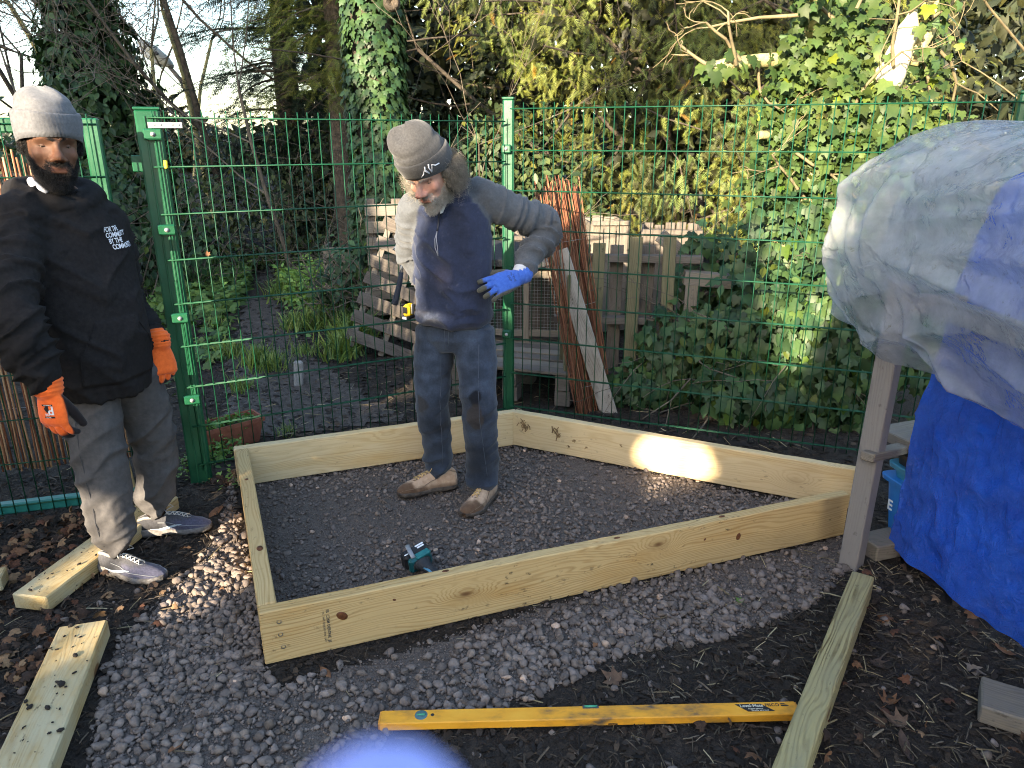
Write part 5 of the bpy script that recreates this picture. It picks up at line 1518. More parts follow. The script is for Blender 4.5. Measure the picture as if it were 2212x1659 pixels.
# stacked plastic boxes
def tub(c_, s_, mat, label, taper=.88, rz=0.0, rim=.022):
    root = empty('storage_box', c_, rz)
    L_, W_, H_ = s_
    def ringb(f, z): return [(sx * L_ / 2 * f, sy * W_ / 2 * f, z) for sx, sy in ((-1, -1), (1, -1), (1, 1), (-1, 1))]
    def rr(f, z, r_=.03):
        out = []
        for sx, sy, a0 in ((1, 1, 0), (-1, 1, 90), (-1, -1, 180), (1, -1, 270)):
            for k in range(5):
                a = R(a0 + k * 22.5); out.append((sx * (L_ / 2 * f - r_) + r_ * math.cos(a), sy * (W_ / 2 * f - r_) + r_ * math.sin(a), z))
        return out
    def shell(lv):
        vs = [p for f, z in lv for p in rr(f, z)]; n = 20
        fs = [(j * n + k, j * n + (k + 1) % n, (j + 1) * n + (k + 1) % n, (j + 1) * n + k) for j in range(len(lv) - 1) for k in range(n)]
        return vs, fs + [tuple(range(n))[::-1], tuple((len(lv) - 1) * n + k for k in range(n))]
    v, f = shell([(taper, 0), (taper + .01, .01), (1.0, H_ - rim)]); MB().add(v, f).build('tub', mat, root, False, True)
    v, f = shell([(1.0, H_ - rim + .001), (1.07, H_ - rim), (1.08, H_ - .004), (1.06, H_)]); MB().add(v, f).build('rim', mat, root, False, True)
    return tag(root, label, 'box', 'storage boxes stacked under the blue cover')
blue_p = M_noise('blue_plastic', [(.3, (.012, .13, .42)), (.7, (.02, .18, .52))], 12, 4, .38, .03, spec=.5)
teal_p = M_noise('teal_plastic', [(.3, (.02, .16, .27)), (.7, (.035, .21, .33))], 12, 4, .4, .03, spec=.5)
bx0 = tub((1.815, 2.53, .0), (.42, .56, .30), blue_p, 'bright blue plastic box at the bottom of the stack', rz=R(10))
tub((1.815, 2.53, .245), (.40, .53, .115), teal_p, 'dull teal plastic box nested in the blue one', rz=R(10), taper=.93)
tub((1.815, 2.53, .335), (.40, .53, .085), MAT['black_plastic'], 'black plastic tray on top of the box stack', rz=R(10), taper=.95)
fd = Matrix.Rotation(R(10), 3, 'Z') @ Vector((-1, 0, 0))
text_obj('E', .062, MAT['white_paint'], bx0, Matrix.Translation((-.203, .235, .17)) @ Matrix.Rotation(R(-90), 4, 'Z') @ Matrix.Rotation(R(90), 4, 'X') @ Matrix.Rotation(R(3), 4, 'Z'), 'lettering', .0006, True)

# translucent sheet: profile across the bench, swept along it, sagging and creased
def sweep(name, prof_of_y, ys, ns, disp, mat, label, cat, thick=None):
    rows = []
    for y in ys:
        pr = [Vector(p) for p in prof_of_y(y)]
        ext = [pr[0] * 2 - pr[1]] + pr + [pr[-1] * 2 - pr[-2]]
        pts = []
        for i in range(ns):
            g = i / (ns - 1) * (len(pr) - 1); k = min(int(g), len(pr) - 2); t = g - k
            p0, p1, p2, p3 = ext[k:k + 4]
            pts.append(.5 * ((2 * p1) + (p2 - p0) * t + (2 * p0 - 5 * p1 + 4 * p2 - p3) * t * t + (3 * p1 - p0 - 3 * p2 + p3) * t ** 3))
        rows.append(pts)
    V = np.array([[tuple(p) for p in r_] for r_ in rows]); m_ = len(ys)
    du = np.gradient(V, axis=0); dv = np.gradient(V, axis=1); N = np.cross(du, dv); N /= np.linalg.norm(N, axis=2)[:, :, None] + 1e-9
    if N[m_ // 2, ns // 2, 0] > 0: N = -N
    S, Yq = np.meshgrid(np.linspace(0, 1, ns), np.array(ys))
    V = V + N * disp(S, Yq, V)[:, :, None]
    ii, jj = np.meshgrid(np.arange(ns - 1), np.arange(m_ - 1)); k0 = (jj * ns + ii).ravel()
    F = np.stack([k0, k0 + 1, k0 + ns + 1, k0 + ns], -1)
    o = link(name, big_mesh(name, V.reshape(-1, 3), F, mat, True))
    return tag(o, label, cat)
def sheet_prof(y):
    k = np.clip((y - 2.50) / .30, 0, 1)          # drops over the far end
    e = 1 - k ** 2
    n = np.clip((2.45 - y) / .6, 0, 1)
    X = [2.35, 2.15, 1.85, 1.55, 1.36, 1.22, 1.135, 1.10, 1.13, 1.175, 1.22, 1.31]
    Z = [1.30, 1.55, 1.655, 1.675, 1.655, 1.595, 1.49, 1.30, 1.165, 1.06, .97, .855]
    hem = [1.30, 1.43, 1.44][0] + .13 * np.clip((2.5 - y) / .2, 0, 1)
    out = []
    for i, (x, z) in enumerate(zip(X, Z)):
        t = i / (len(X) - 1)
        lx = x + n * .10 * math.sin(t * math.pi) + (hem - 1.30) * max(0, t - .55) / .45
        lz = z - n * .03 * t
        lz = .88 + (lz - .88) * (.25 + .75 * e) if lz > .88 else lz
        lx = lx + (1 - e) * .12
        out.append((lx, y - .05 * math.sin(t * math.pi) * k, lz))
    return out
def hatn(x): return np.maximum(0, 1 - np.abs(x))
def sheet_disp(S, Y, V):
    p = V.reshape(-1, 3)
    q = np.stack([p[:, 0] * 1.8 + p[:, 2] * 1.4, p[:, 1] * 2.2 - p[:, 2] * 2, p[:, 2] * 1.3], -1)
    d = .022 * fbm(q, 2, 3) - .012 + .005 * (ridge(np.stack([p[:, 0] * 6 + p[:, 2] * 8, p[:, 1] * 10, p[:, 2] * 5], -1), 35, 1) ** 2 - .2)
    d = d.reshape(S.shape)
    for (ya, za, yb, zb, w, h) in ((2.33, 1.52, 2.37, 1.20, .035, .050), (2.52, 1.36, 2.57, 1.08, .03, .045), (2.46, 1.01, 1.90, 1.12, .045, .050), (2.36, 1.01, 1.85, .84, .05, .050), (2.30, 1.26, 1.5, 1.18, .045, .045), (2.36, 1.01, 2.57, .90, .035, .035),
                                 (2.22, 1.44, 1.6, 1.56, .03, .030), (2.28, 1.38, 1.6, 1.48, .025, .022), (2.44, 1.46, 2.41, 1.16, .028, .034), (2.30, 1.60, 2.62, 1.40, .04, .030), (2.15, 1.30, 1.5, 1.36, .03, .03), (2.26, 1.12, 2.05, .86, .035, .035), (2.55, 1.55, 2.48, 1.25, .025, .03), (2.0, 1.05, 1.4, .95, .04, .04), (2.62, 1.2, 2.66, .98, .03, .03)):
        a, b_ = np.array([ya, za]), np.array([yb, zb]); dd = b_ - a; L2 = dd @ dd
        Q = np.stack([V[:, :, 1], V[:, :, 2]], -1) - a
        t = np.clip((Q @ dd) / L2, 0, 1); dist = np.linalg.norm(Q - t[..., None] * dd, axis=-1)
        d = d + h * hatn(dist / (w * 1.5)) ** 1.4 * (.4 + .6 * np.sin(np.clip(t * 1.1, 0, 1) * math.pi)) * (V[:, :, 0] < 1.6)
    return d
m, nt, b, out = nmat('cloudy_polythene')
co = coords(nt, (1, 1, 1), 'Object', False)
n1 = nd(nt, 'ShaderNodeTexNoise', {'Vector': co, 'Scale': 5.0, 'Detail': 6, 'Roughness': .65})
n2 = nd(nt, 'ShaderNodeTexNoise', {'Vector': co, 'Scale': 38.0, 'Detail': 6, 'Roughness': .7})
c_ = ramp(nt, n1.outputs[0], [(.3, (.46, .48, .50)), (.7, (.62, .63, .65))])
grime = nd(nt, 'ShaderNodeMapRange', {0: n2.outputs[0], 1: .57, 2: .66, 3: 0, 4: .85})
grm = math_(nt, 'MULTIPLY', grime.outputs[0], nd(nt, 'ShaderNodeMapRange', {0: n1.outputs[0], 1: .45, 2: .62, 3: .1, 4: 1}).outputs[0])
c_ = mixc(nt, grm, c_, (.17, .16, .10))
nt.links.new(c_, b.inputs['Base Color']); b.inputs['Roughness'].default_value = .16; b.inputs['Specular IOR Level'].default_value = .55
tr = nd(nt, 'ShaderNodeBsdfTranslucent'); nt.links.new(c_, tr.inputs[0])
mx = nd(nt, 'ShaderNodeMixShader'); mx.inputs[0].default_value = .40; nt.links.new(b.outputs[0], mx.inputs[1]); nt.links.new(tr.outputs[0], mx.inputs[2])
tp = nd(nt, 'ShaderNodeBsdfTransparent'); tp.inputs[0].default_value = (.93, .95, .97, 1)
mx2 = nd(nt, 'ShaderNodeMixShader'); nt.links.new(mx.outputs[0], mx2.inputs[1]); nt.links.new(tp.outputs[0], mx2.inputs[2])
al = nd(nt, 'ShaderNodeMapRange', {0: n1.outputs[0], 1: .3, 2: .7, 3: .62, 4: .44})
nt.links.new(math_(nt, 'SUBTRACT', al.outputs[0], math_(nt, 'MULTIPLY', grm, .3)), mx2.inputs[0]); nt.links.new(mx2.outputs[0], out.inputs[0])
n3 = nd(nt, 'ShaderNodeTexNoise', {'Vector': co, 'Scale': 16.0, 'Detail': 5, 'Roughness': .6, 'Distortion': .6})
vz = nd(nt, 'ShaderNodeTexVoronoi', {'Vector': mixc(nt, .12, co, n3.outputs[1]), 'Scale': 7.0}, feature='DISTANCE_TO_EDGE')
vr = nd(nt, 'ShaderNodeMapRange', {0: vz.outputs[0], 1: 0, 2: .10, 3: 1, 4: 0})
bump(nt, b, math_(nt, 'ADD', math_(nt, 'MULTIPLY', n3.outputs[0], .6), math_(nt, 'MULTIPLY', vr.outputs[0], .45)), .8, .018)
sweep('plastic_sheet', sheet_prof, np.linspace(2.80, 1.0, 220), 200, sheet_disp, m, 'cloudy grimy plastic sheet draped over the top of the bench', 'plastic sheet')

# blue tarpaulin hanging below it
def tarp_prof(y0):
    # y0 runs along the top edge; the free edge fans out towards the far end
    u = (2.60 - y0) / 1.5
    far = np.clip(1 - u * 3.2, 0, 1)
    top = Vector((1.98, y0, 1.52)); t1 = Vector((1.72, y0, 1.48)); t2 = Vector((1.62 + .06 * u, y0, 1.22)); t3 = Vector((1.575 + .12 * u, y0, .84))
    mid = Vector((1.555 + .17 * u, y0 + .01 * far, .52)); low = Vector((1.533 + .24 * u, y0 + .02 * far, .20)); bot = Vector((1.522 + .31 * u, y0 + .03 * far, .045 + .015 * math.sin(u * 9)))
    return [top, t1, t2, t3, mid, low, bot]
def tarp_disp(S, Y, V):
    p = V.reshape(-1, 3)
    tent = lambda n_: .35 - np.abs(n_)
    d = .045 * tent(vnoise(np.stack([p[:, 1] * 4.5 + p[:, 2] * .8, p[:, 2] * .9, p[:, 0]], -1), 12)) + .022 * tent(vnoise(np.stack([p[:, 1] * 9 - p[:, 2] * 3, p[:, 2] * 6 + p[:, 1] * 3, p[:, 0] * 3], -1), 15)) + .014 * tent(vnoise(np.stack([p[:, 1] * 24, p[:, 2] * 20, p[:, 0] * 9], -1), 16))
    return d.reshape(S.shape)
m, nt, b, out = nmat('blue_tarpaulin')
co = coords(nt, (1, 1, 1), 'Object', False)
n1 = nd(nt, 'ShaderNodeTexNoise', {'Vector': co, 'Scale': 7.0, 'Detail': 5, 'Roughness': .65})
c_ = ramp(nt, n1.outputs[0], [(.3, (.004, .070, .52)), (.7, (.010, .125, .74))])
nt.links.new(c_, b.inputs['Base Color']); b.inputs['Roughness'].default_value = .24; b.inputs['Specular IOR Level'].default_value = .8
n2 = nd(nt, 'ShaderNodeTexNoise', {'Vector': co, 'Scale': 26.0, 'Detail': 8, 'Roughness': .68, 'Distortion': .8})
n3 = nd(nt, 'ShaderNodeTexWave', {'Vector': co, 'Scale': 110.0, 'Distortion': .4}); n3.bands_direction = 'Z'
h = math_(nt, 'ADD', math_(nt, 'ABSOLUTE', math_(nt, 'SUBTRACT', n2.outputs[0], .5)), math_(nt, 'MULTIPLY', n3.outputs[0], .03)); bump(nt, b, h, 1.0, .034)
tarp = sweep('blue_tarpaulin', tarp_prof, np.linspace(2.60, 1.0, 210), 150, tarp_disp, m, 'blue woven tarpaulin hanging from the bench to the ground', 'tarpaulin')
ey = P(1906, 1183, Y=2.615)
MB().lathe([(.0045, .004), (.006, .005), (.010, .004), (.011, 0)], 14, Matrix.Translation(ey + Vector((-.012, -.008, 0))) @ Matrix.Rotation(R(-75), 4, 'Y') @ Matrix.Rotation(R(20), 4, 'X')).build('eyelet', MAT['steel'], tarp, True)
# ================================================================== timber things behind the fence
def slab(parent, nm, c_, s_, mat, rot=(0, 0, 0), b=.003):
    o = MB().box((0, 0, 0), s_, b).build(nm, MAT[mat] if isinstance(mat, str) else mat, parent); o.location = c_; o.rotation_euler = rot; return o
V90 = R(-90)
# pallet set on edge behind the right panel: five upright boards on three rails
q = empty('pallet', P(1375, 850, Y=4.62) * Vector((1, 1, 0)), R(-6))
for x, h, mt, top in ((-.48, .98, 'green_wood', 1.0), (-.29, 1.0, 'green_wood', 1.0), (-.06, 1.05, 'green_wood', 1.04), (.155, 1.06, 'green_wood', 1.045), (.30, .76, 'old_wood', .80)):
    slab(q, 'board', (x, -.05, top - h / 2), (h, .078, .02), mt, (R(90), V90 + random.gauss(0, .012), 0))
for x in (-.38, -.17, .03): slab(q, 'board', (x, .06, .50), (.95, .085, .018), 'dark_wood', (R(90), V90, 0))
for z in (.90, .50, .12): slab(q, 'rail', (-.10, .0, z), (.92, .075, .045), 'dark_wood', (0, 0, 0))
slab(q, 'block', (.40, -.02, .78), (.30, .09, .085), 'old_wood', (0, R(4), 0))
tag(q, 'upright pallet of greenish boards behind the right mesh panel', 'pallet')
q = slab(None, 'timber_brace', P(1470, 545, Y=4.85), (.36, .05, .09), 'old_wood', (0, R(38), 0)); tag(q, 'short weathered timber sloping across the top of the greenish pallet', 'timber')
# leaning brushwood roll and whitewashed plank
a_, b_ = P(1213, 392, Y=4.62), P(1300, 925, Y=4.36); d = a_ - b_
br = empty('brushwood_roll', b_); br.rotation_euler = d.to_track_quat('Z', 'Y').to_euler()
for i in range(100):
    x = -.15 + .0036 * i + random.gauss(0, .004); y = random.gauss(0, .018)
    link('stick', reedm[1 + 2 * (i % 3)], br, (x, y, random.gauss(0, .02)), (random.gauss(0, .006), random.gauss(0, .012) + x * .10, random.random() * 6), (.85, .85, d.length * random.uniform(.93, 1.02)))
for z in (.3, .8, 1.2): MB().tube([(math.cos(t) * .125, math.sin(t) * .045, z) for t in np.linspace(0, 6.28, 17)], .0014, 5).build('binding_wire', MAT['steel'], br)
tag(br, 'rust-brown brushwood roll leaning on the mesh behind the older man\'s elbow', 'brushwood roll')
a_, b_ = P(1208, 540, Y=4.42), P(1325, 925, Y=4.28); d = a_ - b_
o = MB().box((d.length / 2, 0, 0), (d.length, .022, .105), .003).build('whitewashed_plank', MAT['white_wood']); o.location = b_; o.rotation_euler = d.to_track_quat('X', 'Z').to_euler(); o.rotation_euler.rotate_axis('X', R(10))
tag(o, 'flaking whitewashed plank leaning in front of the brushwood roll', 'plank')
o = MB().box((.42, 0, 0), (.84, .02, .07), .003).build('upright_board', MAT['green_wood']); o.location = P(1216, 905, Y=4.40); o.location.z = .0; o.rotation_euler = (R(90), V90 + .02, 0)
tag(o, 'thin pale upright board left of the leaning whitewashed plank', 'board')
# hutch with felt roof and wire front
q = empty('animal_hutch', P(1150, 760, Y=5.3) * Vector((1, 1, 0)), R(-8))
felt = M_noise('roofing_felt', [(.3, (.018, .019, .022)), (.7, (.04, .042, .047))], 60, 5, .9, .5)
slab(q, 'roof', (0, 0, .82), (.75, .55, .05), felt, (R(6), R(2), 0))
slab(q, 'back', (0, .22, .45), (.66, .02, .72), 'dark_wood'); slab(q, 'side', (-.32, 0, .45), (.02, .44, .70), 'dark_wood'); slab(q, 'side', (.32, 0, .45), (.02, .44, .70), 'dark_wood')
for x in (-.31, -.02, .31): slab(q, 'front_post', (x, -.22, .45), (.70, .05, .04), 'old_wood', (0, V90, 0))
for z in (.30, .72): slab(q, 'front_rail', (0, -.225, z), (.60, .03, .05), 'old_wood')
mb = MB()
for k in range(26): mb.tube([(-.30 + .024 * k, -.238, .32), (-.30 + .024 * k, -.238, .70)], .0011, 4)
for k in range(16): mb.tube([(-.30, -.238, .32 + .024 * k), (.30, -.238, .32 + .024 * k)], .0011, 4)
mb.build('wire_netting', MAT['steel'], q)
tag(q, 'low wire-fronted hutch with a dark felt roof behind the middle post', 'hutch')
# flat pallet on the ground below it
q = empty('pallet', P(1140, 835, Y=4.85) * Vector((1, 1, 0)), R(-18))
for k in range(7): slab(q, 'board', (0, -.38 + k * .125, .225 + random.gauss(0, .003)), (.80, .10, .02), 'old_wood' if k % 2 else 'dark_wood', (0, 0, random.gauss(0, .01)))
for x in (-.35, 0, .35): slab(q, 'bearer', (x, 0, .16), (.09, .84, .10), 'dark_wood')
for x in (-.35, 0, .35):
    for y in (-.36, .0, .36): slab(q, 'block', (x, y, .055), (.10, .10, .10), 'dark_wood')
tag(q, 'grey slatted pallet lying flat on the ground below the hutch', 'pallet')
# compost bins catching the sun
def bin_(at, w, h, n, mt, label, rz, dep=.6):
    q = empty('compost_bin', at, rz)
    for k in range(n):
        slab(q, 'board', (-w / 2 + (k + .5) * w / n, -dep / 2, h / 2 + random.gauss(0, .01)), (h, w / n - .012, .02), mt, (R(90), V90 + random.gauss(0, .01), 0))
        slab(q, 'board', (-w / 2 + (k + .5) * w / n, dep / 2, h / 2 + random.gauss(0, .01)), (h, w / n - .012, .02), mt, (R(90), V90, 0))
    for s_ in (-1, 1):
        for k in range(4): slab(q, 'board', (s_ * w / 2, 0, h * (k + .5) / 4), (dep, h / 4 - .012, .02), mt, (R(90), 0, R(90)))
    slab(q, 'rim', (0, -dep / 2 - .02, h + .0), (w, .05, .035), mt)
    return tag(q, label, 'compost bin')
bin_(Vector((1.30, 6.05, .03)), .46, .90, 5, 'dark_wood', 'pale compost bin of upright boards behind the greenish pallet', R(-10))
bin_(Vector((.80, 6.5, .03)), .32, .92, 3, 'old_wood', 'sunlit pale timber bin behind the brushwood roll', R(4))
bin_(Vector((.35, 6.5, .03)), .75, .80, 6, 'dark_wood', 'dark board bin behind the hutch roof', R(3))
# pallets to the left of the older man
q = empty('pallet', P(868, 700, Y=6.15) * Vector((1, 1, 0)), R(5))
for k in range(8): slab(q, 'board', (0, -.05, .10 + k * .138), (.50, .095, .02), 'old_wood', (R(90), random.gauss(0, .02), random.gauss(0, .01)))
for x in (-.21, 0, .21): slab(q, 'bearer', (x, 0, .58), (1.14, .07, .075), 'dark_wood', (0, V90, 0))
tag(q, 'pale pallet standing on end behind the hanging hammer', 'pallet')
q = empty('pallet', P(815, 752, Y=5.5) * Vector((1, 1, 0)), R(10))
lean = empty('tmp')
bpy.data.objects.remove(lean, do_unlink=True)
M0 = Matrix.Translation(Vector((.02, .0, .0))) @ Matrix.Rotation(R(-14), 4, 'X') @ Matrix.Rotation(R(21), 4, 'Y')
def lp(nm, c_, s_, mt, rz=0.0):
    o = MB().box((0, 0, 0), s_, .003).build(nm, MAT[mt], q); o.matrix_local = M0 @ Matrix.Translation(c_) @ Matrix.Rotation(rz, 4, 'Y') @ Matrix.Rotation(R(90), 4, 'X'); return o
for k in range(7): lp('board', (0, -.045, .08 + k * .148), (.60, .092, .02), 'dark_wood', random.gauss(0, .03) + R(2))
for x in (-.24, .0, .24):
    o = MB().box((0, 0, 0), (1.04, .07, .045), .003).build('bearer', MAT['old_wood'], q); o.matrix_local = M0 @ Matrix.Translation((x, .0, .52)) @ Matrix.Rotation(R(-90), 4, 'Y')
tag(q, 'dark grey pallet leaning over beside the older man\'s hip', 'pallet')
q = empty('planter_box', P(800, 600, Y=7.2) * Vector((1, 1, 0)), R(4))
for k in range(4): slab(q, 'board', (0, -.2, .10 + k * .155), (.8, .145, .02), 'old_wood', (R(90), 0, 0))
for s_ in (-1, 1):
    for k in range(4): slab(q, 'board', (s_ * .4, 0, .10 + k * .155), (.4, .145, .02), 'old_wood', (R(90), 0, R(90)))
slab(q, 'fill', (0, 0, .55), (.78, .38, .06), MAT['soil'], b=.01)
tag(q, 'low weathered planter box beyond the leaning dark pallet', 'planter')
# stub of concrete in the mud, terracotta trough by the gate post
conc = M_noise('rough_concrete', [(.3, (.17, .16, .15)), (.7, (.30, .29, .275))], 40, 6, .9, .6)
o = MB().box((0, 0, .075), (.062, .055, .19), .012).build('concrete_stub', conc, loc=P(645, 832, z=0)); o.rotation_euler = (R(-6), R(5), R(20)); tag(o, 'grey concrete stub standing in the mud beyond the mesh', 'stub')
terr = M_noise('terracotta_plastic', [(.3, (.17, .055, .032)), (.7, (.28, .10, .06))], 18, 5, .7, .2)
tr_ = empty('plant_trough', P(492, 968, z=0) + Vector((0, .06, 0)), R(42))
def trough(L_, W_, H_, t_=.01):
    lv = [(.82, 0, 0), (1.0, H_, 0), (1.07, H_, 0), (1.07, H_ + .022, 0), (1.0, H_ + .022, 0), (.96, H_ - .03, 0)]
    vs = [(sx * L_ / 2 * f - (0 if True else 0), sy * W_ / 2 * f, z) for f, z, _ in lv for sx, sy in ((-1, -1), (1, -1), (1, 1), (-1, 1))]
    fs = [(j * 4 + k, j * 4 + (k + 1) % 4, (j + 1) * 4 + (k + 1) % 4, (j + 1) * 4 + k) for j in range(len(lv) - 1) for k in range(4)] + [(3, 2, 1, 0)]
    return MB().add(vs, fs)
trough(.32, .16, .12).build('trough', terr, tr_, False, True)
MB().box((0, 0, .10), (.29, .135, .02), .004).build('soil_fill', MAT['soil'], tr_)
tag(tr_, 'terracotta trough of small green plants behind the mesh by the gate post', 'trough')
# ================================================================== vegetation: tools
IVY_V = np.array([(0, .38, .05), (0, 0, 0), (.30, -.12, -.03), (.50, .14, -.05), (.33, .30, 0), (.43, .56, -.05), (.19, .62, 0), (0, 1.0, -.10), (-.19, .62, 0), (-.43, .56, -.05), (-.33, .30, 0), (-.50, .14, -.05), (-.30, -.12, -.03)], float)
IVY_F = np.array([(0, i, i + 1) for i in range(1, 12)] + [(0, 12, 1)])
LEAF_V = np.array([(0, 0, 0), (.22, .30, .05), (.25, .55, .05), (0, 1, -.08), (-.25, .55, .05), (-.22, .30, .05), (0, .5, -.02)], float)
LEAF_F = np.array([(0, 1, 6), (1, 2, 6), (2, 3, 6), (3, 4, 6), (4, 5, 6), (5, 0, 6)])
DIA_V = np.array([(0, 0, 0), (.28, .45, .06), (0, 1, -.06), (-.28, .45, .06)], float)
DIA_F = np.array([(0, 1, 2), (0, 2, 3)])
def sprig_template(n=9, w=.26):
    vs, fs = [], []
    for k in range(n):
        y = .06 + .92 * k / n; z = -.22 * y * y; l_ = w * (1 - .55 * k / n)
        for s_ in (-1, 1):
            i = len(vs); vs += [(0, y, z), (0, y + .055, z), (s_ * l_, y + .17, z - .05)]; fs.append((i, i + 1, i + 2) if s_ > 0 else (i + 1, i, i + 2))
    i = len(vs); vs += [(.012, 0, 0), (-.012, 0, 0), (0, 1.0, -.22)]; fs.append((i, i + 1, i + 2))
    return np.array(vs), np.array(fs)
SPR_V, SPR_F = sprig_template()
def orient(N, D):
    N = N / (np.linalg.norm(N, axis=1)[:, None] + 1e-9)
    Y = D - (D * N).sum(1)[:, None] * N; Y /= np.linalg.norm(Y, axis=1)[:, None] + 1e-9
    return np.stack([np.cross(Y, N), Y, N], -1)
def tints(n, r, lo=.6, hi=1.35, warm=.12, odd=.0, oddc=(1.8, 1.2, .5)):
    g = r.uniform(lo, hi, n); w = r.normal(0, warm, n)
    t = np.stack([g * (1 + w), g * (1 + w * .3), g * (1 - w)], -1)
    k = r.uniform(0, 1, n) < odd; t[k] = np.array(oddc) * r.uniform(.6, 1.2, (k.sum(), 1))
    return np.clip(t, .05, 4)
def shell(blobs, n, r, inner=.72, jit=.12, front=None):
    """points near the skin of a group of ellipsoids, with outward normals; hidden ones inside other blobs dropped"""
    w = np.array([(b[1][0] * b[1][1] + b[1][1] * b[1][2] + b[1][0] * b[1][2]) for b in blobs]); w = w / w.sum()
    k = r.choice(len(blobs), n, p=w)
    c_ = np.array([b[0] for b in blobs])[k]; rad = np.array([b[1] for b in blobs])[k]
    d = r.normal(size=(n, 3)); d /= np.linalg.norm(d, axis=1)[:, None]
    if front is not None: d[:, 1] = np.where((d[:, 1] > .35) & (r.uniform(0, 1, n) < front), -d[:, 1], d[:, 1])
    f = 1 - (1 - inner) * r.uniform(0, 1, n) ** 1.6 + r.normal(0, jit, n)
    f += .16 * vnoise(d * 3.0 + c_ * 2, 31)
    p = c_ + d * rad * f[:, None]; nrm = d / rad; nrm /= np.linalg.norm(nrm, axis=1)[:, None]
    return p, nrm
def clumped(blobs, nc, per, r, spread, **kw):
    p, nn = shell(blobs, nc, r, **kw)
    P_ = np.repeat(p, per, 0) + r.normal(0, 1, (nc * per, 3)) * spread; N_ = np.repeat(nn, per, 0)
    return P_, N_, np.repeat(np.arange(nc), per)
def segs(L, n=5):
    """list of (p0, p1, r0, r1) -> tube mesh"""
    p0 = np.array([a[0] for a in L]); p1 = np.array([a[1] for a in L]); r0 = np.array([a[2] for a in L]); r1 = np.array([a[3] for a in L])
    d = p1 - p0; f = frames(d, np.zeros(len(L)))
    an = np.linspace(0, 2 * math.pi, n, endpoint=False)
    c2 = np.stack([np.cos(an), np.sin(an), np.zeros(n)], -1)
    ring = np.einsum('nij,kj->nki', f, c2)
    V = np.concatenate([p0[:, None] + ring * r0[:, None, None], p1[:, None] + ring * r1[:, None, None]], 1)
    q = np.array([[k, (k + 1) % n, n + (k + 1) % n, n + k] for k in range(n)])
    F = (q[None] + (np.arange(len(L)) * 2 * n)[:, None, None]).reshape(-1, 4)
    return V.reshape(-1, 3), F
def grow(p, d, L, r_, depth, out, rg, gnarl=.25, up=.1, kids=(2, 4), shrink=.68, rs=.6, steps=4, ang=.75, minr=.002):
    """recursive bare branch"""
    p = np.array(p, float); d = np.array(d, float); d /= np.linalg.norm(d)
    for k in range(steps):
        nd_ = d + rg.normal(0, gnarl, 3) * (.6 if depth > 2 else 1) + np.array([0, 0, up]); nd_ /= np.linalg.norm(nd_)
        q = p + nd_ * L / steps; ra, rb = r_ * (1 - .45 * k / steps), r_ * (1 - .45 * (k + 1) / steps)
        out.append((p, q, max(ra, minr), max(rb, minr)))
        if depth > 0 and (k > 0 or steps < 3):
            for _ in range(rg.integers(kids[0], kids[1]) if k == steps - 1 else rg.integers(0, 2)):
                s_ = nd_ + rg.normal(0, ang, 3); grow(q, s_, L * shrink * rg.uniform(.7, 1.15), rb * rs, depth - 1, out, rg, gnarl, up, kids, shrink, rs, steps, ang, minr)
        p, d = q, nd_
def path_trunk(pts, rad, n=12, rough=.12, seed=0, sub=8):
    mb = MB(); q, rr = [], []
    pts = [Vector(p) for p in pts]; ext = [pts[0] * 2 - pts[1]] + pts + [pts[-1] * 2 - pts[-2]]
    for i in range(len(pts) - 1):
        p0, p1, p2, p3 = ext[i:i + 4]
        for k in range(sub):
            t = k / sub; q.append(.5 * ((2 * p1) + (p2 - p0) * t + (2 * p0 - 5 * p1 + 4 * p2 - p3) * t * t + (3 * p1 - p0 - 3 * p2 + p3) * t ** 3)); rr.append(rad[i] * (1 - t) + rad[i + 1] * t)
    q.append(pts[-1]); rr.append(rad[-1])
    mb.tube(q, rr, n); V = mb.v[0]
    c_ = np.repeat(np.array([tuple(p) for p in q]), n, 0)
    d = V - c_; f = 1 + rough * vnoise(V * 9, seed) + rough * .6 * vnoise(V * 25, seed + 1); mb.v[0] = c_ + d * f[:, None]
    return mb, q, rr
def mk(name, parts, mat, parent=None, smooth=False):
    V, F, T = joinvf(parts); return link(name, big_mesh(name, V, F, mat, smooth, T), parent)
bark_d = M_noise('dark_bark', [(.3, (.030, .024, .018)), (.55, (.07, .056, .042)), (.8, (.13, .105, .08))], 18, 6, .9, .8, 40, .02, rnd=False, kind='Object')
bark_y = M_noise('sunlit_yellow_bark', [(.3, (.20, .17, .07)), (.55, (.36, .32, .15)), (.8, (.50, .46, .28))], 16, 6, .85, .7, 40, .015, rnd=False)  # yellow of the sunlit trunks and branches put into the bark colour
bark_p = M_noise('bare_pale_wood', [(.3, (.42, .36, .22)), (.6, (.62, .56, .40)), (.8, (.72, .67, .52))], 12, 5, .8, .4, 40, .01, rnd=False)
twig_m = M_noise('twigs', [(.3, (.055, .045, .035)), (.7, (.14, .115, .085))], 6, 4, .85, 0, rnd=False)
twig_y = M_noise('yellowish_twigs', [(.3, (.085, .068, .038)), (.7, (.20, .165, .09))], 6, 4, .85, 0, rnd=False)
ivy_m = M_leaf('ivy_leaves', [(.35, (.020, .046, .017)), (.65, (.045, .085, .028))], 7, .48, .18, spec=.28)
ivy_b = M_leaf('bright_ivy_leaves', [(.35, (.028, .056, .014)), (.65, (.066, .098, .026))], 5, .5, .25, spec=.2)
yew_m = M_leaf('yew_needles', [(.3, (.075, .100, .018)), (.7, (.16, .175, .036))], 2.2, .55, .28)
con_m = M_leaf('dark_conifer_needles', [(.3, (.012, .026, .016)), (.7, (.026, .045, .026))], 2, .6, .15)
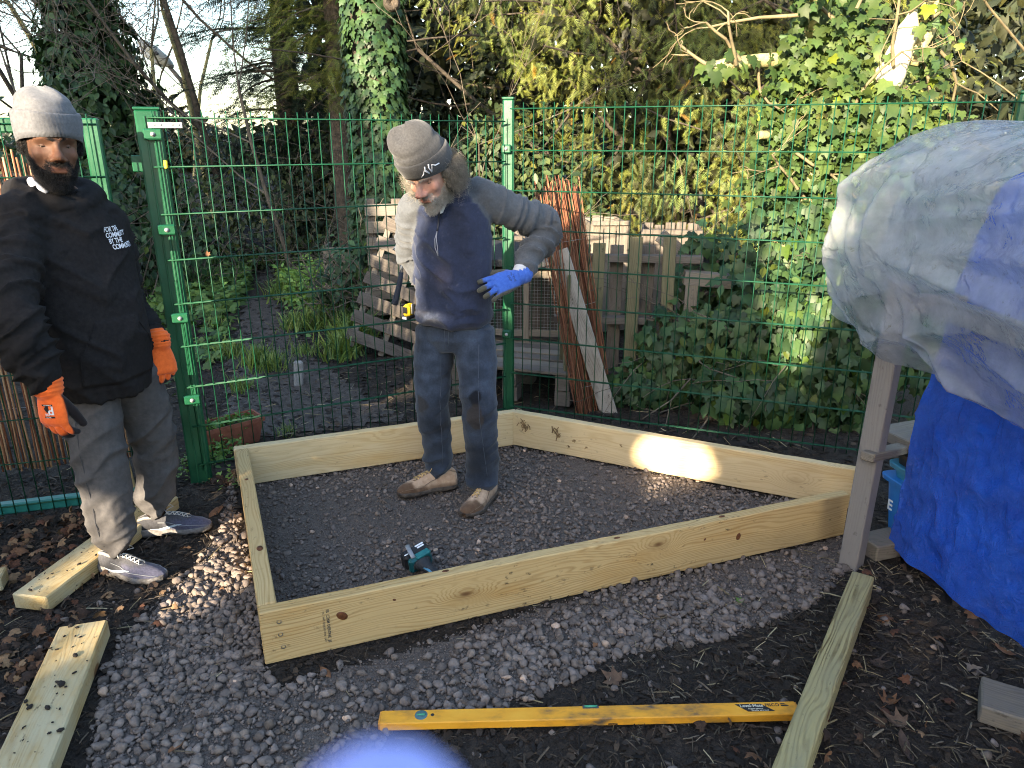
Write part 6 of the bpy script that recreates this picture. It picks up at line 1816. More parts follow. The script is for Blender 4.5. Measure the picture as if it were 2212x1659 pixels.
bram_m = M_leaf('bramble_leaves', [(.3, (.022, .040, .014)), (.7, (.055, .072, .024))], 3, .5, .22)
nett_m = M_leaf('nettle_leaves', [(.3, (.075, .14, .028)), (.7, (.13, .205, .05))], 5, .5, .3)
grass_m = M_leaf('grass_blades', [(.3, (.09, .14, .03)), (.7, (.18, .23, .065))], 5, .5, .3)
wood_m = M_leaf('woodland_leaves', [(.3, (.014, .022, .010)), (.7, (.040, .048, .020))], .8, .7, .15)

# ---- yew
rg = np.random.default_rng(101)
yew = empty('yew_tree', (1.5, 8.3, 0))
blobs = [((1.15, 8.2, 3.3), (1.35, 1.2, 1.5)), ((2.3, 8.5, 2.8), (1.3, 1.2, 1.9)), ((.25, 8.6, 3.6), (1.0, 1.0, 1.2)), ((1.9, 8.0, 1.5), (1.15, .9, 1.0)), ((3.5, 9.0, 3.2), (1.3, 1.2, 2.3)), ((-.35, 9.2, 4.3), (.9, .9, 1.3)),
         ((1.6, 8.6, 5.0), (1.9, 1.4, 1.6)), ((.15, 8.9, 2.2), (.8, .7, .7)), ((2.9, 7.9, 1.1), (.9, .7, .9)), ((1.0, 8.1, .9), (.8, .5, .55))]
Pq, Nq, cid = clumped(blobs, 430, 40, rg, np.array([.13, .13, .17]), inner=.72, jit=.10, front=.85)
n = len(Pq)
D = Nq * .75 + np.array([0, 0, -.42]) + rg.normal(0, .42, (n, 3)); Nn = np.array([[-.25, -.75, .55]]) + Nq * .5 + rg.normal(0, .35, (n, 3))
ct = tints(430, rg, .35, 1.45, .12)[cid] * tints(n, rg, .75, 1.25, .06, .012, (1.9, .85, .35))
pt = [scatter(SPR_V, SPR_F, Pq, orient(Nn, D), rg.uniform(.08, .15, n), ct)]
Pq, Nq = shell(blobs, 6000, rg, inner=.2, jit=.02); pt.append(scatter(DIA_V, DIA_F, Pq * .9 + np.array([[.15, .86, .3]]), rotmats(6000, True, r=rg), rg.uniform(.12, .22, 6000), np.full((6000, 3), .10)))  # near-black filler leaves: the crown's inner shade put into their colour
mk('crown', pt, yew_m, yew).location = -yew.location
mb, q_, r_ = path_trunk([(1.9, 8.7, -.05), (1.85, 8.7, 1.2), (1.7, 8.7, 2.6), (1.6, 8.6, 4.6)], [.30, .24, .20, .10], 14, .2, 4); mb.build('trunk', bark_d, yew, True).location = -yew.location
L_ = []
for b in blobs:
    for k in range(5): grow((1.8, 8.7, rg.uniform(.8, 4)), np.array(b[0]) - np.array((1.8, 8.7, 2.4)) + rg.normal(0, .3, 3), np.linalg.norm(np.array(b[0]) - np.array((1.8, 8.7, 2.4))) + .4, .035, 1, L_, rg, .12, 0)
v, f = segs(L_); link('branch', big_mesh('branch', v, f, bark_d, True), yew).location = -yew.location
tag(yew, 'large drooping yew tree with sunlit yellow-green sprays', 'tree')

# ---- ivy-clad trunk behind the older man
rg = np.random.default_rng(102)
tc = P(826, 420, Y=6.7); tc.z = 0
it = empty('ivy_clad_tree', tc)
mb, q_, r_ = path_trunk([(0, 0, -.1), (.0, 0, 1.2), (-.01, .02, 2.8), (.03, .03, 4.6), (.02, .05, 6.0)], [.24, .19, .17, .15, .12], 14, .15, 7); mb.build('trunk', bark_d, it, True)
n = 8500; a = rg.uniform(0, 2 * math.pi, n); h = rg.uniform(.25, 5.6, n)
rad = np.interp(h, [0, .8, 1.6, 3, 6], [.36, .28, .235, .24, .22]) * (1 + .16 * vnoise(np.stack([np.cos(a) * 1.5, np.sin(a) * 1.5, h * 2.2], -1), 5)) + rg.normal(0, .018, n)
pos = np.stack([np.cos(a) * rad, np.sin(a) * rad, h], -1); N_ = np.stack([np.cos(a), np.sin(a), np.full(n, .35)], -1) + rg.normal(0, .22, (n, 3))
D = np.tile(np.array([0, 0, -1.0]), (n, 1)) + rg.normal(0, .35, (n, 3))
mk('ivy', [scatter(IVY_V, IVY_F, pos, orient(N_, D), rg.uniform(.045, .08, n), tints(n, rg, .6, 1.4, .08))], ivy_m, it)
kp = P(845, 4, Y=6.42) - tc
MB().lathe([(.0, -.03), (.018, -.025), (.03, .01), (.05, .02), (.062, .0), (.07, -.03)], 16, Matrix.Translation(kp) @ Matrix.Rotation(R(90), 4, 'X')).build('knot_hole', bark_d, it, True)
tag(it, 'tree trunk thickly wrapped in dark ivy above the older man', 'tree')

# ---- conical ivy-covered tree
rg = np.random.default_rng(103)
tc = P(238, 420, Y=9.4); tc.z = 0
it = empty('conical_evergreen', tc)
mb, q_, r_ = path_trunk([(0, 0, -.1), (0, 0, 2), (.03, 0, 4.6)], [.14, .11, .04], 10, .15, 9); mb.build('trunk', bark_d, it, True)
n = 9500; a = rg.uniform(0, 2 * math.pi, n); h = 4.3 * (1 - np.sqrt(rg.uniform(0, 1, n)) * .98)
rad = (.06 + (4.35 - h) * .25) * (1 + .30 * vnoise(np.stack([np.cos(a) * 1.7, np.sin(a) * 1.7, h * 1.9], -1), 15) + .12 * vnoise(np.stack([np.cos(a) * 5, np.sin(a) * 5, h * 5], -1), 16)) * rg.uniform(.78, 1.05, n)
pos = np.stack([np.cos(a) * rad, np.sin(a) * rad, h + .05], -1); N_ = np.stack([np.cos(a), np.sin(a), np.full(n, .3)], -1) + rg.normal(0, .35, (n, 3)); D = np.array([0, 0, -1.0]) + rg.normal(0, .5, (n, 3))
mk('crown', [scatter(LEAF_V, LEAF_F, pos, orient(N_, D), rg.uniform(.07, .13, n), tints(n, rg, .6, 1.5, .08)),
             scatter(DIA_V, DIA_F, pos[:700] * np.array([.6, .6, 1]), rotmats(700, True, r=rg), rg.uniform(.25, .4, 700), np.full((700, 3), .4))], ivy_m, it)  # darker inner leaves, shade of the interior put into their tint
tag(it, 'dark conical evergreen rising behind the younger man and the gate', 'tree')

# ---- dark conifer
rg = np.random.default_rng(104)
tc = P(640, 420, Y=10.4); tc.z = 0
it = empty('dark_conifer', tc)
mb, q_, r_ = path_trunk([(0, 0, -.1), (0, 0, 2.5), (.1, 0, 6)], [.2, .15, .07], 10, .15, 9); mb.build('trunk', bark_d, it, True)
L_, pos, N_, D = [], [], [], []
for k in range(120):
    h = rg.uniform(.7, 6); a = rg.uniform(0, 6.28); ln = (1.35 - .08 * h) * rg.uniform(.6, 1.2)
    st = np.array([0, 0, h]); d = np.array([math.cos(a), math.sin(a) * .8, rg.uniform(-.1, .25)])
    p = st
    for s_ in range(6):
        q2 = p + d * ln / 6; L_.append((p, q2, .022 * (1 - s_ / 7), .022 * (1 - (s_ + 1) / 7))); d = d + np.array([0, 0, -.10]) + rg.normal(0, .06, 3); p = q2
        if s_ > 0:
            for _ in range(13): pos.append(p + rg.normal(0, .10, 3) * np.array([1, 1, .55])); D.append(d + rg.normal(0, .5, 3) + np.array([0, 0, -.25])); N_.append(np.array([0, 0, 1]) + rg.normal(0, .4, 3))
v, f = segs(L_); link('branch', big_mesh('branch', v, f, twig_m, True), it)['kind'] = 'stuff'
pos, D, N_ = np.array(pos), np.array(D), np.array(N_); n = len(pos)
mk('crown', [scatter(SPR_V, SPR_F, pos, orient(N_, D), rg.uniform(.16, .30, n), tints(n, rg, .5, 1.5, .1))], con_m, it)
tag(it, 'dark feathery conifer between the conical evergreen and the ivy-clad trunk', 'tree')
# second conifer closer to the ivy trunk with yellow tips
rg = np.random.default_rng(114)
tc = P(745, 420, Y=8.9); tc.z = 0
it = empty('drooping_conifer', tc)
mb, q_, r_ = path_trunk([(0, 0, -.1), (0, 0, 2.5), (.05, 0, 5.5)], [.14, .11, .05], 10, .15, 19); mb.build('trunk', bark_d, it, True)
pos, N_, D, L_ = [], [], [], []
for k in range(46):
    h = rg.uniform(2.2, 5.2); a = rg.uniform(2.4, 5.6); ln = rg.uniform(.6, 1.3); d = np.array([math.cos(a), math.sin(a) * .7, rg.uniform(-.05, .3)]); p = np.array([0, 0, h])
    for s_ in range(6):
        q2 = p + d * ln / 6; L_.append((p, q2, .014 * (1 - s_ / 7), .012 * (1 - (s_ + 1) / 7))); d = d + np.array([0, 0, -.12]) + rg.normal(0, .05, 3); p = q2
        for _ in range(9): pos.append(p + rg.normal(0, .07, 3)); D.append(d * .5 + rg.normal(0, .4, 3) + np.array([0, 0, -.5])); N_.append(np.array([0, -.3, 1]) + rg.normal(0, .4, 3))
v, f = segs(L_); link('branch', big_mesh('branch', v, f, twig_m, True), it)['kind'] = 'stuff'
pos, D, N_ = np.array(pos), np.array(D), np.array(N_); n = len(pos)
mk('crown', [scatter(SPR_V, SPR_F, pos, orient(N_, D), rg.uniform(.12, .22, n), tints(n, rg, .5, 1.4, .1))], yew_m, it)
tag(it, 'drooping conifer branches with yellowish tips left of the ivy-clad trunk', 'tree')

# ---- bare trees at the upper left
def bare(name, base, d, L, r_, depth, seed, label, mat, twigs=None, kids=(2, 4), up=.1, gnarl=.22, buds=0, steps=4, ang=.7, mr=.0032):
    rg = np.random.default_rng(seed); it = empty(name, base); out = []
    grow((0, 0, -.05), d, L, r_, depth, out, rg, gnarl, up, kids, .70, .6, steps, ang, mr)
    big = [s_ for s_ in out if s_[2] > .02]; sm = [s_ for s_ in out if s_[2] <= .02]
    if big: v, f = segs(big, 8); link('trunk', big_mesh('trunk', v, f, mat, True), it)
    if sm: v, f = segs(sm, 4); link('twigs', big_mesh('twigs', v, f, twigs or twig_m, True), it)
    if buds:
        e = np.array([s_[1] for s_ in sm]); i = rg.integers(0, len(e), buds); pos = e[i] + rg.normal(0, .03, (buds, 3))
        mk('buds', [scatter(DIA_V, DIA_F, pos, rotmats(buds, True, r=rg), rg.uniform(.03, .07, buds), tints(buds, rg, .6, 1.3, .1))], M_leaf('russet_buds', [(.3, (.20, .075, .05)), (.7, (.36, .16, .10))], 3, .7, .3), it)
    return tag(it, label, 'tree')
gpos = lambda u, v, Y: Vector((P(u, v, Y=Y).x, Y, 0))
bare('bare_tree', gpos(60, 300, 12.5), (.05, 0, 1), 3.2, .13, 5, 201, 'bare tree with a russet haze of buds at the far upper left', bark_y, twig_m, buds=2600, kids=(2, 4))
bare('bare_tree', gpos(10, 300, 10.5), (.05, -.05, 1), 2.8, .04, 5, 202, 'thin dark bare tree at the left picture edge', bark_d, kids=(2, 5), mr=.0026)
bare('bare_tree', gpos(520, 300, 9.6), (-.34, 0, 1), 3.6, .055, 5, 203, 'leaning dark bare tree right of the street lamp', bark_d, kids=(2, 4), gnarl=.12)
bare('bare_tree', gpos(455, 300, 11.5), (-.28, 0, 1), 3.4, .05, 5, 204, 'slender bare tree with sunlit-yellow bark colour behind the street lamp', bark_y, twig_y, kids=(2, 4), gnarl=.12)
bare('bare_tree', gpos(400, 300, 14), (.05, 0, 1), 3.5, .05, 5, 205, 'thin pale bare tree against the sky left of the dark conifer', bark_y, twig_y, kids=(2, 4))
bare('bare_tree', gpos(150, 300, 14.5), (.1, 0, 1), 3.6, .06, 5, 206, 'twiggy bare tree half hidden behind the conical evergreen', bark_d, twig_m, buds=900)
bare('bare_tree', gpos(105, 300, 11), (.0, 0, 1), 3.0, .05, 5, 211, 'fine-twigged bare tree between the left picture edge and the conical evergreen', bark_d, twig_m, kids=(3, 5), mr=.0026)
bare('bare_tree', gpos(345, 300, 12.2), (.08, 0, 1), 3.0, .05, 5, 212, 'fine-twigged bare tree just right of the conical evergreen', bark_y, twig_y, kids=(3, 5), mr=.0026)
bare('bare_tree', gpos(2130, 300, 7.6), (.0, 0, 1), 2.4, .045, 5, 207, 'twiggy bare shrub against the sky at the upper right edge', twig_y, twig_y, kids=(2, 4), ang=.9)
bare('bare_tree', gpos(1010, 420, 7.3), (.1, -.05, 1), 1.7, .010, 3, 208, 'thin twiggy sapling in front of the sunlit yew', twig_m, twig_m, kids=(2, 4), ang=.8, mr=.0018)
bare('bare_tree', gpos(620, 420, 8.4), (-.1, 0, 1), 2.2, .03, 5, 209, 'tangle of thin bare stems below the dark conifer', twig_m, twig_m, kids=(2, 4), ang=.8)

# ---- ivy-covered tree and broken trunk at the right
rg = np.random.default_rng(105)
base = P(1712, 900, Y=4.95); base.z = 0
it = empty('ivy_covered_tree', base)
B_ = Matrix.Translation(-base)
def tr_path(nm, px, rad, mat, seed, rough=.14):
    mb, q_, r_ = path_trunk([P(u, v, Y=Y) - base for u, v, Y in px], rad, 12, rough, seed); mb.build(nm, mat, it, True); return [p for p in q_]
paths = [tr_path('trunk', [(1718, 950, 4.95), (1700, 620, 4.95), (1690, 330, 4.9), (1712, 190, 4.9), (1775, 60, 4.9), (1800, -90, 4.9)], [.10, .085, .085, .07, .06, .045], bark_y, 1),
         tr_path('trunk', [(1730, 700, 4.85), (1745, 430, 4.8), (1835, 270, 4.75), (1905, 195, 4.7)], [.045, .042, .045, .06], bark_y, 2),
         tr_path('limb', [(1915, 182, 4.68), (1940, 120, 4.66), (1962, 62, 4.66), (1975, 20, 4.66)], [.088, .078, .055, .02], bark_p, 3, .2),
         tr_path('limb', [(1965, 140, 4.72), (2000, 60, 4.7), (2035, -40, 4.7), (2075, -160, 4.7)], [.05, .058, .062, .06], bark_y, 4),
         tr_path('limb', [(1722, 128, 4.85), (1640, 132, 4.75), (1580, 138, 4.65), (1536, 146, 4.6)], [.042, .038, .034, .030], bark_y, 5),
         tr_path('limb', [(1690, 285, 4.85), (1660, 290, 4.75), (1640, 292, 4.7)], [.028, .026, .024], bark_y, 6),
         tr_path('limb', [(1730, 120, 4.85), (1760, 20, 4.6), (1740, -60, 4.4)], [.03, .026, .02], bark_y, 7)]
L_ = []
for u, v, Y, d, ln in ((1545, 145, 4.6, (-.6, -.1, -.1), .25), (1590, 140, 4.6, (-.3, -.1, .9), .3), (1600, 130, 4.6, (-.7, 0, .7), .3), (1640, 130, 4.7, (.2, -.2, -1), .35), (1760, 30, 4.6, (-1, -.1, .15), .6), (1850, 20, 4.6, (.3, -.2, .8), .5), (1800, 40, 4.6, (-1, -.2, .5), .5),
                       (1760, 440, 4.7, (.7, -.1, .5), .5), (1720, 330, 4.7, (.8, -.2, -.3), .5), (1840, 270, 4.7, (-.3, -.2, .9), .5), (1930, 150, 4.6, (-.4, -.1, .9), .6), (1740, 430, 4.7, (-.5, 0, .8), .4), (2010, 40, 4.6, (.9, 0, .3), .6), (2020, 100, 4.7, (.8, 0, -.5), .6), (1990, 120, 4.7, (.5, 0, -.9), .6)):
    grow(P(u, v, Y=Y) - base, d, ln, .012, 2, L_, rg, .25, 0, (1, 3), .6, .6, 4, .6, .0022)
v, f = segs(L_, 5); link('twigs', big_mesh('twigs', v, f, twig_y, True), it)['kind'] = 'stuff'
pos, N_ = [], []
def on_path(q_, n, rad):
    i = rg.integers(0, len(q_), n); a = rg.uniform(0, 6.28, n); b_ = rg.normal(0, 1, (n, 3)); b_[:, 2] *= .5; b_ /= np.linalg.norm(b_, axis=1)[:, None]
    b_[:, 1] = -np.abs(b_[:, 1]) * np.where(rg.uniform(0, 1, n) < .75, 1, -1)
    pos.append(np.array([tuple(q_[k]) for k in i]) + b_ * rg.uniform(.6, 1.3, n)[:, None] * rad + rg.normal(0, .02, (n, 3))); N_.append(b_ + np.array([0, -.5, .35]))
on_path(paths[0], 1050, .15); on_path(paths[1], 330, .11); on_path(paths[3], 90, .12); on_path(paths[4], 50, .08); on_path(paths[6], 60, .12)
for u, v, Y, ru, rv, n in ((1790, 60, 4.75, 75, 60, 150), (1860, 90, 4.75, 45, 80, 110), (1760, 150, 4.7, 70, 60, 130), (1850, 230, 4.65, 110, 60, 260), (1950, 265, 4.6, 90, 45, 210), (1890, 320, 4.6, 100, 60, 230), (1840, 420, 4.65, 60, 70, 130), (2000, 90, 4.8, 30, 60, 24), (2000, 150, 4.75, 40, 60, 60), (1690, 330, 4.75, 45, 120, 150), (1640, 400, 4.75, 40, 60, 60), (1820, 520, 4.6, 90, 80, 200), (1900, 560, 4.5, 70, 90, 180)):
    c_ = P(u, v, Y=Y) - base; k = Y / 1500.
    pos.append(np.array(c_) + rg.normal(0, .55, (n, 3)) * np.array([ru * k, .14, rv * k])); N_.append(np.tile(np.array([-.2, -.8, .45]), (n, 1)))
pos, N_ = np.concatenate(pos), np.concatenate(N_); n = len(pos)
N_ = N_ + rg.normal(0, .38, (n, 3)); D = np.array([0, -.1, -1.0]) + rg.normal(0, .45, (n, 3))
mk('ivy', [scatter(IVY_V, IVY_F, pos, orient(N_, D), rg.uniform(.038, .08, n) * rg.choice([1, 1, 1.25], n), tints(n, rg, .6, 1.4, .10, .03, (2.2, 1.8, .6)))], ivy_b, it)
tag(it, 'ivy-covered tree with a broken pale trunk behind the right mesh panel', 'tree')
# ivy bank at its foot
rg = np.random.default_rng(106)
base = Vector((1.55, 4.6, 0)); it = empty('ivy_bank', base)
pos, N_ = [], []
for c_, r_, n in (((1.15, 4.55, .25), (.35, .25, .35), 620), ((1.55, 4.35, .40), (.40, .30, .50), 1000), ((1.95, 4.15, .5), (.35, .30, .60), 900), ((2.35, 4.3, .8), (.4, .4, .8), 700), ((1.75, 4.7, .8), (.45, .3, .55), 700), ((1.6, 4.15, .15), (.5, .2, .2), 480), ((.85, 4.5, .10), (.3, .2, .16), 240), ((2.2, 5.0, 1.2), (.5, .4, .6), 500), ((1.3, 4.85, .75), (.25, .2, .35), 220)):
    p, nn = shell([(c_, r_)], n, rg, inner=.6, jit=.1, front=.8); pos.append(p); N_.append(nn + np.array([0, -.55, .35]))
pos, N_ = np.concatenate(pos), np.concatenate(N_); k = (pos[:, 2] > .0) & (pos[:, 1] > 4.22 - .37 * pos[:, 0] + .0); pos, N_ = pos[k], N_[k]; n = len(pos)
D = np.array([0, -.1, -1.0]) + rg.normal(0, .5, (n, 3)); big = rg.uniform(0, 1, n) < .3
pt = [scatter(IVY_V, IVY_F, pos[~big], orient(N_[~big] + rg.normal(0, .35, ((~big).sum(), 3)), D[~big]), rg.uniform(.05, .10, (~big).sum()), tints((~big).sum(), rg, .5, 1.4, .10, .03, (1.6, 1.5, .5))),
      scatter(LEAF_V, LEAF_F, pos[big], orient(N_[big] + rg.normal(0, .35, (big.sum(), 3)), D[big]), rg.uniform(.05, .10, big.sum()), tints(big.sum(), rg, .6, 1.6, .14, .09, (2.3, 1.5, .5)))]
mk('ivy', pt, ivy_m, it).location = -base
L_ = []
for k in range(26): grow((rg.uniform(1.0, 2.3), rg.uniform(4.25, 4.9), .02), rg.normal(0, .5, 3) + np.array([0, -.1, 1]), rg.uniform(.5, 1.2), .007, 1, L_, rg, .25, -.12, (1, 3), .6, .6, 5, .5, .002)
L_ = [s_ for s_ in L_ if s_[0][1] > 4.24 - .37 * s_[0][0]]
v, f = segs(L_, 4); link('stems', big_mesh('stems', v, f, twig_m, True), it).location = -base
tag(it, 'bank of ivy and bramble leaves pressed against the right mesh panel', 'ivy bank')

# ---- bramble bank at the left, beyond the path
rg = np.random.default_rng(107)
for (nm, label, blobs, n, mat) in (
    ('bramble_bank', 'dark bramble bank beyond the muddy path behind the left mesh panel', [((-3.2, 9.4, .55), (1.1, .8, .85)), ((-2.2, 9.8, .7), (1.0, .8, 1.0)), ((-1.3, 9.3, .6), (.8, .6, .9)), ((-4.2, 9.3, .7), (1.0, .8, 1.1)), ((-2.9, 10.2, 1.2), (1.2, .8, .9)), ((-1.7, 10.2, 1.4), (1.0, .7, .9))], 8200, bram_m),
    ('shrub', 'dark leafy shrub behind the gate post', [((-4.0, 7.6, .6), (.7, .6, .85)), ((-4.7, 7.4, .8), (.8, .7, 1.1)), ((-3.5, 7.9, .35), (.5, .4, .5))], 3600, ivy_m),
    ('shrub', 'twiggy shrub with yellowing leaves between the ivy-clad trunk and the middle post', [((-.3, 7.5, .6), (.6, .5, .8)), ((.4, 7.6, .7), (.6, .5, .9)), ((-.1, 7.8, 1.4), (.6, .5, .6)), ((.75, 7.3, .4), (.4, .4, .55))], 3000, bram_m),
    ('shrub', 'low dark shrub in front of the ivy-clad trunk', [((-1.25, 6.5, .35), (.55, .35, .5)), ((-.75, 6.6, .45), (.4, .35, .55))], 1900, ivy_m)):
    c0 = Vector(blobs[0][0]); c0.z = 0
    it = empty(nm, c0); p, nn = shell(blobs, n, rg, inner=.6, jit=.1, front=.6); k = p[:, 2] > gh(p[:, 0], p[:, 1]); p, nn = p[k], nn[k]; n = len(p)
    D = np.array([0, -.2, -.8]) + rg.normal(0, .6, (n, 3)); cl = 1 + .5 * vnoise(p * 2.2, 4)[:, None]
    mk('leaves', [scatter(LEAF_V, LEAF_F, p, orient(nn + np.array([0, -.3, .5]) + rg.normal(0, .4, (n, 3)), D), rg.uniform(.05, .11, n), tints(n, rg, .55, 1.4, .12, .03, (2.2, 1.5, .5)) * cl)], mat, it).location = -c0
    L_ = []
    for k in range(60 if 'twiggy' not in label else 26):
        b = blobs[rg.integers(0, len(blobs))]; grow((b[0][0] + rg.normal(0, b[1][0] * .5), b[0][1] - rg.uniform(0, b[1][1]), .02), rg.normal(0, .5, 3) + np.array([0, -.1, 1]), rg.uniform(.8, 1.8) * b[1][2], .008, 1, L_, rg, .2, -.06, (1, 3), .6, .6, 5, .5, .0028)
    v, f = segs(L_, 4); st_ = link('stems', big_mesh('stems', v, f, twig_m, True), it); st_.location = -c0; st_['kind'] = 'stuff'
    tag(it, label, 'shrub' if nm == 'shrub' else 'bramble bank')

# ---- woodland mass far behind, ground cover, grass (uncountable)
rg = np.random.default_rng(108)
parts = []
for (x0, x1, y, z0, z1, n, s_) in ((-3.4, 9, 13.5, 0, 7.5, 26000, (.18, .42)), (-12, -3.5, 17, 0, 2.6, 4200, (.18, .4)), (3.5, 11, 10.5, 0, 4.4, 4200, (.12, .3)), (-2.6, .2, 11.5, 0, 4.5, 3000, (.12, .3)), (2.4, 5.5, 7.6, 0, 1.9, 3000, (.08, .2))):
    p = np.stack([rg.uniform(x0, x1, n), y + rg.normal(0, .7, n), z0 + (z1 - z0) * rg.uniform(0, 1, n) ** .9], -1)
    top = z1 * (.78 + .22 * vnoise(np.stack([p[:, 0] * .9, p[:, 0] * .1, np.zeros(n)], -1), 3)); p = p[p[:, 2] < top]; n = len(p)
    cl = .8 + .55 * vnoise(p * 1.1, 6)[:, None]
    parts.append(scatter(LEAF_V, LEAF_F, p, rotmats(n, True, r=rg), rg.uniform(*s_, n), tints(n, rg, .5, 1.4, .15) * cl))
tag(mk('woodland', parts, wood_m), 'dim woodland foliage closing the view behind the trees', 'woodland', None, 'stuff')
parts = []
def patch(px, Y, n, ru, rY, hmax, sz, tem, tint_kw):
    c_ = P(px, 600, Y=Y); x = rg.normal(c_.x, ru, n); y = rg.normal(Y, rY, n); z = gh(x, y) + rg.uniform(0, 1, n) ** 1.5 * hmax
    k_ = ~in_poly(x, y, PATH); x, y, z = x[k_], y[k_], z[k_]; n = len(x)
    N_ = np.array([0, -.25, 1]) + rg.normal(0, .35, (n, 3)); D = rg.normal(0, 1, (n, 3)) * np.array([1, 1, .3])
    parts.append(scatter(tem[0], tem[1], np.stack([x, y, z], -1), orient(N_, D), rg.uniform(*sz, n), tints(n, rg, **tint_kw)))
IV, LF = (IVY_V, IVY_F), (LEAF_V, LEAF_F)
kw = dict(lo=.5, hi=1.3, warm=.1); kb = dict(lo=.9, hi=2.2, warm=.12)
patch(455, 7.4, 1500, .33, .8, .16, (.05, .10), IV, kw); patch(500, 8.6, 900, .35, .6, .2, (.06, .10), IV, kw); patch(440, 5.6, 260, .12, .4, .08, (.04, .08), IV, kw)
patch(690, 7.6, 1300, .30, .55, .28, (.05, .10), LF, kb); patch(760, 8.0, 800, .3, .5, .35, (.05, .10), LF, kb); patch(640, 8.3, 500, .25, .5, .2, (.05, .09), LF, kb)
patch(430, 3.62, 160, .05, .06, .10, (.02, .04), LF, kb); patch(450, 3.28, 60, .05, .04, .07, (.015, .03), LF, kb)
tag(mk('ground_cover', parts, nett_m), 'ivy and nettles carpeting the ground beside the path beyond the mesh', 'ground cover', None, 'stuff')
parts = []
tV = []; 
for k in range(4):
    t = k / 3; w = .5 * (1 - t ** 1.5) * .10; tV += [(-w, .35 * t * t, t - .25 * t ** 3), (w, .35 * t * t, t - .25 * t ** 3)]
tV = np.array(tV); tF = np.array([(0, 1, 3), (0, 3, 2), (2, 3, 5), (2, 5, 4), (4, 5, 7), (4, 7, 6)])
for u, v, n, rad, h in ((500, 775, 150, .10, .16), (560, 790, 220, .12, .18), (590, 800, 160, .10, .16), (640, 720, 160, .12, .2), (690, 715, 220, .14, .22), (760, 745, 380, .14, .30), (740, 770, 260, .12, .26), (620, 650, 220, .16, .28), (660, 660, 200, .15, .28), (700, 690, 160, .14, .24), (520, 845, 140, .07, .12), (620, 930, 60, .05, .07),
                        (470, 720, 90, .10, .14), (800, 690, 160, .12, .2), (660, 770, 130, .12, .12), (720, 660, 240, .2, .3), (480, 690, 60, .1, .12)):
    c_ = P(u, v, z=0); a = rg.uniform(0, 6.28, n); q = rad * np.abs(rg.normal(0, .7, n)); x, y = c_.x + np.cos(a) * q, c_.y + np.sin(a) * q * 1.4
    rot = rotmats(n, False, .45, rg); s_ = np.stack([rg.uniform(.5, 1.0, n) * h * .8, h * rg.uniform(.6, 1.5, n), h * rg.uniform(.5, 1.3, n)], -1)
    parts.append(scatter(tV, tF, np.stack([x, y, gh(x, y)], -1), rot, s_, tints(n, rg, .7, 1.6, .15)))
tag(mk('grass', parts, grass_m), 'tufts of rough grass on the muddy ground beyond the mesh', 'grass', None, 'stuff')
# plants in the trough
rg = np.random.default_rng(109); n = 190
p = np.stack([rg.uniform(-.13, .13, n), rg.uniform(-.06, .06, n), .10 + rg.uniform(0, .06, n)], -1)
mk('plants', [scatter(LEAF_V, LEAF_F, p, orient(np.array([0, 0, 1]) + rg.normal(0, .5, (n, 3)), rg.normal(0, 1, (n, 3))), rg.uniform(.02, .045, n), tints(n, rg, .7, 1.6, .1))], nett_m, tr_)['kind'] = 'stuff'
# small weeds by the gate post
for (u, v, lab) in ((410, 1020, 'small green weed at the foot of the gate post'), (468, 985, 'leafy weed between the gate post and the frame corner')):
    c_ = P(u, v, z=0); n = 150; w_ = empty('weed', c_)
    p = rg.normal(0, 1, (n, 3)) * np.array([.045, .045, .03]) + np.array([0, 0, .04])
    mk('leaves', [scatter(LEAF_V, LEAF_F, p, orient(np.array([0, 0, 1]) + rg.normal(0, .5, (n, 3)), rg.normal(0, 1, (n, 3))), rg.uniform(.012, .028, n), tints(n, rg, .9, 1.8, .1))], nett_m, w_)
    MB().tube([(0, 0, -.01), (.005, 0, .05), (.0, .01, .08)], .002, 5).build('stem', twig_m, w_); tag(w_, lab, 'weed')
# ================================================================== street lamp beyond the trees
lc = P(335, 118, Y=13.0)
lamp = empty('street_lamp', (P(425, 420, Y=13.0).x, 13.0, 0))
lg = M_noise('pale_lamp_housing', [(.3, (.30, .31, .27)), (.7, (.46, .47, .42))], 3, 4, .5, .1)
hd = (P(362, 140, Y=13.0) - P(308, 98, Y=13.0)).normalized(); Th = Matrix.Translation(lc - lamp.location) @ hd.to_track_quat('X', 'Z').to_matrix().to_4x4()
MB().ell((0, 0, .02), (.34, .13, .10), Th, 20, 12).build('housing', lg, lamp, True)
MB().ell((-.05, 0, -.05), (.27, .115, .085), Th, 18, 10).build('bowl', M_plain('frosted_bowl', (.55, .58, .58), .3), lamp, True)
MB().lathe([(0, .04), (.025, .04), (.03, 0)], 10, Th @ Matrix.Translation((.06, -.115, .055)) @ Matrix.Rotation(R(75), 4, 'X')).build('sensor', MAT['black_plastic'], lamp)
c1, c2, c3, c4 = [P(u, v, Y=13.0) - lamp.location for u, v in ((364, 142), (392, 175), (412, 215), (424, 262))]
MB().tube([c1, c2, c3, c4, Vector((.02, 0, .6)), Vector((0, 0, -.1))], [.035, .04, .045, .05, .06, .07], 10).build('column', M_noise('lamp_column', [(.3, (.09, .08, .07)), (.7, (.15, .135, .12))], 5, 4, .7, .1), lamp, True)
tag(lamp, 'street lamp with pale oval head on a curved column among the bare trees', 'street lamp')

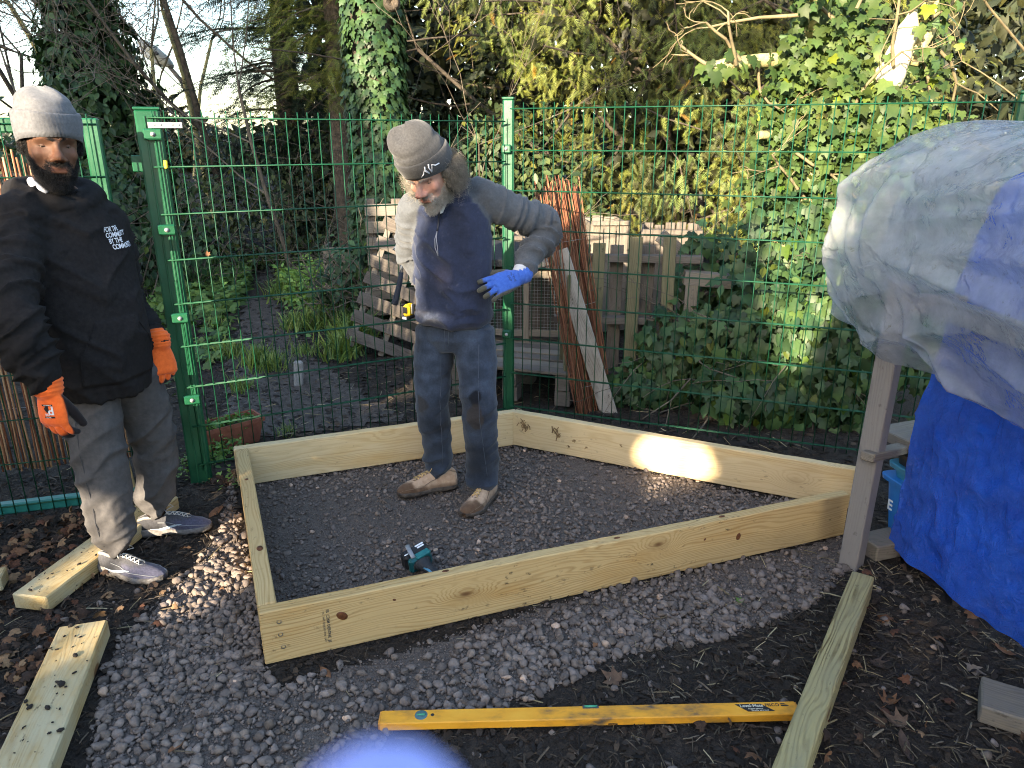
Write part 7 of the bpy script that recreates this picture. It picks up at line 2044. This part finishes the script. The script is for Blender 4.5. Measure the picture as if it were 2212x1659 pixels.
# ================================================================== spirit level
la, lb = P(822, 1553, z=.026), P(1722, 1532, z=.026)
ld = (lb - la); lv = empty('spirit_level', (la.x, la.y, 0), math.atan2(ld.y, ld.x))
LL = Vector((ld.x, ld.y, 0)).length
yel = M_noise('worn_yellow_paint', [(.30, (.10, .075, .05)), (.40, (.50, .23, .03)), (.52, (.74, .33, .025)), (.75, (.82, .40, .04))], 16, 8, .5, .12, 70, .003, stretch=(.5, 1, 1), rnd=False)
body = MB(); th, hh = .052, .027
body.box((LL / 2, .0, hh / 2 + .006), (LL, th, hh), .0025)
body.build('body', yel, lv)
for s_ in (0, 1): MB().box((LL * s_ + (-.002 if s_ == 0 else .002), 0, hh / 2 + .006), (.004, th - .004, hh - .004), .001).build('end_cap', M_noise('orange_cap', [(.3, (.5, .2, .03)), (.7, (.65, .3, .05))], 30, 3, .6, .1), lv)
green_v = M_plain('green_vial', (.05, .28, .16), .15)
v_ = MB().lathe([(0, .0012), (.016, .0012), (.0185, .0006), (.019, -.001)], 24, Matrix.Translation((.117, .004, hh + .006))).build('end_vial', M_plain('vial_glass', (.07, .14, .15), .12), lv, True)
MB().tube([(-.012 + .117, .004, hh + .0078), (.012 + .117, .004, hh + .0078)], .0028, 8).build('tube', green_v, v_, True)
MB().lathe([(0, .0006), (.0045, .0006), (.006, -.0005)], 14, Matrix.Translation((.150, .004, hh + .0062))).build('hanging_hole', MAT['black_plastic'], lv)
v_ = MB().box((LL * .502, .0205, hh + .0045), (.048, .013, .006), .001).build('centre_vial', M_plain('dark_slot', (.05, .055, .06), .2), lv)
MB().tube([(LL * .502 - .018, .0205, hh + .008), (LL * .502 + .018, .0205, hh + .008)], .0036, 8).build('tube', green_v, v_, True)
zt = hh + .0066
lab_ = MB().add([(LL - .182, .017, zt), (LL - .105, .017, zt), (LL - .070, -.013, zt), (LL - .150, -.013, zt)], [(0, 3, 2, 1)]).build('label', M_plain('black_label', (.012, .011, .011), .5), lv)
crm = M_plain('cream_print', (.62, .58, .45), .6)
text_obj('Level-Mate', .0155, crm, lab_, Matrix.Translation((LL - .134, .0088, zt + .0006)), 'lettering', 0.0, True)
text_obj('Rugged general', .0072, crm, lab_, Matrix.Translation((LL - .125, -.0025, zt + .0006)), 'lettering', 0.0, True)
text_obj('purpose spirit level', .0066, crm, lab_, Matrix.Translation((LL - .114, -.0095, zt + .0006)), 'lettering', 0.0, True)
f_ = text_obj('FISCO', .0155, blackp, lv, Matrix.Translation((LL - .072, .0105, zt + .0003)), 'lettering', 0.0, True, 1.02)
MB().add([(LL - .046, .0165, zt), (LL - .034, .0165, zt), (LL - .029, .0125, zt), (LL - .046, .0125, zt), (LL - .046, .0105, zt), (LL - .027, .0105, zt), (LL - .022, .0055, zt), (LL - .046, .0055, zt)], [(0, 3, 2, 1), (4, 7, 6, 5)]).build('logo', blackp, f_)
tag(lv, 'scuffed yellow spirit level lying in front of the timber frame', 'spirit level')

# ================================================================== cordless drill half hidden behind the front plank
dc = P(906, 1204, z=.07)
dr = empty('cordless_drill', (dc.x, dc.y, .0))
dteal = M_noise('teal_plastic_case', [(.3, (.008, .075, .085)), (.7, (.015, .11, .12))], 40, 4, .42, .1)
drub = M_noise('grey_rubber', [(.3, (.018, .02, .023)), (.7, (.035, .038, .042))], 80, 4, .6, .2)
ax_ = (P(925, 1228, z=.05) - P(890, 1192, z=.065)).normalized()         # handle runs towards the plank
u_ = Vector((.97, .2, .12)); u_ = (u_ - ax_ * u_.dot(ax_)).normalized(); w_ = ax_.cross(u_)
TD = Matrix.Translation(Vector((0, 0, .058))) @ Matrix((u_, w_, ax_)).transposed().to_4x4()     # local: z = handle axis, x,y across the foot
if (TD.to_3x3() @ Vector((0, 1, 0))).z < 0: TD = TD @ Matrix.Rotation(math.pi, 4, 'Z')
def dpart(nm, mb, mat, sm=False, par=None): return mb.build(nm, mat, par or dr, sm, True)
bt = dpart('battery', MB().box((0, 0, -.032), (.112, .076, .050), .012, TD), MAT['black_plastic'])
dpart('foot', MB().box((0, 0, .006), (.100, .070, .028), .010, TD), dteal)
dpart('foot_trim', MB().box((.012, .030, .008), (.064, .018, .030), .006, TD), M_noise('teal_trim', [(.3, (.012, .12, .125)), (.7, (.02, .17, .17))], 40, 3, .4, .1))
mb = MB(); mb.tube([(0, 0, .012), (.0, 0, .03), (.002, .0, .055), (.006, -.002, .09), (.004, -.003, .13), (0, 0, .15)], [(.046, .034), (.030, .024), (.0215, .0185), (.021, .0185), (.022, .019), (.026, .022)], 18, T=TD)
dpart('handle', mb, drub, True)
dpart('motor_body', MB().tube([(-.075, 0, .175), (-.07, 0, .175), (-.02, 0, .175), (.045, 0, .175), (.075, 0, .175)], [.024, .031, .033, .033, .026], 18, T=TD), dteal, True)
dpart('chuck', MB().tube([(.075, 0, .175), (.09, 0, .175), (.12, 0, .175), (.128, 0, .175)], [.022, .021, .018, .009], 16, T=TD), MAT['black_plastic'], True)
dpart('trigger', MB().box((.024, 0, .125), (.018, .014, .035), .005, TD), MAT['black_plastic'])
dpart('belt_clip', MB().tube([(-.028, .038, .012), (-.024, .046, -.02), (-.016, .046, -.055), (-.010, .044, -.060)], [(.009, .0015)] * 4, 8, T=TD), MAT['steel'], True)
dpart('handle_stripe', MB().tube([(-.016, .0135, .06), (-.010, .0175, .085), (-.008, .018, .12)], [(.003, .0015), (.006, .0018), (.003, .0015)], 8, T=TD), M_plain('blue_stripe', (.10, .26, .36), .3), True)
for k, (oy, wd) in enumerate(((-.018, .030), (-.030, .036))):
    MB().box((.026, .0385, oy - .008), (wd, .001, .008), 0, TD).build('label_line', MAT['white_paint'], bt)
MB().box((-.04, .0385, -.022), (.018, .001, .005), 0, TD).build('label_line', MAT['white_paint'], bt)
tag(dr, 'teal and black cordless drill lying on the gravel inside the frame', 'drill')

# ================================================================== hammer hooked over the wire, tape measure on the belt
hp = P(872, 533, Y=3.66)
hm = empty('claw_hammer', hp)
dirA = (CP[0] - (-1.545), CP[1] - 3.285); al = Vector((dirA[0], dirA[1], 0)).normalized()
stl = M_noise('worn_steel', [(.3, (.28, .28, .29)), (.7, (.48, .48, .49))], 60, 4, .38, .1, metal=.85)
TH_ = Matrix((al, Vector((-al.y, al.x, 0)), Vector((0, 0, 1)))).transposed().to_4x4() @ Matrix.Rotation(R(8), 4, 'Y')
MB().tube([(.052, -.012, .002), (.058, -.012, .002), (.058, -.012, .002), (.040, -.012, .004), (.034, -.012, .006), (.010, -.012, .008)], [.010, .0145, .0145, .0135, .010, .012], 14, T=TH_).build('head', stl, hm, True)
for s_ in (-1, 1): MB().tube([(.010, -.012, .008), (-.015, -.012 + s_ * .006, .008), (-.040, -.012 + s_ * .009, -.002), (-.058, -.012 + s_ * .010, -.020)], [(.011, .008), (.010, .0065), (.007, .005), (.002, .004)], 8, T=TH_).build('claw', stl, hm, True)
MB().tube([(.012, -.012, .004), (.002, -.012, -.04), (-.006, -.013, -.10), (-.008, -.013, -.135)], [(.008, .010), (.007, .009), (.007, .009), (.009, .010)], 10, T=TH_).build('shaft', stl, hm, True)
MB().tube([(-.007, -.013, -.125), (-.010, -.014, -.17), (-.018, -.015, -.22), (-.026, -.016, -.265), (-.030, -.016, -.285), (-.031, -.016, -.29)], [(.011, .013), (.0125, .0145), (.0135, .0155), (.015, .017), (.017, .019), (.013, .014)], 12, T=TH_).build('grip', M_noise('dark_blue_rubber', [(.3, (.012, .016, .026)), (.7, (.028, .034, .05))], 120, 4, .75, .4), hm, True)
tag(hm, 'claw hammer with dark rubber grip hanging from the mesh wire', 'hammer')
tp_ = P(883, 672, Y=3.16); tm_ = empty('tape_measure', tp_, R(-25))
yl = M_noise('yellow_case', [(.3, (.62, .40, .01)), (.7, (.75, .52, .02))], 50, 3, .45, .05)
MB().box((0, 0, .004), (.034, .060, .058), .012).build('case', yl, tm_); MB().box((-.003, .0, -.026), (.038, .056, .018), .005).build('base', MAT['black_plastic'], tm_)
MB().lathe([(0, .004), (.014, .004), (.018, 0)], 18, Matrix.Translation((-.017, 0, .008)) @ Matrix.Rotation(R(-90), 4, 'Y')).build('hub', MAT['black_plastic'], tm_)
MB().box((0, -.031, .010), (.020, .003, .028), .001).build('label', MAT['black_plastic'], tm_); MB().box((-.004, -.030, -.026), (.020, .004, .012), .001).build('hook', MAT['white_paint'], tm_)
MB().box((.020, 0, .012), (.005, .018, .045), .002).build('clip', MAT['steel'], tm_)
tag(tm_, 'yellow and black tape measure clipped at the older man\'s belt', 'tape measure')

# ================================================================== fallen leaves
leaf_mats = [M_noise('dead_leaf_%d' % k, [(.3, a), (.7, b)], 40, 5, .75, .4, 120, .004) for k, (a, b) in enumerate((((.06, .035, .022), (.13, .08, .05)), ((.10, .045, .02), (.20, .095, .045)), ((.13, .10, .075), (.24, .19, .14)), ((.035, .022, .017), (.075, .05, .037))))]
def dead_leaf(nm, at, s_, mat, rz, curl, seed, kind='maple'):
    r = np.random.default_rng(seed)
    if kind == 'maple':
        k = [(0, 1.0), (14, .62), (32, .50), (48, .86), (60, .56), (82, .42), (98, .66), (118, .40), (150, .34), (172, .22), (180, .05)]
        b = [(R(a), q) for a, q in k] + [(-R(a), q) for a, q in k[::-1][1:-1]]
        bd = [(math.sin(a) * q, math.cos(a) * q) for a, q in b]
    else:
        bd = [(0, 1), (.2, .7), (.30, .3), (.26, -.1), (.12, -.45), (0, -.6), (-.13, -.45), (-.27, -.1), (-.31, .3), (-.2, .7)]
    rings = [[(x * f, y * f) for x, y in bd] for f in (1, .66, .33)]
    vs, fs, n = [], [], len(bd)
    for rgx in rings: vs += [(x, y) for x, y in rgx]
    vs.append((0, 0))
    for j in range(2): fs += [(j * n + i, j * n + (i + 1) % n, (j + 1) * n + (i + 1) % n, (j + 1) * n + i) for i in range(n)]
    fs += [(2 * n + i, 2 * n + (i + 1) % n, 3 * n) for i in range(n)]
    V = np.array([(x, y, 0) for x, y in vs]); V[:, 2] = curl * (V[:, 0] ** 2 * 1.4 + V[:, 1] ** 2 * .5) + .18 * vnoise(V * 2.4 + seed, 3) * np.linalg.norm(V[:, :2], axis=1)
    mb = MB().add(V * s_, fs); mb.tube([(0, -.05 * s_, .0), (.04 * s_, -.5 * s_, -.01 * s_), (.02 * s_, -.8 * s_, .0)], .02 * s_, 4)
    o = mb.build(nm, mat, None, True); zmin = (V[:, 2] * s_).min()
    o.location = (at.x, at.y, float(gh(at.x, at.y)) + .010 - zmin * .6); o.rotation_euler = (r.normal(0, .15), r.normal(0, .15), rz); return o
LV = [(1330, 1640 - 170, .055, 0, 'maple', 'dark curled leaf lying between the gravel edge and the spirit level'), (1945, 1560, .055, 0, 'maple', 'brown maple leaf right of the rough-grained timber'), (1920, 1515, .05, 1, 'maple', 'curled brown leaf against the rough-grained timber\'s far side'),
      (1960, 1615, .06, 3, 'oval', 'large dark flat leaf at the bottom right corner'), (1890, 1500 - 70, .045, 3, 'maple', 'dark leaf beside the timber below the blue tarpaulin'), (2100, 1440, .05, 2, 'maple', 'pale dry leaf above the dark weathered timber end'), (2165, 1400, .045, 1, 'oval', 'reddish leaf under the hem of the blue tarpaulin'),
      (1915, 1340, .05, 1, 'maple', 'brown crumpled leaf beside the timber\'s upper half'), (460, 1450, .032, 2, 'maple', 'small tan leaf on the gravel left of the frame'), (380, 1605, .035, 1, 'oval', 'reddish leaf on the gravel at the bottom edge'), (822, 1048, .035, 2, 'oval', 'dry leaf on the gravel left of the older man\'s boots'), (495, 1042, .045, 2, 'maple', 'crumpled tan leaf beside the frame\'s left corner'),
      (470, 1100, .06, 1, 'oval', 'rusty leaf in front of the younger man\'s far shoe'), (700, 1405 + 40, .04, 1, 'oval', 'small brown leaf below the front plank'), (1290, 1390, .03, 1, 'oval', 'red-brown leaf at the edge of the coarse gravel'), (1735, 1620, .035, 2, 'oval', 'pale leaf curled beside the near end of the rough-grained timber'),
      (95, 1180, .06, 1, 'maple', 'red-brown leaf near the left timber\'s far side'), (130, 1205, .055, 3, 'maple', 'dark red leaf behind the muddy timber'), (820, 930, .05, 1, 'maple', 'orange leaf on the mud beyond the back plank'), (1600, 1295, .03, 2, 'oval', 'tiny leaf on the gravel in front of the front plank')]
for i, (u, v, s_, k, kind, lab) in enumerate(LV):
    tag(dead_leaf('fallen_leaf', P(u, v, z=.01), s_, leaf_mats[k], random.uniform(0, 6), random.uniform(-.4, .9), i + 3, kind), lab, 'leaf', 'fallen leaves')
tag(dead_leaf('fresh_ivy_leaf', P(1600, 1330 - 35, z=.01), .028, nett_m, .5, .2, 77), 'single green ivy leaf on the gravel', 'leaf'); bpy.data.objects['fresh_ivy_leaf'].data.color_attributes.new('tint', 'FLOAT_COLOR', 'POINT').data.foreach_set('color', np.ones(len(bpy.data.objects['fresh_ivy_leaf'].data.vertices) * 4, np.float32))
o = dead_leaf('caught_leaf', P(448, 550, Y=3.40), .02, leaf_mats[1], .3, .5, 91); o.location = P(448, 550, Y=3.36); o.rotation_euler = (R(80), 0, R(30)); tag(o, 'orange leaf caught on the mesh wire by the gate post', 'leaf')
# drift of dead leaves under the gate (uncountable)
rg = np.random.default_rng(55); parts = []
for u, v, n, ru, rv in ((235, 1125, 120, .10, .06), (60, 1430, 90, .10, .06), (30, 1180, 140, .25, .12), (110, 1240, 60, .2, .12), (75, 1330, 50, .2, .08), (500, 1040, 30, .05, .05), (1950, 1560, 16, .15, .12), (1800, 1640, 16, .2, .1), (2050, 1340, 20, .2, .15)):
    c_ = P(u, v, z=0); x, y = rg.normal(c_.x, ru, n), rg.normal(c_.y, rv, n); z = gh(x, y) + .012 + rg.uniform(0, .03, n)
    N_ = np.array([0, 0, 1]) + rg.normal(0, .6, (n, 3)); cols = np.array([(.13, .055, .03), (.20, .10, .05), (.07, .04, .025), (.28, .17, .09), (.05, .03, .02)])[rg.integers(0, 5, n)]
    parts.append(scatter(IVY_V * np.array([1, 1, 2.5]), IVY_F, np.stack([x, y, z], -1), orient(N_, rg.normal(0, 1, (n, 3))), rg.uniform(.02, .05, n), cols * .7))
tag(mk('leaf_litter', parts, MAT['mulch']), 'drift of dead brown leaves under the gate and along the timbers', 'leaf litter', None, 'stuff')
# dirt crumbs lying on the loose timbers
rg = np.random.default_rng(56); tV, tF = ico(1); parts = []
for nm, n in (('timber_offcut', 46), ('timber_offcut.001', 42)):
    o = bpy.data.objects[nm]; bpy.context.view_layer.update(); Mw = o.matrix_world; xs = [c[0] for c in o.bound_box]; ys = [c[1] for c in o.bound_box]; zt = max(c[2] for c in o.bound_box)
    p = np.array([tuple(Mw @ Vector((rg.uniform(min(xs), max(xs)), rg.uniform(min(ys) + .01, max(ys) - .01), zt + .0015))) for _ in range(n)])
    L2 = .003 + .012 * rg.uniform(0, 1, n) ** 3; parts.append(scatter(tV, tF, p, rotmats(n, False, .1, rg), np.stack([L2, L2 * rg.uniform(.3, .8, n), L2 * .35], -1), np.tile([[.02, .016, .013]], (n, 1))))
tag(mk('soil_crumbs', parts, MAT['mulch']), 'crumbs of dark soil scattered on the loose timbers', 'soil crumbs', None, 'stuff')

# ================================================================== the photographer's gloved hand at the lens
gm = cloth('bright_blue_glove', [(.3, (.27, .30, .66)), (.7, (.33, .36, .74))], 80, .8, 900, .2)
right_, upc, fw_ = Vector((1, 0, 0)), Vector((0, math.sin(PITCH), math.cos(PITCH))), Vector((0, math.cos(PITCH), -math.sin(PITCH)))
C0 = Vector((0, 0, CAM_H))
def cpt(x, y, d): return C0 + right_ * x + upc * y + fw_ * d
mb = MB()
limb(mb, [cpt(-.0120, -.0402, .068), cpt(-.0130, -.054, .067), cpt(-.012, -.075, .062), cpt(-.008, -.10, .045)], [.0100, .0112, .0108, .0100], 14)
limb(mb, [cpt(.016, -.066, .062), cpt(.014, -.082, .060), cpt(.012, -.105, .045)], [.0078, .0088, .0092], 14)
limb(mb, [cpt(.036, -.075, .050), cpt(.034, -.092, .050), cpt(.030, -.11, .04)], [.0075, .0085, .009], 14)
loft(mb, [(cpt(.012, -.095, .042), right_, fw_, .036, .014), (cpt(.012, -.125, .03), right_, fw_, .042, .017), (cpt(.012, -.16, .02), right_, fw_, .040, .020), (cpt(.012, -.20, .0), right_, fw_, .032, .022), (cpt(.012, -.26, -.03), right_, fw_, .032, .026)])
hb = cpt(.012, -.26, -.03)
o = sculpt('gloved_hand', mb, .003, 2, gm, None, None, hb); o.location = hb
tag(o, 'blurred blue-gloved fingertip poking up at the bottom edge of the picture', 'hand')
# ================================================================== added unseen hedge, its outline and gaps shaped to cast the shade
dv = Vector((-SUN_FROM.x, -SUN_FROM.y, 0)); te = SUN_FROM.z / dv.length; dv.normalize()
rv = Vector((-dv.y, dv.x, 0)); rv = rv if rv.x > 0 else -rv
def st_of(p): p = Vector(p); return p.dot(rv), p.z + p.dot(dv) * te
TS = ([-14, -9, -7.5, -6.2, -5, -4.2, -3.7, -3.3, -3.0, -2.75, -2.50, -2.41, -2.3, -2.0, -1.78, -1.5, -1.2, -.8, -.42, -.25, -.12, .0, .3, 1, 4], [8.5, 7.5, 6.5, 5.2, 4.6, 3.8, 2.4, 1.3, 1.0, 1.0, 1.10, 2.0, 2.25, 1.8, 1.62, 2.3, 2.4, 2.4, 1.6, 1.5, 2.2, 2.6, 2.9, 3.0, 3.4])  # rim outline of the added hedge, drawn from where sun should reach
HOLES = [(*st_of((.80, 3.35, .10)), .16, .11), (*st_of((-1.12, 2.56, .0)), .14, .07), (*st_of((-1.56, 2.46, .20)), .15, .15), (*st_of((.30, 2.37, .17)), .06, -.03)]  # gaps placed so sun patches fall on the planks, gravel and shin
rg = np.random.default_rng(301)
d0 = -6.5
hedge = empty('added_shade_hedge', tuple(dv * d0 + rv * -3))
n = 150000
s_ = rg.uniform(-14, 4, n); t_ = rg.uniform(-1.8, 8.4, n)
lim = np.interp(s_, *TS) + .10 * vnoise(np.stack([s_ * 2.2, s_ * 0, s_ * 0], -1), 3) + .05 * vnoise(np.stack([s_ * 7, s_ * 0, s_ * 0], -1), 5)
k = t_ < lim - .08
for (a, b, ra, rb) in HOLES: k &= ((s_ - a) / (ra + .17)) ** 2 + ((t_ - b) / (rb + .17)) ** 2 > 1
# sparse lace above the rim, where the light comes through in flecks
k |= (t_ < lim + .9) & (rg.uniform(0, 1, n) < .02) & (s_ < -5.2)
k |= (s_ > -2.7) & (s_ < -.75) & (t_ > 4.0 + .5 * vnoise(np.stack([s_ * 1.6, s_ * 0, s_ * 0], -1), 8)) & (t_ < 8.2) & (vnoise(np.stack([s_ * 1.9, t_ * 1.9, s_ * 0], -1), 9) > .38)  # added crown patches that dapple the light on the yew
s_, t_ = s_[k], t_[k]; n = len(s_); dd = d0 + rg.uniform(-.5, .5, n)
pos = np.array(dv)[None] * dd[:, None] + np.array(rv)[None] * s_[:, None]; pos[:, 2] = t_ - dd * te
kk = pos[:, 2] > -.05; pos = pos[kk]; n = len(pos)
for (a, b, ra, rb) in HOLES:       # small leaves round each gap
    m_ = 2600; an = rg.uniform(0, 6.283, m_); q = rg.uniform(0, 1, m_) ** .8 * .20 + .06; d1 = d0 + rg.uniform(-.3, .3, m_)
    s1, t1 = a + np.cos(an) * (ra + q), b + np.sin(an) * (rb + q)
    ok = np.all([((s1 - a2) / (ra2 + .05)) ** 2 + ((t1 - b2) / (rb2 + .05)) ** 2 > 1 for (a2, b2, ra2, rb2) in HOLES], 0); s1, t1, d1 = s1[ok], t1[ok], d1[ok]
    p_ = np.array(dv)[None] * d1[:, None] + np.array(rv)[None] * s1[:, None]; p_[:, 2] = t1 - d1 * te
    pos = np.concatenate([pos, p_])
nb = n; n = len(pos); size = np.concatenate([rg.uniform(.13, .20, nb), rg.uniform(.05, .08, n - nb)])
N_ = np.array([SUN_FROM[:]]) + rg.normal(0, .35, (n, 3))
mk('leaves', [scatter(DIA_V * np.array([1.5, 1, 1]), DIA_F, pos, orient(N_, np.array([0, 0, -1.0]) + rg.normal(0, .6, (n, 3))), size, tints(n, rg, .6, 1.4, .1))], M_leaf('shade_hedge_leaves', [(.3, (.02, .05, .015)), (.7, (.045, .09, .03))], 3, .4, .03), hedge).location = -hedge.location
L_ = []
for k in range(30):
    a = -13.5 + k * .58; b = np.array(dv) * (d0 + rg.normal(0, .15)) + np.array(rv) * a; z = np.interp(a, *TS) - d0 * te
    L_.append((b, b + np.array([0, 0, max(.5, z - .4)]), .03, .012))
v, f = segs(L_, 7); link('stems', big_mesh('stems', v, f, bark_d, True), hedge).location = -hedge.location
tag(hedge, 'added hedge outside the picture, gapped to shade the bed and throw sun patches', 'hedge')
